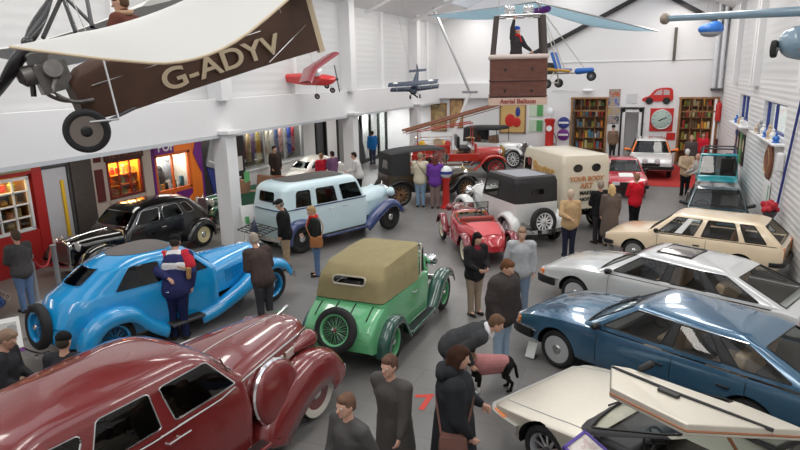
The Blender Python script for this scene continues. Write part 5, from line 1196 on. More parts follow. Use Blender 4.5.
# --- red fire engine with its wheeled ladder
FR = paint((.48, .025, .015), .25)
t = place_car('fire_engine', 'red vintage open fire engine carrying a long wooden ladder', -7.6, 26.9, 22.0, 1.0)
b = MB(); b.box((-.9, 0, .95), (3.0, 1.5, .34)); b.box((-1.5, 0, 1.28), (1.7, .9, .40)); b.box((.45, 0, 1.15), (.12, 1.3, .8)); b.box((-2.35, 0, .7), (.3, 1.4, .2)); b.build('body', FR, t, bevel=.03)
hl = Loft([(.5, (.50, .7, 1.15, 1.36)), (1.0, (.44, .68, 1.14, 1.35)), (1.6, (.38, .66, 1.1, 1.32)), (1.68, (.36, .68, 1.08, 1.28))], n=12); hl.build(t, 'bonnet', [FR])
b = MB().box((1.74, 0, 1.0), (.12, .76, .72)).build('radiator', mat('brass', (.6, .42, .15), .3, 1.0), t, bevel=.05)
MB().box((1.81, 0, .98), (.03, .6, .56)).build('radiator_core', 'black', b)
b = MB(); b.box((-.05, 0, 1.30), (.5, 1.3, .16)); b.box((-.32, 0, 1.62), (.14, 1.3, .5)); b.build('bench_seat', 'black', t, bevel=.04); steering(t, .18, -.35, 1.62, .22)
for s in (1, -1):
    wheel(t, (1.35, .72*s, .45), .45, .14, 'artillery', FR, s, tw=.72, spoke=FR); wheel(t, (-1.6, .74*s, .47), .47, .2, 'artillery', FR, s, tw=.72, spoke=FR)
    fender(t, [(.35, .42), (.6, .62), (.9, .95), (1.3, 1.05), (1.65, .96), (1.85, .70)], .74, .16, .07, FR, 'front_wing', s)
    fender(t, [(-2.2, .6), (-2.0, .95), (-1.6, 1.08), (-1.2, .95), (-1.0, .6)], .76, .15, .07, FR, 'rear_wing', s)
    MB().box((-.35, .82*s, .42), (1.4, .3, .05)).build('running_board', 'wood', t, bevel=.01)
    headlamp(t, (1.6, .55*s, 1.12), .15)
    MB().tube([(-.5, .66*s, 1.12), (-.5, .66*s, 1.75), (-2.2, .66*s, 1.75), (-2.2, .66*s, 1.12)], .02, 6).build('hand_rail', 'chrome', t)
    MB().tube([(-2.1, .4*s, 1.4), (-2.1, .4*s, 2.1), (.35, .4*s, 2.45), (.35, .4*s, 1.4)], .03, 6).build('ladder_gantry', FR, t)
    for k in range(3): MB().lathe([(.16, 0), (.16, .06), (0, .07)], (-.9-.5*k, .76*s, 1.0), (0, s, 0), 14).build('hose_cap', 'chrome', t)
MB().tube([(-1.2, .3, 1.55), (-1.2, -.3, 1.55)], .22, 14).build('hose_reel', mat('hose', (.6, .5, .35), .9), t)
MB().lathe([(.12, 0), (.20, .10), (.22, .16), (.03, .2)], (.35, .5, 1.55), (0, 0, 1), 14).build('bell', mat('brass', (.6, .42, .15), .3, 1.0), t)
a, c = V((-9.62, 24.6, 2.24)), V((-6.1, 27.3, 3.25))
d = (c-a).normalized(); sd = d.cross(V((0, 0, 1))).normalized(); up_ = sd.cross(d)
ld = thing('ladder', 'long wooden fire ladder slanting up over the red fire engine', 'ladder', (0, 0, 0))
WD = mat('ladder_wood', (.24, .09, .045), .6, noise=.2)
for q in (-.26, .26):
    MB().tube([a+sd*q, c+sd*q], .055, 6).build('rail', WD, ld)
    MB().tube([a+sd*q+up_*-.12, c+sd*q+up_*-.12], .02, 6).build('lower_rail', WD, ld)
for k in range(17):
    p = a+(c-a)*(k+.5)/17; MB().tube([p-sd*.26, p+sd*.26], .016, 6).build('rung', WD, ld)
for k, (x, y, m_, nm_) in enumerate(((-1.0, .15, 'yellow', 'yellow'), (-1.45, -.15, 'paper', 'white'), (-1.9, .12, 'yellow', 'yellow'), (-.75, -.25, 'red', 'red'))):
    h_ = MB().ball((0, 0, 0), (.15, .12, .13)).lathe([(.19, -.03), (.20, -.02), (.15, .0)], (0, 0, 0), (0, 0, 1), 16).box((0, 0, .13), (.2, .02, .05)).build('helmet', m_); c_ = math.cos(rad(22)); s_ = math.sin(rad(22))
    h_.location = (-7.6+c_*x-s_*y, 26.9+s_*x+c_*y, 1.515); tag(h_, '%s fire helmet lying on the deck of the fire engine, %s from the bonnet' % (nm_, ['second', 'third', 'fourth', 'first'][k]), 'helmet')
# ------------------------------------------------------------------ people
def hand(mb, w, d, nrm, side, s=1.0, curl=0.5):
    """palm, four fingers and a thumb; d points along the forearm, nrm out of the palm"""
    d = V(d).normalized(); nrm = V(nrm); nrm = (nrm-d*nrm.dot(d)).normalized(); lat = d.cross(nrm)*side
    w = V(w); p = w+d*.085*s
    mb.capsule(w-d*.01, p-d*.012, .026*s, .030*s, 10, (nrm, .55)); 
    for q in (-.022, .022): mb.capsule(w+d*.02*s, p+lat*q*.7*s, .020*s, .017*s, 8)
    for k, (o, L) in enumerate(((-.030, .062), (-.010, .074), (.011, .078), (.031, .070))):
        b = p+lat*o*s-d*.012; a1 = curl*.7; a2 = curl*1.6
        m = b+(d*math.cos(a1)+nrm*math.sin(a1))*L*.5*s; e = m+(d*math.cos(a2)+nrm*math.sin(a2))*L*.5*s
        mb.capsule(b, m, .0105*s, .0095*s, 7); mb.capsule(m, e, .0095*s, .008*s, 7)
    tb = w+d*.03*s+lat*.026*s; tm = tb+(d*.6+lat*.75+nrm*.3).normalized()*.04*s; te = tm+(d*.9+lat*.1+nrm*.45).normalized()*.032*s
    mb.capsule(tb, tm, .014*s, .011*s, 7); mb.capsule(tm, te, .011*s, .0085*s, 7)
DOWN = ((.05, .16, -1), (.22, .03, -1))
def person(label, pos, face, h=1.70, lean=0.0, side=0.0, head=(0, 0), armL=DOWN, armR=DOWN, legs=((0, 0), (0, 0)), knees=(0, 0), top=(.05, .05, .055), legc=(.03, .035, .06), shoec=(.03, .025, .02),
           hair=(.06, .035, .02), style='short', coat='jacket', fat=1.2, puffer=False, skirt=False, collar=None, sleeves=None, scarf=None, z0=0.0, name='person', cat='person', skinm='skin', vox=.010, group=None, yoke=None):
    s = h/1.72; f = fat
    hip = V((0, 0, .90))
    T = V((math.sin(lean)*math.cos(side), math.sin(side), math.cos(lean)*math.cos(side))).normalized(); fw = V((0, 1, 0)).cross(T).normalized(); lt = T.cross(fw)
    waist, chest, nb = hip+T*.14, hip+T*.36, hip+T*.54
    Rh = Matrix.Rotation(head[0], 3, 'Z') @ Matrix.Rotation(head[1]+lean*.55, 3, 'Y')
    hc = nb+(T*.6+Rh @ V((.10, 0, 1))).normalized()*.155
    joints = {}
    body, jk, tr = MB(), MB(), MB(); S3 = Matrix.Diagonal((s, s, s, 1))
    for m in (body, jk, tr): m.xf = S3
    body.ball(hip+T*.02, (.10, .145, .12)); body.capsule(hip, waist, .11, .10, 12, (lt, 1.25)); body.capsule(waist, chest, .10, .112, 12, (lt, 1.35)); body.capsule(chest, nb-T*.06, .11, .07, 12, (lt, 1.5))
    body.capsule(nb-T*.04, hc-Rh @ V((.01, 0, .05)), .056, .050)
    body.ball(hc, (.094, .077, .115), R=Rh); body.ball(hc+Rh @ V((.030, 0, -.060)), (.062, .056, .058), R=Rh)
    body.capsule(hc+Rh @ V((.088, 0, .004)), hc+Rh @ V((.110, 0, -.026)), .010, .016, 8)
    for q in (1, -1): body.ball(hc+Rh @ V((-.004, .078*q, -.008)), (.018, .010, .030), 8, 6, R=Rh); body.ball(hc+Rh @ V((.072, .03*q, .026)), (.022, .026, .010), 8, 6, R=Rh)
    body.ball(hc+Rh @ V((.084, 0, -.062)), (.014, .026, .008), 8, 6, R=Rh); body.ball(hc+Rh @ V((.076, 0, -.094)), (.018, .024, .018), 8, 6, R=Rh)
    jr = 1.12 if puffer else 1.0
    for q, arm in ((1, armL), (-1, armR)):
        sh = nb-T*.075+lt*.170*q*(.5+.5*f); sh0 = nb-T*.07+lt*.08*q
        u = V(arm[0]); u = (fw*u.x+lt*u.y*q+T*u.z).normalized() if len(arm) < 4 else V((u.x, u.y*q, u.z)).normalized()
        g = V(arm[1]); g = V((g.x, g.y*q, g.z)).normalized()
        el = sh+u*.285; wr = el+g*.245
        body.capsule(sh0, sh, .06, .056); body.capsule(sh, el, .052, .040); body.capsule(el, wr, .041, .028)
        pn = V((0, -q, 0)) if abs(g.y) < .8 else V((0, 0, -1))
        if len(arm) > 2 and arm[2] is not None: pn = V((arm[2][0], arm[2][1]*q, arm[2][2]))
        hand(body, wr, g, pn, q, 1.0, .55)
        slm = jk
        slm.capsule(sh0, sh, .085*jr, .078*jr*f); slm.capsule(sh, el, .074*jr*f, .062*jr*f); slm.capsule(el, wr-g*.012, .062*jr*f, .047*jr)
        if puffer:
            for k in range(3): slm.ball(sh.lerp(el, .2+.3*k), (.084*f,)*3)
            for k in range(3): slm.ball(el.lerp(wr, .2+.3*k), (.07*f,)*3)
        joints[q] = (sh, el, wr)
    foot = {}
    for q, lg, kn in ((1, legs[0], knees[0]), (-1, legs[1], knees[1])):
        hp = hip+V((0, .088*q, -.02)); a = lg[0]; b = lg[1]; a2 = a-kn
        k = hp+V((math.sin(a), math.sin(b)*q, -math.cos(a))).normalized()*.415; an = k+V((math.sin(a2), math.sin(b)*q*.6, -math.cos(a2))).normalized()*.41
        foot[q] = (hp, k, an)
    dz = min(foot[1][2].z, foot[-1][2].z)-.075
    for q in (1, -1):
        hp, k, an = foot[q]; body.capsule(hp, k, .088, .056); body.capsule(k, an, .054, .036); body.capsule(an, an+V((.11, .01*q, -.035)), .036, .028)
        if not skirt: tr.capsule(hp, k, .108*f, .078); tr.capsule(k, an+V((0, 0, .0)), .076, .062); tr.capsule(an+V((0, 0, .02)), an+V((.0, 0, -.015)), .064, .066)
    tr.ball(hip+V((0, 0, .0)), (.125*f, .165*f, .13)); tr.capsule(hip, waist, .125*f, .118*f, 12, (lt, 1.25))
    hem = {'jacket': .06, 'coat': .34, 'long': .55, 'short': -.02}[coat]
    jk.capsule(waist, chest, .128*f*jr, .135*f*jr, 14, (lt, 1.32)); jk.capsule(chest, nb-T*.075, .135*f*jr, .082, 14, (lt, 1.5)); jk.capsule(hip+T*.06, waist, .135*f*jr, .128*f*jr, 14, (lt, 1.30))
    hd = (V((0, 0, -1))*.75-T*.25).normalized()
    if hem > 0: jk.capsule(hip+T*.06, hip+hd*hem, .138*f*jr, (.145+.05*hem)*f*jr, 14, (lt, 1.30))
    if puffer:
        for k in range(5): jk.capsule(hip+T*(.02+.09*k)-lt*.06, hip+T*(.02+.09*k)+lt*.06, .158*f, .158*f, 12)
    if collar: jk.capsule(nb-T*.045, nb+T*.02, .088, .074, 12)
    mbody = remesh(body, name, skinm, None, vox, 3)
    jo = remesh(jk, 'coat' if coat in ('coat', 'long') else 'jacket', cloth(top), mbody, .018, 5)
    remesh(tr, 'skirt' if skirt else 'trousers', cloth(legc), mbody, .018, 4)
    for q in (1, -1):
        hp, k, an = foot[q]; b = MB(); b.xf = S3
        b.capsule(an+V((-.035, 0, -.035)), an+V((.13, .012*q, -.045)), .042, .036, 10, ((0, 1, 0), 1.05)); b.capsule(an+V((-.01, 0, .03)), an+V((0, 0, -.03)), .05, .048)
        b.box(an+V((.045, .006*q, -.068)), (.26, .085, .016))
        remesh(b, 'shoe', cloth(shoec), mbody, .012, 2)
    for q in (1, -1):
        e = MB(); e.xf = S3; c = hc+Rh @ V((.0815, .031*q, .010)); e.ball(c, .0125, 10, 8); eo = e.build('eye', 'eye', mbody, smooth=60)
        e = MB(); e.xf = S3; e.ball(c+Rh @ V((.0085, 0, 0)), .0065, 8, 6); e.build('pupil', 'pupil', eo, smooth=60)
    e = MB(); e.xf = S3; e.ball(hc+Rh @ V((.094, 0, -.060)), (.006, .024, .006), 10, 6, R=Rh); e.build('mouth', 'lip', mbody, smooth=60)
    hr = MB(); hr.xf = S3
    if style != 'bald' or hair:
        if style in ('short', 'long', 'bob'):
            hr.ball(hc+Rh @ V((-.020, 0, .020)), (.098, .086, .112), 16, 12, R=Rh); hr.ball(hc+Rh @ V((.035, 0, .075)), (.055, .066, .045), R=Rh); hr.ball(hc+Rh @ V((-.06, 0, -.03)), (.05, .07, .06), R=Rh)
        if style == 'bald':
            for q in (1, -1): hr.ball(hc+Rh @ V((-.03, .06*q, -.01)), (.05, .03, .045), R=Rh)
            hr.ball(hc+Rh @ V((-.075, 0, -.015)), (.03, .06, .05), R=Rh)
        if style in ('long', 'bob'):
            dn = .22 if style == 'long' else .10
            for q in (1, -1): hr.capsule(hc+Rh @ V((-.02, .07*q, .02)), hc+Rh @ V((-.035, .082*q, -.06))-V((0, 0, dn*.6)), .036, .03)
            hr.capsule(hc+Rh @ V((-.06, 0, .02)), hc+Rh @ V((-.075, 0, -.06))-V((.01, 0, dn)), .075, .055)
        if hr.v: remesh(hr, 'hair', cloth(hair), mbody, .010, 2)
    if style in ('cap', 'beanie', 'flatcap', 'bowler'):
        hh = MB(); hh.xf = S3
        if hair: hr2 = MB(); hr2.xf = S3; hr2.ball(hc+Rh @ V((-.03, 0, -.01)), (.085, .083, .085), R=Rh); remesh(hr2, 'hair', cloth(hair), mbody, .012, 2)
        hc2 = yoke or (.015, .015, .018)
        hh.ball(hc+Rh @ V((-.012, 0, .050)), (.106, .092, .080), 16, 10, R=Rh)
        if style == 'cap': hh.capsule(hc+Rh @ V((.06, 0, .055)), hc+Rh @ V((.135, 0, .038)), .045, .04, 10, (Rh @ V((0, 0, 1)), .22))
        if style == 'flatcap': hh.ball(hc+Rh @ V((.02, 0, .072)), (.125, .105, .038), R=Rh); hh.capsule(hc+Rh @ V((.07, 0, .06)), hc+Rh @ V((.125, 0, .045)), .04, .035, 10, (Rh @ V((0, 0, 1)), .25))
        if style == 'bowler': hh.ball(hc+Rh @ V((-.01, 0, .06)), (.16, .14, .018), R=Rh); hh.ball(hc+Rh @ V((-.01, 0, .10)), (.10, .09, .08), R=Rh)
        remesh(hh, 'hat' if style == 'bowler' else 'cap', cloth(hc2), mbody, .010, 2)
    if scarf:
        sc_ = MB(); sc_.xf = S3; ring = [nb+T*.012+.085*(math.cos(a)*fw+math.sin(a)*lt*1.05)+T*.01*math.sin(2*a) for a in [2*PI*k/18 for k in range(18)]]
        sc_.tube(ring, .036, 8, closed=True); sc_.capsule(nb+fw*.105-T*.01+lt*.03, chest+fw*.165+lt*.03, .034, .028, 8, (fw, .5)); remesh(sc_, 'scarf', cloth(scarf), mbody, .012, 2)
    mbody.location = (pos[0], pos[1], z0-dz*s); mbody.rotation_euler = (0, 0, rad(face))
    tag(mbody, label, cat, group)
    bpy.context.view_layer.update()
    mbody['_j'] = 0; del mbody['_j']
    P = {k: [mbody.matrix_world @ (p*s) for p in v] for k, v in joints.items()}
    P['nb'] = mbody.matrix_world @ (nb*s); P['hip'] = mbody.matrix_world @ (hip*s); P['chest'] = mbody.matrix_world @ (chest*s)
    return mbody, P
def px(x, y): v = on_z(x, y, 0); return (v.x, v.y)
def part_on(o, mb, name, m, **k):                    # a child piece given in the person's own frame
    return mb.build(name, m, o, **k)
def sling_bag(label, P, o, side, col, size=(.10, .30, .26), drop=.10, strap=True):
    """shoulder bag hanging at the hip, strap across the chest"""
    R = o.matrix_world.to_3x3(); fwd, left = R @ V((1, 0, 0)), R @ V((0, 1, 0))
    c = P['hip']+left*side*.27-V((0, 0, drop)); b = MB(); fr = frame(c, fwd, left)
    t = thing('shoulder_bag', label, 'bag', (0, 0, 0))
    m = MB(); m.xf = fr; n = 12; w, d, hh = size[1], size[0], size[2]
    rows = []
    for i in range(7):
        zz = -hh/2+hh*i/6; k = [.86, .98, 1, 1, .97, .92, .86][i]; dd = [.8, 1.05, 1.1, 1.05, .95, .8, .55][i]
        rows.append([(w/2*k*(abs(math.cos(a))**.35)*(1 if math.cos(a) > 0 else -1), d/2*dd*(abs(math.sin(a))**.5)*(1 if math.sin(a) > 0 else -1), zz) for a in [2*PI*(q+.5)/20 for q in range(20)]])
    m.grid(rows, cv=True); m.add(rows[0], [list(range(20))[::-1]]); m.add(rows[-1], [list(range(20))]); lm_ = mat('bag_leather', col, .5, noise=.2)
    m.build('bag_body', lm_, t, smooth=50)
    f_ = MB(); f_.xf = fr; f_.box((0, side*d*.56, hh*.22), (w*.9, .012, hh*.5)); f_.build('flap', lm_, t, bevel=.004)
    top = c+V((0, 0, hh*.45)); shp = P[-side][0]+(P[side][0]-P[-side][0])*.2+V((0, 0, .085))
    pts = spline([top-fwd*w*.42, P['chest']-fwd*.19+left*side*.06, shp-fwd*.05, shp+fwd*.06, P['chest']+fwd*.19+left*side*.05, top+fwd*w*.42], 6)
    s_ = MB(); rows = [[p-V((0, 0, .0))+left*side*.0+(fwd*q) for q in (-.014, .014)] for p in pts]
    MB().tube(pts, .012, 6).build('strap', lm_, t)
    return t
A_BACK = ((-.55, .30, -1), (-.45, -.85, -.40))          # hand held behind the back
A_FRONT = ((.25, .15, -1), (.75, -.45, -.25)); A_POCK = ((.0, .28, -1), (.35, -.12, -1)); A_FWD = ((.55, .1, -1), (.9, -.05, -.35))
JEANS = (.12, .19, .33); BLACK = (.012, .012, .014); DK = (.035, .034, .036)
B2 = lambda a, b: (a, b)
def hd(x, y, h): v = on_z(x, y, h); return (v.x, v.y)      # where someone stands whose crown shows at (x, y)
def yoke(o, col, z0=1.22, z1=1.40, tilt=0.0, r=.15, name='jacket_yoke', s=1.0):
    k = MB(); k.xf = Matrix.Diagonal((s, s, s, 1)) @ Matrix.Translation((0, 0, .90)) @ Matrix.Rotation(tilt, 4, 'Y') @ Matrix.Translation((0, 0, -.90))
    k.capsule((0, 0, z0), (0, 0, z1), r, r*.72, 14, ((0, 1, 0), 1.52)); return remesh(k, name, cloth(col), o, .016, 3)
o, P = person('person in navy jacket with white and red shoulders beside the bright blue car', hd(170, 243, 1.80), 118, 1.92, lean=.42, head=(.0, .25), armL=A_BACK, armR=((-.15, .3, -1), (.05, -.1, -1)), top=(.03, .035, .12), legc=(.015, .02, .07), style='beanie', hair=(.05, .04, .03), yoke=(.012, .012, .015), fat=1.3)
yoke(o, (.70, .70, .72), 1.20, 1.34, .42, .185, s=1.92/1.72)
for q, c in ((1, (.55, .03, .05)), (-1, (.55, .03, .05))):
    k = MB(); k.xf = Matrix.Scale(1.92/1.72, 4) @ Matrix.Translation((0, 0, .90)) @ Matrix.Rotation(.42, 4, 'Y') @ Matrix.Translation((0, 0, -.90)); k.capsule((-.0, .17*q, 1.36), (-.04, .235*q, 1.20), .115, .105); remesh(k, 'sleeve_panel', cloth(c), o, .016, 3)
sling_bag('tan shoulder bag on the back of the person in the navy, white and red jacket', P, o, -1, (.45, .25, .10), (.07, .2, .2), -.22)
person('stooping person in dark brown jacket looking at the front wheel of the blue car', hd(260, 240, 1.66), 150, 1.78, lean=.38, head=(0, .2), armL=A_FRONT, armR=A_FRONT, top=(.07, .05, .045), legc=(.05, .05, .06), hair=(.35, .30, .25))
o, P = person('man in black jacket, dark flat cap and beige trousers behind the blue car', hd(283, 200, 1.72), 205, 1.74, lean=.08, head=(0, .35), armL=A_POCK, armR=A_POCK, top=BLACK, legc=(.42, .31, .20), style='flatcap', hair=(.2, .18, .16), fat=1.25)
o, P = person('fair-haired person in black jacket, red scarf and jeans beside the pale blue limousine', hd(314, 207, 1.66), 212, 1.68, lean=.05, head=(.2, .3), armL=A_POCK, armR=A_FRONT, top=(.014, .016, .014), legc=JEANS, hair=(.42, .28, .14), scarf=(.55, .03, .02))
sling_bag('tan leather shoulder bag worn by the fair-haired person with a red scarf', P, o, 1, (.38, .15, .05), drop=.0)
o, P = person('man in cream sweater and jeans with his back to the camera, beside the brown tourer', hd(420, 153, 1.92), 95, 1.92, head=(-.2, .1), armL=A_FRONT, armR=DOWN, top=(.60, .55, .42), legc=(.20, .30, .42), hair=(.30, .22, .15))
sling_bag('thin dark shoulder bag on the man in the cream sweater', P, o, -1, (.04, .03, .03), (.05, .16, .14), .0)
person('person in purple jacket and brown trousers beside the man in the cream sweater', hd(435, 156, 1.84), 105, 1.84, head=(-.1, .1), armL=A_FRONT, armR=A_FRONT, top=(.14, .045, .30), legc=(.22, .16, .15), hair=(.16, .05, .04), style='bob')
person('person in red coat standing behind the pale blue limousine', hd(321, 154, 1.62), 150, 1.64, top=(.55, .02, .04), armR=A_FRONT, hair=(.30, .17, .10), coat='coat')
person('dark-haired person in purple-grey jacket next to the red coat behind the limousine', hd(332, 152, 1.68), 160, 1.70, top=(.20, .10, .20), armL=A_FRONT, hair=(.03, .02, .02))
person('dark-haired person in pale jacket and black trousers in front of the white pillar', (-9.95, 20.7), 200, 1.80, lean=.25, top=(.68, .67, .66), legc=BLACK, armL=A_FWD, armR=A_FWD, hair=(.03, .02, .015))
person('dummy in dark brown clothing on a low plinth at the costume shop window', (-13.45, 20.4), 345, 1.70, top=(.035, .025, .02), legc=(.03, .02, .02), hair=(.02, .015, .012), coat='coat', armL=A_POCK, armR=A_POCK, z0=.26, name='mannequin', cat='mannequin')
tag(MB().box((-13.45, 20.4, .13), (.6, .6, .26)).build('plinth', 'grey', bevel=.01), 'low grey plinth under the dark brown dummy at the costume shop window', 'plinth')
person('person in bright blue jacket at the glazed doors under the gallery', hd(372, 131, 1.74), 140, 1.74, top=(.02, .18, .52), legc=(.04, .05, .09), hair=(.05, .03, .02))
o, P = person('woman with long dark hair, dark jacket and wine red top near the red roadster', hd(475, 233, 1.64), 320, 1.66, lean=.06, head=(0, .35), armL=A_FRONT, armR=A_FRONT, top=(.022, .02, .022), legc=(.35, .27, .2), hair=(.012, .009, .009), style='long')
k = MB(); k.capsule((.055, 0, 1.05), (.055, 0, 1.34), .10, .08, 12, ((0, 1, 0), 1.1)); remesh(k, 'top', cloth((.22, .02, .04)), o, .014, 3)
person('person in pale grey jacket and faded jeans beside the red roadster tail', hd(522, 228, 1.72), 285, 1.74, lean=.05, head=(0, .2), armL=DOWN, armR=A_POCK, top=(.42, .43, .45), legc=(.20, .26, .36), hair=(.30, .20, .14))
o, P = person('man in black puffer jacket and light jeans near the nose of the blue hatchback', hd(503, 260, 1.78), 335, 1.80, lean=.06, head=(.1, .35), armL=A_POCK, armR=A_POCK, top=(.05, .042, .04), legc=(.33, .45, .58), hair=(.13, .06, .03), puffer=True, collar=True, fat=1.35)
o, P = person('man in dark grey jacket and white neckwear bending far forward over the black dog', hd(452, 319, 1.28), 8, 1.74, lean=1.15, head=(.1, -.15), armL=((.15, .1, -1, 0), (.35, -.05, -1)), armR=((.2, .1, -1, 0), (.5, -.05, -1)), top=(.045, .047, .05), legc=(.09, .10, .12), hair=(.14, .08, .05), fat=1.25, scarf=(.72, .71, .74))
o, P = person('woman in long black coat with dark brown hair in the foreground, carrying a brown bag', hd(454, 349, 1.80), 15, 1.82, lean=.03, head=(.15, .25), armL=A_FRONT, armR=((.1, .2, -1), (.55, -.1, -.8)), top=(.022, .024, .028), legc=(.03, .03, .04), hair=(.045, .02, .012), style='bob', coat='long', fat=1.5, collar=True)
sling_bag('brown leather shoulder bag carried by the woman in the long black coat', P, o, -1, (.20, .09, .07), (.12, .30, .28), .12)
k = MB(); k.xf = Matrix.Scale(1.82/1.72, 4); nbp = V((-.03, 0, 1.47)); k.capsule(nbp+V((0, -.10, .0)), nbp+V((0, .10, .0)), .07, .07); k.capsule(nbp+V((-.08, -.07, -.03)), nbp+V((-.08, .07, -.03)), .075, .075); remesh(k, 'hood', cloth((.022, .024, .028)), o, .014, 3)
person('person in dark grey coat walking beside the red floor number', hd(393, 352, 1.68), 255, 1.70, lean=.10, armL=((.3, .12, -1), (.5, 0, -1)), armR=((-.3, .12, -1), (-.1, 0, -1)), legs=((.32, 0), (-.28, 0)), knees=(0, .3), top=(.085, .078, .072), legc=(.06, .06, .065), hair=(.13, .07, .05), coat='coat')
person('person in dark jacket walking in front of the maroon saloon bumper', hd(352, 388, 1.66), 245, 1.66, lean=.12, armL=((-.3, .12, -1), (-.1, 0, -1)), armR=((.3, .12, -1), (.5, 0, -1)), legs=((-.28, 0), (.32, 0)), knees=(.3, 0), top=(.085, .08, .08), legc=(.06, .06, .065), hair=(.16, .09, .06), coat='coat')
person('man in tan jacket and navy trousers standing behind the white coupe', hd(571, 191, 1.70), 112, 1.72, armL=A_BACK, armR=DOWN, top=(.50, .34, .18), legc=(.02, .022, .045), hair=(.55, .42, .32), fat=1.15)
person('person in black jacket facing the rear of the cream van', hd(601, 181, 1.72), 130, 1.72, top=BLACK, legc=(.03, .03, .035), armL=A_FRONT, armR=A_FRONT, hair=(.30, .25, .2))
person('blonde person in long grey-brown coat behind the cream van', hd(612, 187, 1.60), 112, 1.66, top=(.13, .10, .085), legc=(.35, .28, .2), hair=(.60, .42, .20), style='bob', coat='long')
person('person in bright red jacket and black trousers beside the red coupe', hd(637, 174, 1.66), 130, 1.66, top=(.62, .015, .03), legc=BLACK, armL=A_FRONT, armR=DOWN, hair=(.28, .15, .09))
person('white-haired man in beige jacket and black trousers standing on the red carpet edge', hd(688, 150, 1.70), 100, 1.72, lean=.08, armL=A_BACK, armR=A_BACK, top=(.48, .36, .24), legc=BLACK, hair=(.70, .68, .64), fat=1.15)
person('person in red top standing on the red carpet by the far doorway', hd(704, 133, 1.66), 250, 1.66, top=(.60, .02, .04), legc=(.05, .05, .08), hair=(.25, .15, .1), armL=A_FRONT)
person('person in dark grey coat with fair hair on the red carpet by the far doorway', hd(692, 136, 1.68), 280, 1.68, top=(.09, .08, .08), legc=DK, hair=(.5, .36, .22), coat='coat')
person('bald man in pale grey jacket near the turquoise utility car', hd(703, 152, 1.74), 200, 1.70, lean=.2, top=(.42, .40, .39), legc=DK, armL=A_FWD, armR=A_FWD, hair=(.5, .42, .36), style='bald')
person('man in dark jacket holding papers at the extreme left edge of the picture', hd(-7, 332, 1.68), 30, 1.70, lean=.15, head=(.1, .4), armL=A_FRONT, armR=A_FRONT, top=(.03, .03, .034), legc=DK, hair=(.25, .17, .12))
person('person in grey jacket and jeans looking at the red small-paned shop', hd(15, 232, 1.68), 175, 1.70, top=(.075, .07, .07), legc=JEANS, armL=A_FRONT, armR=A_FRONT, hair=(.10, .07, .05))
person('person in a black cap half hidden between the blue car tail and the maroon saloon', hd(61, 334, 1.66), 110, 1.66, top=(.03, .03, .035), legc=DK, style='cap', hair=(.05, .04, .03), yoke=(.010, .010, .011), head=(0, .25))
person('costumed dummy in a black bowler hat and brown coat near the far wall', (-1.45, 32.2), 290, 1.62, top=(.20, .13, .09), legc=DK, style='bowler', hair=(.1, .07, .05), yoke=(.01, .01, .01), name='mannequin', cat='mannequin', z0=.30)
tag(MB().box((-1.45, 32.2, .15), (.6, .6, .30)).build('plinth', 'white', bevel=.01), 'low white plinth under the dummy in the bowler hat', 'plinth')
# the black dog in its pink coat
dx, dy = hd(490, 357, .55)
def dog(x, y, deg):
    b = MB(); b.capsule((-.24, 0, .43), (.20, 0, .44), .105, .135, 14); b.ball((.20, 0, .40), (.13, .105, .16)); b.capsule((-.05, 0, .43), (-.26, 0, .44), .10, .105)
    b.capsule((.27, 0, .50), (.40, 0, .62), .085, .065); b.ball((.45, 0, .645), (.085, .065, .068)); b.capsule((.49, 0, .625), (.60, 0, .60), .045, .030); b.ball((.61, 0, .605), (.018, .018, .014))
    for s in (1, -1):
        b.capsule((.42, .045*s, .69), (.385, .075*s, .66), .026, .014)
        b.capsule((.20, .075*s, .40), (.17, .08*s, .24), .055, .034); b.capsule((.17, .08*s, .24), (.19, .08*s, .06), .032, .024); b.capsule((.19, .08*s, .035), (.235, .08*s, .028), .027, .022)
        b.capsule((-.25, .075*s, .42), (-.20, .085*s, .27), .075, .045); b.capsule((-.20, .085*s, .27), (-.32, .085*s, .15), .038, .026); b.capsule((-.32, .085*s, .15), (-.30, .085*s, .045), .024, .022); b.capsule((-.30, .085*s, .033), (-.25, .085*s, .027), .026, .022)
    pts = spline([(-.33, 0, .46), (-.38, 0, .38), (-.40, 0, .28), (-.42, 0, .20)], 4)
    for p, q in zip(pts, pts[1:]): b.capsule(p, q, .026, .024, 8)
    o = remesh(b, 'dog', cloth((.014, .013, .013)), None, .010, 3)
    c = MB(); c.capsule((-.20, 0, .445), (.16, 0, .455), .122, .150, 16); c.capsule((-.2, .0, .40), (.16, 0, .41), .11, .135)
    remesh(c, 'dog_coat', cloth((.50, .22, .22)), o, .012, 3)
    w = MB(); w.ball((.295, 0, .40), (.055, .075, .12)); w.ball((.27, 0, .52), (.08, .085, .05), R=Matrix.Rotation(.6, 3, 'Y'))
    remesh(w, 'white_chest', cloth((.75, .74, .72)), o, .010, 3)
    for s in (1, -1):
        k = MB(); k.ball((.225, .08*s, .034), (.045, .032, .032)); k.capsule((.19, .08*s, .05), (.185, .08*s, .12), .03, .029); remesh(k, 'white_sock', cloth((.75, .74, .72)), o, .008, 2)
        MB().ball((.515, .038*s, .665), .010, 8, 6).build('eye', 'pupil', o, smooth=60)
    MB().tube([(.36+.05*math.sin(a)*.6, .075*math.cos(a), .575+.075*math.sin(a)*.75) for a in [2*PI*k/16 for k in range(16)]], .012, 6, closed=True).build('dog_collar', 'red', o)
    o.location = (x, y, 0); o.rotation_euler = (0, 0, rad(deg)); o.scale = (1.0, 1.0, 1.0)
    return tag(o, 'black and white dog wearing a pink coat beside the woman in black', 'dog')
dog(dx, dy, 208)
# ------------------------------------------------------------------ things hanging from the roof
def seg(mb, a, b, r, n=6, mi=0): mb.tube([a, b], r, n, mi); return mb
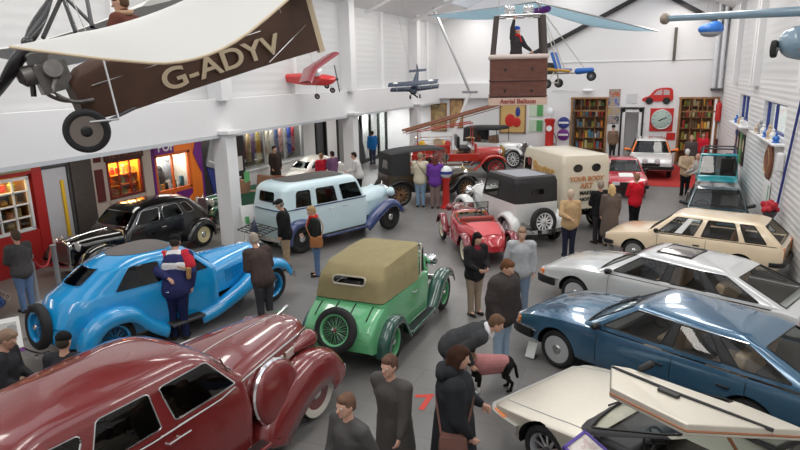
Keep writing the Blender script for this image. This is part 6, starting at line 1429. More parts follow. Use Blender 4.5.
# --- brown light aeroplane with a white wing
N0, T0 = ray(72, 95)*7.55, ray(313, 26)*9.35
N0 = V((N0.x, N0.y, N0.z+CAM_H)); T0 = V((T0.x, T0.y, T0.z+CAM_H))
ax_ = (N0-T0).normalized(); LEN = (N0-T0).length
sdv = V((0, 0, 1)).cross(ax_).normalized(); upv = ax_.cross(sdv)          # left (towards the camera is +: checked below)
if sdv.y > 0: near = -1
else: near = 1
Rm_ = Matrix((ax_, sdv, upv)).transposed()
t = thing('light_aeroplane', 'hanging vintage aeroplane with brown fuselage lettered G-ADYV and a broad white wing', 'aeroplane', N0, R=Rm_)
def loc(px_, py_, d): p = ray(px_, py_)*d; return Rm_.transposed() @ (V((p.x, p.y, p.z+CAM_H))-N0)
FB = mat('brown_doped_fabric', (.060, .024, .010), .62, noise=.3, nscale=4)
fu = Loft([(-LEN, (.045, -.36, .50, .52)), (-LEN*.7, (.14, -.34, .42, .45)), (-LEN*.4, (.24, -.34, .36, .40)), (-.6, (.30, -.36, .30, .38)), (-.15, (.29, -.34, .22, .30)), (.0, (.26, -.28, .12, .18))], [(0, 0), (.9, 0), (1, .06), (1, .5), (1, .94), (.92, 1.0), (.6, 1.7), (0, 2)], 24)
fo = fu.build(t, 'fuselage', [FB, M['interior']], lambda c: 1 if -1.25 < c.x < -.45 and c.z > .30 and abs(c.y) < .2 else 0)
text_obj('G-ADYV', 'lettering', mat('cream_lettering', (.50, .40, .27), .6), t, frame((-1.93, near*.236, -.12), (-1, -.062*near, 0.03), (0, 0, 1)), .38, .010, .006, 1.32)
MB().box((-LEN-.02, 0, .09), (.09, .10, .98)).build('rudder_post', mat('pale_wood', (.62, .50, .34), .6), t, smooth=0)
# wheels on a cross axle
for s in (near,):
    wc = loc(87, 131, 7.35)
    wheel(t, wc, .265, .12, 'disc', mat('grey_brown_disc', (.20, .17, .15), .5), near, axis=(.25, near, 0), cap='black', tw=.66)
    b = MB(); seg(b, wc, V((-.15, near*.2, -.30)), .022); seg(b, wc, V((-.75, near*.25, -.32)), .022); seg(b, wc, loc(88, 130, 8.15), .025); b.build('undercarriage', 'dgrey', t)
far_w = loc(88, 130, 8.15)
wheel(t, far_w, .265, .12, 'disc', 'grey', -near, cap='black', tw=.66)
# engine, exhaust and propeller
EZ = Matrix.Translation((-.06, 0, .24))
b = MB(); b.xf = EZ; b.box((.18, 0, .02), (.36, .30, .34)); b.lathe([(.12, 0), (.12, .16), (.05, .22)], (.32, 0, .1), (1, 0, 0), 14); 
for s in (1, -1):
    for k in range(6): b.lathe([(.105 if k % 2 else .085, .03*k), (.105 if k % 2 else .085, .03*k+.02)], (.18, .15*s, .08), (0, s, .25), 14)
    b.tube(spline([(.2, .28*s, 0), (.28, .34*s, -.14), (.12, .34*s, -.30), (-.1, .30*s, -.34)], 5), .025, 7)
b.build('engine', mat('oily_metal', (.16, .15, .14), .4, .6, noise=.5, nscale=14), t)
b = MB(); b.tube([(.06, .05, .55), (.14, 0, .56), (.36, 0, .55), (.42, 0, .5)], .04, 8); b.box((.2, 0, .5), (.22, .16, .12)); b.build('magneto', mat('oily_metal', (.12, .115, .11), .4, .6, noise=.4), t)
hub = loc(28, 43, 7.2); pr = MB()
tips = [loc(-14, 112, 6.9), loc(55, -12, 7.5)]
for tip in tips:
    d = tip-hub; L_ = d.length; d.normalize(); wv = V((.25, near*.9, -.1)); wv = (wv-d*wv.dot(d)).normalized(); tv = d.cross(wv); rows = []
    for i in range(12):
        f = i/11; w = .04+.085*math.sin(PI*min(1, f*1.02))**.8; th = .045*(1-f)+.010; a = .7*(1-f)+.15
        ca, sa = math.cos(a), math.sin(a); e1 = wv*ca+tv*sa; e2 = tv*ca-wv*sa
        rows.append([hub+d*L_*f+e1*w*math.cos(q)+e2*th*math.sin(q) for q in [2*PI*k/12 for k in range(12)]])
    pr.grid(rows, cv=True); pr.add(rows[-1], [list(range(12))])
pr.ball(hub, .075); seg(pr, hub, V((.4, 0, .1)), .035); pr.build('propeller', mat('black_propeller', (.013, .012, .013), .35, coat=.4), t)
b = MB()
for a, c in (((63, -6), (43, 38)), ((62, -6), (76, 33)), ((64, -4), (98, 30)), ((86, -6), (92, 27))): seg(b, loc(*a, 7.9), loc(*c, 7.5), .026)
b.build('cabane_struts', 'black', t)
b = MB(); seg(b, loc(103, 58, 7.3), loc(119, 120, 7.3), .012); seg(b, loc(90, 122, 7.3), loc(119, 119, 7.3), .014); b.build('wing_strut', 'steel', t)
b = MB(); seg(b, V((-.2, near*.31, .06)), V((-2.6, near*.22, .14)), .006, 4); seg(b, V((-2.6, near*.2, -.3)), V((-3.4, near*.1, .05)), .006, 4); b.build('control_cable', 'steel', t)
# near wing: thick cambered surface with a rounded tip
WF = mat('white_wing_fabric', (.62, .62, .59), .6, bump=.25, bscale=3)
LEc = [loc(10, 46, 5.6), loc(60, 40, 5.75), loc(110, 28, 6.0), loc(160, 12, 6.5), loc(210, -8, 7.0)]
TEc = [loc(10, 47, 5.58), loc(55, 53, 5.45), loc(120, 60.5, 5.5), loc(180, 62, 5.6), loc(235, 42, 6.0), loc(292, -4, 6.8), loc(330, -40, 7.4)]
Lp, Tp = spline(LEc, 6), spline(TEc, 4)
def samp(P, f): q = f*(len(P)-1); i = min(int(q), len(P)-2); return P[i].lerp(P[i+1], q-i)
rows = []; nu_, nv_ = 24, 14
wn = (Tp[-1]-Lp[0]).cross(Lp[-1]-Lp[0]).normalized()
if wn.z < 0: wn = -wn
for i in range(nu_+1):
    a, c = samp(Lp, i/nu_), samp(Tp, i/nu_); row = []
    k_ = min(1.0, 3*i/nu_)*.10
    for j in range(nv_+1): f = j/nv_; row.append(a.lerp(c, f)+wn*k_*math.sin(PI*f**.7))
    for j in range(nv_-1, 0, -1): f = j/nv_; row.append(a.lerp(c, f)-wn*(.02*k_/.1))
    rows.append(row)
wb = MB(); wb.grid(rows, cv=True); wb.add(rows[-1], [list(range(len(rows[-1])))]); wo = wb.build('wing', WF, t, smooth=50)
wo2 = MB(); rows2 = [[V((p.x, -p.y+.1, p.z+.1)) for p in r] for r in rows]; wo2.grid(rows2, cv=True); wo2.add(rows2[-1], [list(range(len(rows2[-1])))]); wo2.build('wing', WF, t, smooth=50)
MB().tube([V((0, 0, 0))+p for p in Tp], .014, 6).build('trailing_edge', mat('pale_wood', (.62, .50, .34), .6), wo)
# tail
b = MB(); b.box((-LEN+.1, 0, .5), (.5, 1.7, .05)); b.build('tailplane', WF, t, bevel=.02)
b = MB()
for x in (-.4, -3.0):
    for s in (1, -1): seg(b, V((x, .2*s, .3)), V((x*.9, .2*s, .3))+V((0, 0, 9.6-N0.z)), .006, 4)
b.build('suspension_wire', 'steel', t)
# flyer seated behind the engine
pp = Rm_ @ loc(128, 12, 7.95)+N0
o, P = person('flyer in brown leather coat and helmet seated in the hanging brown aeroplane', (pp.x, pp.y), 190, 1.74, lean=.1, head=(.3, .2), armL=((.3, .4, -.8), (.7, -.3, .2)), armR=((.5, .2, -.7), (.9, -.2, .1)), legs=((1.45, 0), (1.45, 0)), knees=(1.0, 1.0), top=(.14, .05, .035), legc=(.20, .16, .11), style='beanie', hair=(.12, .07, .04), yoke=(.10, .045, .02), coat='short', collar=True, scarf=(.5, .32, .2))
o.location.z = pp.z-1.48

# --- red high-wing model aeroplane on the left wall side
c0 = on_y(302, 78, 17.6)
RD = paint((.60, .03, .03), .3)
t = thing('model_aeroplane', 'red high-wing model aeroplane hanging in front of the white gallery', 'aeroplane', c0, R=Matrix.Rotation(rad(2), 3, 'Z') @ Matrix.Rotation(rad(2), 3, 'Y') @ Matrix.Rotation(rad(24), 3, 'X'))
b = Loft([(-1.25, (.05, -.02, .08, .1)), (-.6, (.11, -.10, .08, .12)), (.2, (.17, -.18, .10, .16)), (.8, (.17, -.18, .06, .10)), (1.12, (.12, -.12, .02, .05)), (1.2, (.06, -.06, 0, .02))], n=20); b.build(t, 'fuselage', [RD])
MB().box((.42, 0, .20), (.62, .26, .20), ry=0).build('canopy', 'lamp_glass', t, bevel=.05)
def airfoil(mb, c, chord, span, th=.05, sweep_=0, dih=0, axis='y'):
    for s in (1, -1):
        rows = []
        for k in (0, 1):
            o_ = V((c[0]-sweep_*k, c[1]+s*span*k, c[2]+dih*k)); ch = chord*(1-.15*k)
            rows.append([o_+V((ch*(.5-f) if u else ch*(.5-f), 0, th*(math.sin(PI*f**.6)) if u else 0)) for u, f in [(1, q/8) for q in range(9)]+[(0, q/8) for q in range(7, 0, -1)]])
        mb.grid(rows, cv=True); mb.add(rows[1], [list(range(16))])
    return mb
airfoil(MB(), (.38, 0, .31), .50, 1.1, .07, -.35, .05).build('wing', mat('dark_red_wing', (.20, .02, .03), .35, coat=.6), t)
airfoil(MB(), (-1.1, 0, .08), .30, .42, .03).build('tailplane', mat('dark_red_wing', (.20, .02, .03), .35, coat=.6), t)
MB().prism([(-1.3, .05), (-.9, .08), (-1.12, .46), (-1.34, .48)], -.015, .015, 0, Matrix(((1, 0, 0, 0), (0, 0, 1, 0), (0, 1, 0, 0), (0, 0, 0, 1)))).build('fin', RD, t, bevel=.008)
b = MB()
for s in (1, -1): seg(b, V((.3, .16*s, -.1)), V((.42, .75*s, .31)), .014); seg(b, V((.55, .12*s, -.14)), V((.62, .36*s, -.42)), .016)
seg(b, V((.95, 0, -.1)), V((1.0, 0, -.36)), .014); b.build('struts', 'white', t)
for c in ((.62, .38, -.44), (.62, -.38, -.44), (1.0, 0, -.40)): wheel(t, c, .09, .06, 'disc', 'white', 1, cap='red')
MB().lathe([(.0, .08), (.05, .03), (.05, -.02)], (1.22, 0, -.01), (1, 0, 0), 12).box((1.24, 0, 0), (.015, .05, .9)).build('propeller', 'dgrey', t)
b = MB()
for x in (-.9, .5): seg(b, V((x, 0, .3)), V((x, 0, 3.6)), .004, 4)
b.build('suspension_wire', 'steel', t)
# --- grey-blue model biplane
c0 = on_y(415, 84, 23.5)
t = thing('model_aeroplane', 'grey-blue model biplane hanging near the end of the gallery', 'aeroplane', c0, R=Matrix.Rotation(rad(-80), 3, 'Z') @ Matrix.Rotation(rad(34), 3, 'Y') @ Matrix.Rotation(rad(4), 3, 'X'))
GB = mat('slate_blue', (.035, .05, .085), .6)
b = Loft([(-.95, (.03, .0, .06, .07)), (-.3, (.09, -.08, .06, .1)), (.3, (.12, -.12, .06, .10)), (.55, (.11, -.1, .05, .08)), (.6, (.06, -.05, .02, .03))], n=14); b.build(t, 'fuselage', [GB])
airfoil(MB(), (.2, 0, -.10), .34, .98, .04, 0, .05).build('lower_wing', GB, t); airfoil(MB(), (.28, 0, .22), .34, 1.0, .04, 0, .02).build('upper_wing', GB, t); airfoil(MB(), (-.85, 0, .06), .2, .36, .02).build('tailplane', GB, t)
MB().box((-.88, 0, .18), (.2, .02, .26)).build('fin', GB, t, bevel=.005)
b = MB()
for y in (.7, .25, -.25, -.7): seg(b, V((.15, y, -.06)), V((.2, y, .24)), .010); seg(b, V((.3, y, -.06)), V((.36, y, .24)), .010)
for s in (1, -1): seg(b, V((.3, .06*s, -.1)), V((.38, .18*s, -.32)), .012)
b.build('struts', 'white', t)
for s in (1, -1): wheel(t, (.38, .20*s, -.34), .085, .05, 'disc', 'white', s, cap='black')
for y in (.72, -.72): MB().lathe([(.11, 0), (.11, .004), (0, .005)], (.28, y, .263), (0, 0, 1), 16).build('roundel', 'paper', t)
MB().box((.64, 0, .0), (.02, .06, .55), rx=.7).ball((.63, 0, 0), .05).build('propeller', 'black', t)
b = MB()
for x in (-.6, .3): seg(b, V((x, 0, .1)), V((x, 0, 3.8)), .004, 4)
b.build('suspension_wire', 'steel', t)

# --- balloon basket with its burner frame
bc = (-3.82, 19.6); z0 = 3.72; bw, bd, bh = .86, .62, 1.30
ba = rad(14)
t = thing('balloon_basket', 'brown wicker hot-air balloon basket hanging from the roof with its burners', 'balloon basket', (bc[0], bc[1], z0), ba)
WK = mat('brown_wicker', (.15, .058, .04), .7, noise=.35, nscale=9); nt = WK.node_tree
tc = nt.nodes.new('ShaderNodeTexCoord'); bk = nt.nodes.new('ShaderNodeTexWave'); bk.bands_direction = 'Z'; bk.inputs['Scale'].default_value = 9; bk.inputs['Distortion'].default_value = .6
bp = nt.nodes.new('ShaderNodeBump'); bp.inputs['Strength'].default_value = .7; bp.inputs['Distance'].default_value = .02
nt.links.new(tc.outputs['Object'], bk.inputs[0]); nt.links.new(bk.outputs['Fac'], bp.inputs['Height']); nt.links.new(bp.outputs[0], nt.nodes['Principled BSDF'].inputs['Normal'])
def rrect(w, d, r, z, n=5):
    return [V((sx*(w-r)+r*math.cos(a), sy*(d-r)+r*math.sin(a), z)) for sx, sy, a0 in ((1, 1, 0), (-1, 1, 90), (-1, -1, 180), (1, -1, 270)) for a in [rad(a0+90*k/(n-1)) for k in range(n)]]
b = MB(); b.grid([rrect(bw, bd, .1, 0), rrect(bw*1.0, bd, .1, bh*.5), rrect(bw, bd, .1, bh), rrect(bw-.06, bd-.06, .08, bh), rrect(bw-.06, bd-.06, .08, .06)], cv=True)
b.add(rrect(bw, bd, .1, 0), [list(range(20))[::-1]]); b.add(rrect(bw-.06, bd-.06, .08, .06), [list(range(20))]); b.build('basket', WK, t, smooth=40)
MB().tube(rrect(bw-.02, bd-.02, .1, bh+.02), .075, 10, closed=True).build('padded_rim', mat('pale_suede', (.62, .52, .48), .9), t)
for z in (.62, .16): MB().tube(rrect(bw+.005, bd+.005, .1, z), .022, 6, closed=True).build('band', mat('dark_leather', (.09, .035, .03), .6), t)
bn = sweep([p for p in rrect(bw+.02, bd+.02, .1, -.02)], [(0, -.09), (.012, -.09), (.012, .13), (0, .13)], closed=True).build('banner', mat('banner_cloth', (.60, .44, .36), .8), t)
text_obj('Aerial Balloon', 'lettering', mat('banner_red', (.30, .04, .03), .7), bn, frame((0, -bd-.045, .0), (1, 0, 0), (0, 0, 1)), .19, .004, .004)
for x in (-.5, 0.0, .5):
    for z in (.95, .32):
        if x: MB().box((x*.8, -bd-.015, z), (.07, .03, .07)).build('rope_eye', 'black', t, bevel=.01)
PL = mat('padded_pole', (.07, .055, .05), .8)
for sx in (1, -1):
    for sy in (1, -1): MB().tube([(sx*(bw-.08), sy*(bd-.08), bh), (sx*.68, sy*.42, bh+1.2)], .085, 10).build('padded_pole', PL, t)
b = MB(); b.tube(rrect(.64, .44, .08, bh+1.22), .03, 8, closed=True)
for y in (.2, -.2): seg(b, V((-.62, y, bh+1.22)), V((.62, y, bh+1.22)), .022)
fr_ = b.build('burner_frame', 'steel', t)
for x in (-.28, .28):
    k = MB(); k.lathe([(.10, 0), (.13, .06), (.15, .28), (.14, .34), (.11, .34)], (x, 0, bh+1.2), (0, 0, 1), 18)
    for q in range(3): k.tube([(x+.17*math.cos(a), .17*math.sin(a), bh+1.26+.07*q) for a in [2*PI*j/18 for j in range(18)]], .014, 5, closed=True)
    k.box((x, -.14, bh+1.22), (.26, .10, .14)); k.build('burner', 'chrome', t)
b = MB()
for sx in (1, -1):
    for sy in (1, -1): seg(b, V((sx*.62, sy*.42, bh+1.4)), V((sx*.5, sy*.35, 5.4)), .008, 4)
b.build('suspension_wire', 'steel', t)
person('balloon pilot dummy in dark flying jacket, blue helmet and red scarf standing in the basket', (bc[0]-.05, bc[1]-.05), 330, 1.72, head=(.2, .1), armL=((.5, .3, -.9), (.7, .1, -.5)), armR=((.2, .25, 1), (.15, -.1, 1)), top=(.045, .04, .045), legc=DK, style='beanie', hair=(.1, .06, .04), yoke=(.02, .10, .55), scarf=(.6, .03, .03), z0=z0+.50, name='mannequin', cat='mannequin', collar=True)

# --- microlight: trike pod under a pale blue hang-glider wing
tp = on_y(562, 70, 25.0)
t = thing('microlight', 'microlight trike with blue seat hanging under a pale blue hang-glider wing', 'microlight', tp, R=Matrix.Rotation(rad(-12), 3, 'Z'))
LW = mat('pale_blue_sailcloth', (.60, .76, .82), .55, noise=.06); nt = LW.node_tree
tl_ = nt.nodes.new('ShaderNodeBsdfTranslucent'); tl_.inputs[0].default_value = (.70, .86, .92, 1); mx_ = nt.nodes.new('ShaderNodeMixShader'); mx_.inputs[0].default_value = .55
nt.links.new(nt.nodes['Principled BSDF'].outputs[0], mx_.inputs[1]); nt.links.new(tl_.outputs[0], mx_.inputs[2]); nt.links.new(mx_.outputs[0], nt.nodes['Material Output'].inputs[0])
def lp(px_, py_, y): q = on_y(px_, py_, y)-tp; return Matrix.Rotation(rad(12), 3, 'Z') @ q
nose, Lt, Rt, keel = lp(536, 2, 23.6), lp(428, 15.5, 26.2), lp(658, 31, 24.6), lp(545, 12, 27.0)
b = MB(); rows = []
for i in range(25):
    f = i/24*2-1; tip = Lt if f < 0 else Rt; a = abs(f)
    le = nose.lerp(tip, a); te = keel.lerp(tip, a)+V((0, 0, 0)); row = []
    for j in range(9):
        g = j/8; row.append(le.lerp(te, g)+V((0, 0, .16*math.sin(PI*g)*(1-a**2)-.22*math.sin(PI*a)*g)))
    rows.append(row)
b.grid(rows); so = b.build('sail', LW, t, smooth=60); m_ = so.modifiers.new('s', 'SOLIDIFY'); m_.thickness = .02
b = MB(); seg(b, nose, Lt, .03); seg(b, nose, Rt, .03); seg(b, nose, keel, .03); b.build('leading_edge_tube', 'steel', t)
KS = Matrix.Scale(1.15, 4); ki = KS.inverted(); hang = ki @ (nose.lerp(keel, .5)+V((0, 0, -.05)))
def KB(): q = MB(); q.xf = KS; return q
b = KB()
for p in ((.0, .3, 0), (.0, -.3, 0), (.75, 0, .05), (-.7, 0, .1)): seg(b, hang, V(p), .016)
seg(b, V((.95, 0, -.10)), V((-.6, 0, -.12)), .03); seg(b, V((-.3, .55, -.42)), V((-.3, -.55, -.42)), .025); seg(b, V((-.2, .1, 0)), V((-.3, .55, -.42)), .022); seg(b, V((-.2, -.1, 0)), V((-.3, -.55, -.42)), .022)
b.build('frame', mat('pale_tube', (.62, .58, .5), .4), t)
b = KB(); b.box((.05, 0, .0), (.45, .46, .10)); b.box((-.22, 0, .30), (.10, .46, .60), ry=-.35); b.build('seat', 'blue', t, bevel=.04)
KB().box((-.5, .02, .02), (.5, .34, .30)).lathe([(.14, 0), (.14, .3)], (-.45, -.1, .12), (0, 1, 0), 12).build('engine', mat('oily_metal', (.05, .05, .05), .5, .4), t, bevel=.02)
KB().capsule((-.75, -.05, .06), (.35, -.28, -.04), .07, .05, 10).build('fairing', mat('yellow_fairing', (.55, .30, .05), .4), t)
KB().capsule((.55, 0, -.05), (1.0, 0, -.02), .11, .08, 12, ((0, 1, 0), 1.5)).build('nose_pod', 'blue', t)
for c in ((1.0, 0, -.22), (-.3, .58, -.44), (-.3, -.58, -.44)): wheel(t, KS @ V(c), .18, .11, 'disc', 'dgrey', -1, cap='grey')
KB().capsule(hang+V((-.35, 0, -.12)), hang+V((.25, 0, -.02)), .13, .11, 12).build('bag', 'purple', t)
b = MB()
for p in (nose, keel): seg(b, p, p+V((0, 0, 9.6-tp.z-p.z)), .006, 4)
b.build('suspension_wire', 'steel', t)

# --- autogyro cut by the right edge: blue-grey boom, body and wheel
a, c = on_y(661, 19, 14.0), on_y(806, 11, 13.2)
t = thing('autogyro', 'blue-grey light aircraft with a long tube boom, cut off by the right edge', 'aircraft', (0, 0, 0))
GBL = paint((.20, .30, .38), .35)
MB().tube([a, a.lerp(c, .5), c], [.055, .07, .09], 12).build('boom', GBL, t)
MB().lathe([(.075, 0), (.11, .05), (.11, .12), (.07, .16)], a, (c-a).normalized(), 14).build('boom_end', mat('dull_brass', (.35, .3, .25), .5, .5), t)
bc_ = on_y(807, 42, 13.0)
k = MB(); k.capsule(bc_+V((-.15, .0, .0)), bc_+V((.65, .1, -.05)), .29, .42, 18); remesh(k, 'body', GBL, t, .02, 3)
MB().box(bc_+V((-.20, -.20, -.06)), (.22, .03, .05), ry=.4).box(bc_+V((-.06, -.24, -.12)), (.2, .03, .04)).build('red_flash', 'red', t, smooth=0)
MB().capsule(bc_+V((.0, -.2, .12)), bc_+V((.5, -.2, .14)), .14, .2, 12).build('windscreen', mat('blue_glass', (.10, .30, .45), .1, coat=1), t)
wc = on_y(774, 49, 13.0); wheel(t, wc, .155, .10, 'disc', 'dgrey', -1, axis=(.95, -.3, 0), cap='grey')
b = MB(); seg(b, wc, bc_+V((.1, 0, -.2)), .02); b.build('axle', 'steel', t)
b = MB(); seg(b, a.lerp(c, .35), a.lerp(c, .35)+V((0, 0, 2.4)), .006, 4); seg(b, c, c+V((0, 0, 2.0)), .006, 4); b.build('suspension_wire', 'steel', t)
# --- small blue hull hanging below the boom
c0 = on_y(711, 29, 24.0)
t = thing('model_boat', 'small bright blue model hull hanging from the roof near the far right corner', 'model', c0, rad(10))
k = MB(); k.ball((0, 0, 0), (.42, .26, .20)); k.ball((.12, 0, .06), (.26, .22, .2)); remesh(k, 'hull', 'blue', t, .03, 3)
MB().ball((0, 0, -.10), (.35, .22, .17), 16, 10).build('keel', 'grey', t); b = MB(); seg(b, V((0, 0, .2)), V((0, 0, 2.0)), .006, 4); b.build('suspension_wire', 'steel', t)
# ------------------------------------------------------------------ smaller things
def flat(name, label, cat, y, x0, x1, z0, z1, m, th=.03, fr=None, frm='wood'):
    """a picture or sign hung on the far wall"""
    t = MB().box(((x0+x1)/2, y-th/2, (z0+z1)/2), (x1-x0, th, z1-z0)).build(name, m, bevel=.004, smooth=0); tag(t, label, cat)
    if fr:
        b = MB()
        for x in (x0, x1): b.box((x, y-.03, (z0+z1)/2), (fr, .06, z1-z0+fr))
        for z in (z0, z1): b.box(((x0+x1)/2, y-.03, z), (x1-x0+fr, .06, fr))
        b.build('picture_frame', frm, t, smooth=0)
    return t
def art_mat(name, cols, sc=3.0):
    m = mat(name, cols[0], .6); nt = m.node_tree; tc = nt.nodes.new('ShaderNodeTexCoord'); n = nt.nodes.new('ShaderNodeTexNoise'); n.inputs['Scale'].default_value = sc; n.inputs['Detail'].default_value = 3
    r = nt.nodes.new('ShaderNodeValToRGB'); r.color_ramp.interpolation = 'CONSTANT'; r.color_ramp.elements[0].color = (*cols[0], 1); r.color_ramp.elements[1].color = (*cols[-1], 1); r.color_ramp.elements[1].position = .66
    for k, c in enumerate(cols[1:-1]): e = r.color_ramp.elements.new(.38+.24*(k+1)/len(cols)); e.color = (*c, 1)
    nt.links.new(tc.outputs['Object'], n.inputs['Vector']); nt.links.new(n.outputs['Fac'], r.inputs[0]); nt.links.new(r.outputs[0], nt.nodes['Principled BSDF'].inputs['Base Color']); return m
Yw = YF-.005
flat('picture', 'tall framed brown and ochre picture, left of the two beside the gallery corner', 'picture', Yw, -11.2, -10.35, 1.5, 2.98, art_mat('ochre_print', [(.45, .30, .12), (.30, .22, .12), (.55, .42, .2)]), .03, .07)
flat('picture', 'tall framed brown picture, right of the two beside the gallery corner', 'picture', Yw, -10.1, -9.4, 1.7, 3.2, art_mat('brown_print', [(.35, .20, .09), (.50, .32, .15), (.2, .1, .05)]), .03, .07)
p_ = flat('poster', 'yellow poster with a red shape beneath the balloon basket', 'poster', Yw, -7.3, -5.95, 1.45, 2.95, mat('poster_yellow', (.62, .42, .16), .6), .03, .08, mat('poster_frame', (.30, .18, .08), .5))
k = MB(); k.ball((-6.75, Yw-.05, 2.1), (.28, .02, .34)); k.ball((-6.4, Yw-.05, 2.0), (.22, .02, .26)); k.build('red_shape', 'red', p_); MB().ball((-6.35, Yw-.05, 2.55), (.13, .02, .26)).build('blue_shape', 'navy', p_)
for k, (z0_, z1_) in enumerate(((2.3, 2.95), (1.5, 2.15))):
    t = flat('notice_board', ('upper' if k == 0 else 'lower')+' of two pale green notice boards beside the red pump on the far wall', 'board', Yw, -5.75, -5.0, z0_, z1_, mat('pale_green_board', (.55, .66, .52), .7), .03); MB().box((-5.2, Yw-.04, (z0_+z1_)/2), (.3, .012, z1_-z0_-.08)).build('green_panel', 'green', t, smooth=0)
MB_ = MB(); 
t = thing('fuel_pump', 'tall red vintage fuel pump against the far wall beside the doorway', 'pump', (-4.6, 32.55, 0))
b = MB(); b.box((0, 0, .12), (.62, .5, .24)); b.lathe([(.26, 0), (.26, .1), (.22, .16), (.22, 1.75), (.27, 1.85), (.27, 1.98)], (0, 0, .24), (0, 0, 1), 20); b.build('pump_body', 'red', t)
MB().lathe([(.12, 0), (.17, .06), (.15, .14), (.19, .24), (.20, .42), (.12, .56), (0, .6)], (0, 0, 2.22), (0, 0, 1), 18).build('globe', 'lamp_glass', t)
MB().lathe([(.15, 0), (.15, .02), (0, .022)], (0, -.22, 1.75), (0, -1, 0), 18).build('dial', 'paper', t); MB().tube(spline([(.22, 0, 1.5), (.36, -.1, 1.2), (.34, -.1, .7), (.25, -.05, 1.0)], 6), .022, 7).build('hose', 'black', t)
for k, (z, lab) in enumerate(((2.0, 'upper'), (1.38, 'lower'))):
    t = tag(MB().lathe([(.30, 0), (.30, .05), (.24, .07), (0, .07)], (-3.95, Yw-.01, z), (0, -1, 0), 24).build('round_sign', 'purple' if k else 'navy'), lab+' of two round dark enamel signs left of the shelved doorway', 'sign'); MB().box((-3.95, Yw-.085, z), (.5, .012, .10)).build('sign_band', 'paper', t)
cols = [(.08, .08, .10), (.45, .12, .05), (.12, .15, .4), (.5, .35, .1)]
nm = ('black and grey', 'orange-red', 'dark blue', 'ochre')
for k in range(4): z = 1.95+.44*k; flat('poster', '%s small poster in the column of four right of the shelved doorway' % nm[(k*3) % 4], 'poster', Yw, -1.8, -1.25, z, z+.41, art_mat('small_print', [cols[(k*3) % 4], (.35, .3, .28), cols[(k*3+1) % 4]], 6), .02)
flat('notice', 'pale grey notice on the far wall above the narrow white doorway', 'notice', Yw, -.95, -.45, 2.98, 3.45, mat('grey_notice', (.62, .63, .65), .7), .015)
# flat red car cut-out
t = thing('wall_sign', 'flat red cut-out of a small car on the far wall above the clock', 'sign', (.48, Yw, 2.98))
yz_ = Matrix(((1, 0, 0, 0), (0, 0, 1, 0), (0, 1, 0, 0), (0, 0, 0, 1)))
body = spline([(-.68, .12, 0), (-.66, .26, 0), (-.40, .36, 0), (-.12, .66, 0), (.25, .74, 0), (.60, .70, 0), (.68, .40, 0), (.66, .12, 0), (.3, .09, 0), (-.3, .09, 0)], 5, True)
MB().prism([(p.x, p.y) for p in body], -.05, 0, 0, yz_).build('car_shape', 'red', t, smooth=30)
MB().prism([(-.22, .40), (-.02, .62), (.18, .66), (.18, .40)], -.056, -.049, 0, yz_).prism([(.24, .40), (.24, .66), (.50, .62), (.52, .40)], -.056, -.049, 0, yz_).build('window_shapes', mat('pink_grey', (.5, .4, .42), .5), t, smooth=0)
for x in (-.38, .40): MB().lathe([(.17, 0), (.17, .07), (.10, .08), (0, .08)], (x, 0, .12), (0, -1, 0), 20).build('wheel', 'black', t)
# clock
t = thing('wall_clock', 'large pale clock face on a red square board on the far wall', 'clock', (.72, Yw, 2.18))
MB().box((0, -.02, 0), (1.06, .04, 1.12)).build('board', 'red', t, bevel=.006); MB().lathe([(.48, 0), (.48, .05), (.44, .07), (0, .07)], (0, -.04, .02), (0, -1, 0), 36).build('face', mat('clock_green', (.42, .55, .50), .5), t)
MB().tube([(.46*math.cos(a), -.09, .02+.46*math.sin(a)) for a in [2*PI*k/36 for k in range(36)]], .028, 6, closed=True).build('bezel', 'steel', t)
b = MB(); b.box((.09, -.12, .06), (.30, .012, .04), ry=-.45); t2 = b.build('minute_hand', 'black', t); MB().box((-.04, -.125, .0), (.2, .012, .05), ry=-.5).build('hour_hand', 'black', t)
for k in range(12): a = 2*PI*k/12; MB().box((.38*math.cos(a), -.113, .02+.38*math.sin(a)), (.07, .006, .02), ry=-a).build('hour_mark', 'dgrey', t)
flat('sign', 'small red sign on the far wall below the clock', 'sign', Yw, 1.0, 1.4, 1.2, 1.55, M['red'], .03)
# red cylinder and white card right of the far doorway
t = thing('fire_point', 'red canister hung above a white card right of the far right doorway', 'canister', (3.17, 32.75, 0)); t['category'] = 'canister'
MB().lathe([(.0, 0), (.13, .02), (.13, .75), (.10, .84), (.04, .88), (.05, .95), (0, .96)], (0, 0, 2.15), (0, 0, 1), 18).build('canister', 'red', t); MB().box((0, .1, 2.6), (.2, .06, .5)).build('bracket', 'black', t)
flat('notice', 'white card notice below the red canister beside the far doorway', 'notice', 32.99, 3.14, 3.29, 1.35, 2.02, M['paper'], .02)
flat('door_post', 'dark red post at the right side of the far doorway', 'post', 32.9, 3.15, 3.28, 0.0, 1.3, mat('oxblood2', (.10, .02, .02), .5), .08)
# wall lamp on a thin arm
t = thing('wall_lamp', 'white oval lamp on a thin horizontal arm on the far wall', 'lamp', (-3.0, YF, 3.62)); MB().capsule((0, -.16, 0), (.35, -.16, 0), .09, .09, 12).build('lamp_shade', 'white', t); MB().tube([(-1.6, -.04, .02), (0, -.10, .02), (0, 0, .02)], .015, 6).build('arm', 'steel', t)
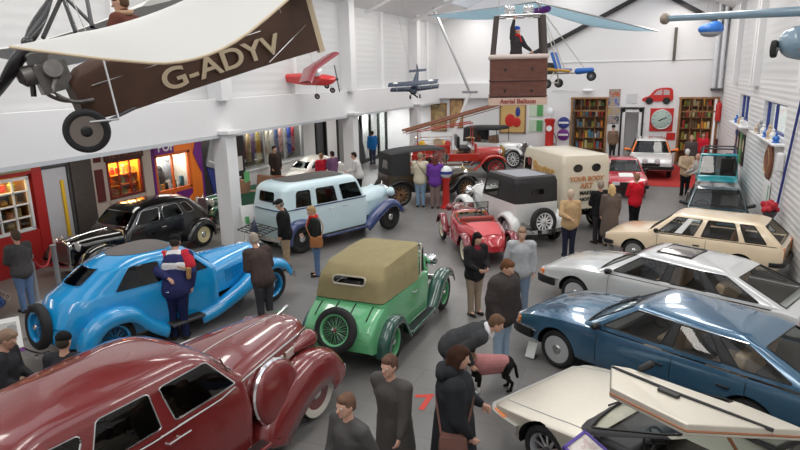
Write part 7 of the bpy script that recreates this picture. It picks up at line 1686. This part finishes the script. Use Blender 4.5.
# shelves of stock behind the two doorways
for (x0, x1, lab, g, mm) in ((-3.5, -1.95, 'small item stacked on the shelves seen through the left far doorway', 'stock behind the left doorway', gm+cs), (1.6, 3.05, 'small brown item on the shelves seen through the far right doorway', 'stock behind the right doorway', gm)):
    t = thing('shelf_unit', 'wooden shelf unit of stock behind the '+('left' if x0 < 0 else 'right')+' far doorway', 'shelves', ((x0+x1)/2, 34.0, 0)); w_ = x1-x0; b = MB()
    for z in (.05, .6, 1.15, 1.7, 2.25, 2.8, 3.3): b.box((0, 0, z), (w_, .4, .04))
    for x in (-w_/2, -w_/6, w_/6, w_/2): b.box((x, 0, 1.68), (.05, .4, 3.3))
    b.box((0, .19, 1.68), (w_, .03, 3.3)); b.build('carcass', 'wood', t, smooth=0)
    protos = {}
    for z in (.62, 1.17, 1.72, 2.27, 2.82):
        for k in range(9):
            c = random.choice(mm); h = random.uniform(.2, .42)
            if c.name not in protos: protos[c.name] = MB().box((0, 0, .5), (.9, .8, 1)).box((0, 0, .95), (.94, .84, .08)).build('box', c).data; o = [q for q in bpy.data.objects if q.data == protos[c.name]][0]
            else: o = bpy.data.objects.new('box', protos[c.name]); COL.objects.link(o)
            o.location = (x0+.1+(w_-.2)*(k+.5)/9, 33.92, z); o.scale = (w_/9*.75, .2, h); tag(o, lab, 'box', g)
# right wall: banners, figurines on the sill, plaque, boards
for k in range(4):
    y = 24.5+.72*k; t = MB().box((XR-.03, y, 1.75), (.02, .42, 1.1)).build('banner', ['black', 'green', 'dgrey', 'navy'][k], bevel=.004); tag(t, 'narrow %s banner, %s of the four on the right wall under the far window' % (['black', 'green', 'dark grey', 'navy'][k], ['nearest', 'second', 'third', 'farthest'][k]), 'banner'); MB().box((XR-.045, y, 1.9), (.008, .26, .4)).build('print', 'tan_trim', t)
fc = [('blue', 'blue'), ('paper', 'white'), ('tan_trim', 'tan'), ('blue', 'blue'), ('paper', 'white'), ('grey', 'grey'), ('tan_trim', 'tan')]
for k, (m_, nm_) in enumerate(fc):
    y = 18.3+.5*k; h = .26+.07*(k % 3); b = MB(); b.lathe([(.09, 0), (.10, .02), (.06, .05), (.08, h*.3), (.09, h*.5), (.05, h*.68), (.03, h*.72)], (0, 0, 0), (0, 0, 1), 14); b.ball((0, 0, h*.84), (h*.13, h*.13, h*.15)); b.capsule((0, .07, h*.6), (-.03, .12, h*.4), .022, .018, 8); b.capsule((0, -.07, h*.6), (-.03, -.12, h*.42), .022, .018, 8)
    o = b.build('figurine', m_); o.location = (XR-.13, y, W[0][2]-.105); tag(o, '%s figurine standing on the window sill of the right wall' % nm_, 'figurine', 'figurines on the near window sill' if nm_ != 'grey' else None)
for k in range(3):
    h = .3; b = MB(); b.lathe([(.09, 0), (.06, .05), (.09, h*.5), (.03, h*.72)], (0, 0, 0), (0, 0, 1), 14); b.ball((0, 0, h*.84), (h*.13, h*.13, h*.15)); o = b.build('figurine', ['paper', 'tan_trim', 'blue'][k]); o.location = (XR-.13, 24.7+.7*k, W[1][2]-.105); tag(o, '%s figurine standing on the far window sill of the right wall' % ['white', 'tan', 'blue'][k], 'figurine')
t = tag(MB().lathe([(.50, 0), (.50, .05), (.42, .08), (0, .08)], (XR-.01, 19.45, 2.05), (-1, 0, 0), 30).build('wall_plaque', mat('plaque_brown', (.24, .09, .05), .5, noise=.3)), 'round brown plaque on the right wall below the near window', 'plaque'); MB().tube([(XR-.085, 19.45+.34*math.cos(a), 2.05+.34*math.sin(a)) for a in [2*PI*k/24 for k in range(24)]], .03, 6, closed=True).build('plaque_ring', mat('plaque_gold', (.45, .25, .12), .4), t)
t = tag(MB().box((XR-.04, 19.3, 1.05), (.03, .9, 1.0)).build('notice', 'paper', bevel=.004), 'white sheet with green lettering on the right wall below the plaque', 'notice'); MB().box((XR-.06, 18.95, 1.1), (.008, .07, .7)).build('green_print', 'green', t)
tag(MB().box((XR-.08, 17.75, 2.25), (.14, .34, .46)).build('meter_box', 'white', bevel=.03), 'small white box fixed to the right wall beside the blue pipe', 'box')
fl = thing('flower_basket', 'bunch of red flowers on a stand by the right wall behind the cream hatchback', 'flowers', (3.0, 17.0, 0)); b = MB(); b.lathe([(.13, 0), (.13, .03), (.03, .06), (.03, .85), (.10, .95), (.17, 1.12), (.15, 1.13), (0, 1.0)], (0, 0, 0), (0, 0, 1), 16); b.build('stand', 'dgrey', fl)
k = MB()
for q in range(26): a = random.uniform(0, 2*PI); r_ = random.uniform(0, .26); k.ball((r_*math.cos(a)*.7, r_*math.sin(a), 1.2+random.uniform(0, .16)-r_*.25), random.uniform(.06, .085), 8, 6)
remesh(k, 'blooms', mat('red_petals', (.45, .015, .03), .7, noise=.3, nscale=20), fl, .018, 1)
# red figure on the floor
t = text_obj('7', 'floor_number', mat('floor_red', (.70, .05, .03), .5), None, Matrix.Translation((on_z(425, 403).x, on_z(425, 403).y, .003)) @ Matrix.Rotation(rad(24), 4, 'Z'), .58, .002, .012); tag(t, 'red figure 7 painted on the floor left of the woman in black', 'floor number')
# rope barrier and post near the left edge, petrol globe, cards on the floor
for k, (p, lab) in enumerate(((on_z(38, 303), 'grey barrier post with a red rope beside the bright blue car tail'), (on_z(60, 290), 'grey barrier post at the nose of the black saloon'))):
    t = thing('barrier_post', lab, 'post', (p.x, p.y, 0)); MB().lathe([(.17, 0), (.17, .02), (.06, .05), (.055, .07), (.055, 1.0), (.065, 1.02), (.065, 1.06), (0, 1.08)], (0, 0, 0), (0, 0, 1), 18).build('post', 'grey', t)
a, c = on_z(38, 303), on_z(60, 290)
tag(MB().tube(spline([a+V((.07, 0, .98)), a.lerp(c, .3)+V((0, 0, .74)), a.lerp(c, .65)+V((0, 0, .7)), c+V((-.07, 0, .98))], 6), .022, 8).build('barrier_rope', 'rope'), 'red rope hanging between the two grey barrier posts', 'rope')
p = on_z(446, 208); t = thing('petrol_pump_globe', 'short red pedestal carrying a white and blue globe beside the brown tourer', 'pump', (p.x, p.y, 0))
MB().lathe([(.20, 0), (.20, .05), (.13, .09), (.12, .95), (.16, 1.0), (.16, 1.06)], (0, 0, 0), (0, 0, 1), 18).build('pedestal', 'red', t); g = MB().ball((0, 0, 1.27), (.23, .23, .23)).build('globe', 'lamp_glass', t); MB().lathe([(.236, -.05), (.238, 0), (.236, .05)], (0, 0, 1.27), (0, 0, 1), 24, caps=False).build('globe_band', 'navy', g)
def card(p, rz, w, h, lab, tilt=1.1, m='paper', legs=True):
    t = thing('sign_card', lab, 'sign', (p.x, p.y, 0), rz); b = MB(); b.box((0, 0, .03+h/2*math.sin(tilt)), (w, .012, h), rx=-(PI/2-tilt)); b.build('card', m, t, smooth=0); MB().box((0, .06, .012), (w*.7, .16, .02)).build('foot', 'dgrey', t); return t
card(on_z(429, 302), rad(-70), .30, .22, 'small white sign card on the floor at the front wheel of the green tourer'); card(on_z(531, 358), rad(-20), .16, .26, 'small white sign card on the floor by the front wheel of the blue hatchback')
a, c = on_z(561, 357), on_z(586, 325, .80); tag(MB().tube([a+V((0, 0, .02)), c], .018, 6).build('pole', mat('pale_pole', (.55, .6, .68), .4)), 'thin pale pole leaning against the wing of the blue hatchback', 'pole')
# information sign with purple frame beside the silver car
p = on_z(594, 458, .9); t = thing('information_stand', 'sloping information board with a purple frame beside the silver gull-wing car', 'sign', (p.x, p.y, 0), rad(65))
b = MB(); b.xf = Matrix.Translation((0, 0, .9)) @ Matrix.Rotation(.4, 4, 'X'); b.box((0, 0, 0), (.36, .46, .02)); bo_ = b.build('board', art_mat('info_print', [(.62, .5, .48), (.75, .7, .66), (.5, .35, .35)], 7), t, smooth=0)
b = MB(); b.xf = Matrix.Translation((0, 0, .9)) @ Matrix.Rotation(.4, 4, 'X')
for x in (-.19, .19): b.box((x, 0, .005), (.03, .50, .035))
for y in (-.24, .24): b.box((0, y, .005), (.41, .03, .035))
b.build('frame', mat('violet_frame', (.10, .06, .34), .4), t, smooth=0); b = MB(); b.xf = Matrix.Translation((0, 0, .9)) @ Matrix.Rotation(.4, 4, 'X'); b.box((-.12, -.12, .014), (.14, .22, .006)); b.build('green_panel', 'green', bo_, smooth=0)
MB().tube([(0, 0, .02), (0, 0, .88)], .025, 8).lathe([(.20, 0), (.20, .02), (0, .03)], (0, 0, 0), (0, 0, 1), 20).build('stand', 'dgrey', t)
# display boards at the left edge and by the pillar
p = on_z(20, 345, 1.05); t = thing('display_stand', 'white display board with a purple edge at the left edge, beside the blue car tail', 'display', (p.x-.62, p.y+.05, 0), rad(55))
b = MB(); b.xf = Matrix.Translation((0, 0, 1.0)) @ Matrix.Rotation(-.5, 4, 'X'); b.box((0, 0, .05), (.7, .03, .46)); b.build('board', 'paper', t, smooth=0); b = MB(); b.xf = Matrix.Translation((0, 0, 1.0)) @ Matrix.Rotation(-.5, 4, 'X'); b.box((0, -.02, -.22), (.72, .05, .04)); b.build('purple_strip', 'purple', t, smooth=0)
b = MB(); b.xf = Matrix.Translation((0, 0, 1.0)) @ Matrix.Rotation(-.5, 4, 'X'); b.box((.08, -.02, .10), (.45, .012, .22)); b.build('photograph', art_mat('grey_print', [(.3, .3, .3), (.5, .5, .48), (.1, .1, .1)], 9), t, smooth=0)
b = MB(); b.box((0, .1, .4), (.6, .05, .8)); b.box((0, .1, .02), (.7, .4, .04)); b.build('stand', 'tan_trim', t, smooth=0)
p = V((XP+.55, 14.0, 0)); t = thing('leaflet_stand', 'white leaflet stand at the foot of the white pillar', 'stand', (p.x, p.y, 0), rad(60)); b = MB(); b.box((0, .12, .55), (.5, .04, 1.1), rx=-.2); b.box((0, 0, .02), (.5, .4, .04)); b.build('panel', 'paper', t, smooth=0)
for k in range(3): MB().box((-.15+.15*k, .02, .7), (.12, .015, .2), rx=-.2).build('leaflet', ['green', 'paper', 'navy'][k], t, smooth=0)
t = tag(MB().box((XP+.215, 14.35, 1.85), (.012, .24, .30)).build('poster', 'green', smooth=0), 'small green poster on the white pillar', 'poster')
# leaning steel mast near the end of the gallery
a, c = on_y(431, 3, 29.0), on_y(470, 92, 29.5); t = thing('steel_mast', 'steel mast leaning from the roof to the corner of the gallery', 'mast', (0, 0, 0)); MB().tube([a, c], .07, 10).build('tube', 'steel', t); MB().box(c, (.75, .2, .12)).build('end_plate', 'grey', t, bevel=.02)
e = on_y(452, 137, 29.0); e = c+(e-c)*(c.z/(c.z-e.z)); MB().tube([c, e], .08, 8).build('lower_tube', 'white', t)
# wicker baskets on a trestle under the gallery
t = thing('trestle_table', 'pale trestle table with baskets under the gallery, left of the pale blue limousine', 'table', (-12.7, 19.0, 0)); b = MB().box((0, 0, .74), (.8, 1.9, .05)); b.build('tabletop', mat('pale_top', (.62, .5, .38), .6), t, bevel=.01)
for x in (-.3, .3):
    for y in (-.8, .8): MB().tube([(x, y, 0), (x*.8, y, .72)], .025, 6).build('leg', 'grey', t)
for k, (y, r_) in enumerate(((18.55, .30), (19.25, .36))):
    o = MB().lathe([(r_*.7, 0), (r_, .16), (r_*1.04, .2), (r_*.95, .2), (r_*.66, .03), (0, .03)], (0, 0, 0), (0, 0, 1), 20).build('wicker_basket', mat('wicker_red', (.28, .08, .04), .7, noise=.4)); o.location = (-12.7, y, .767); tag(o, ('smaller' if k == 0 else 'larger')+' red-brown basket on the trestle table under the gallery', 'basket')
# ------------------------------------------------------------------ light
w = bpy.data.worlds.new('world'); SC.world = w; w.use_nodes = True
bg = w.node_tree.nodes['Background']; bg.inputs[0].default_value = (0.97, 0.98, 1.0, 1); bg.inputs[1].default_value = 1.3
def area(name, loc, sx, sy, e, col=(1, .955, .89), rx=0.0, ry=0.0):
    ld = bpy.data.lights.new(name, 'AREA'); ld.shape = 'RECTANGLE'; ld.size = sx; ld.size_y = sy; ld.energy = e; ld.color = col
    o = bpy.data.objects.new(name, ld); COL.objects.link(o); o.location = loc; o.rotation_euler = (rx, ry, 0); return o
for x in (-8.6, -3.7, 1.2):
    for y in (2, 9, 16, 23, 30): area('added_fill_light', (x, y, 7.6 if x != -3.7 else 9.3), .8, 4.5, 92)  # area lamps without fittings, added under the roof for brightness
for y in (6, 11, 16, 21, 26, 31): area('gallery_light', (-12.6, y, 3.0), .5, 2.5, 28)
vs = SC.view_settings; vs.view_transform = 'Standard'; vs.look = 'None'; vs.gamma = 1.0; vs.exposure = 0.22
bpy.data.scenes.remove(TMP)
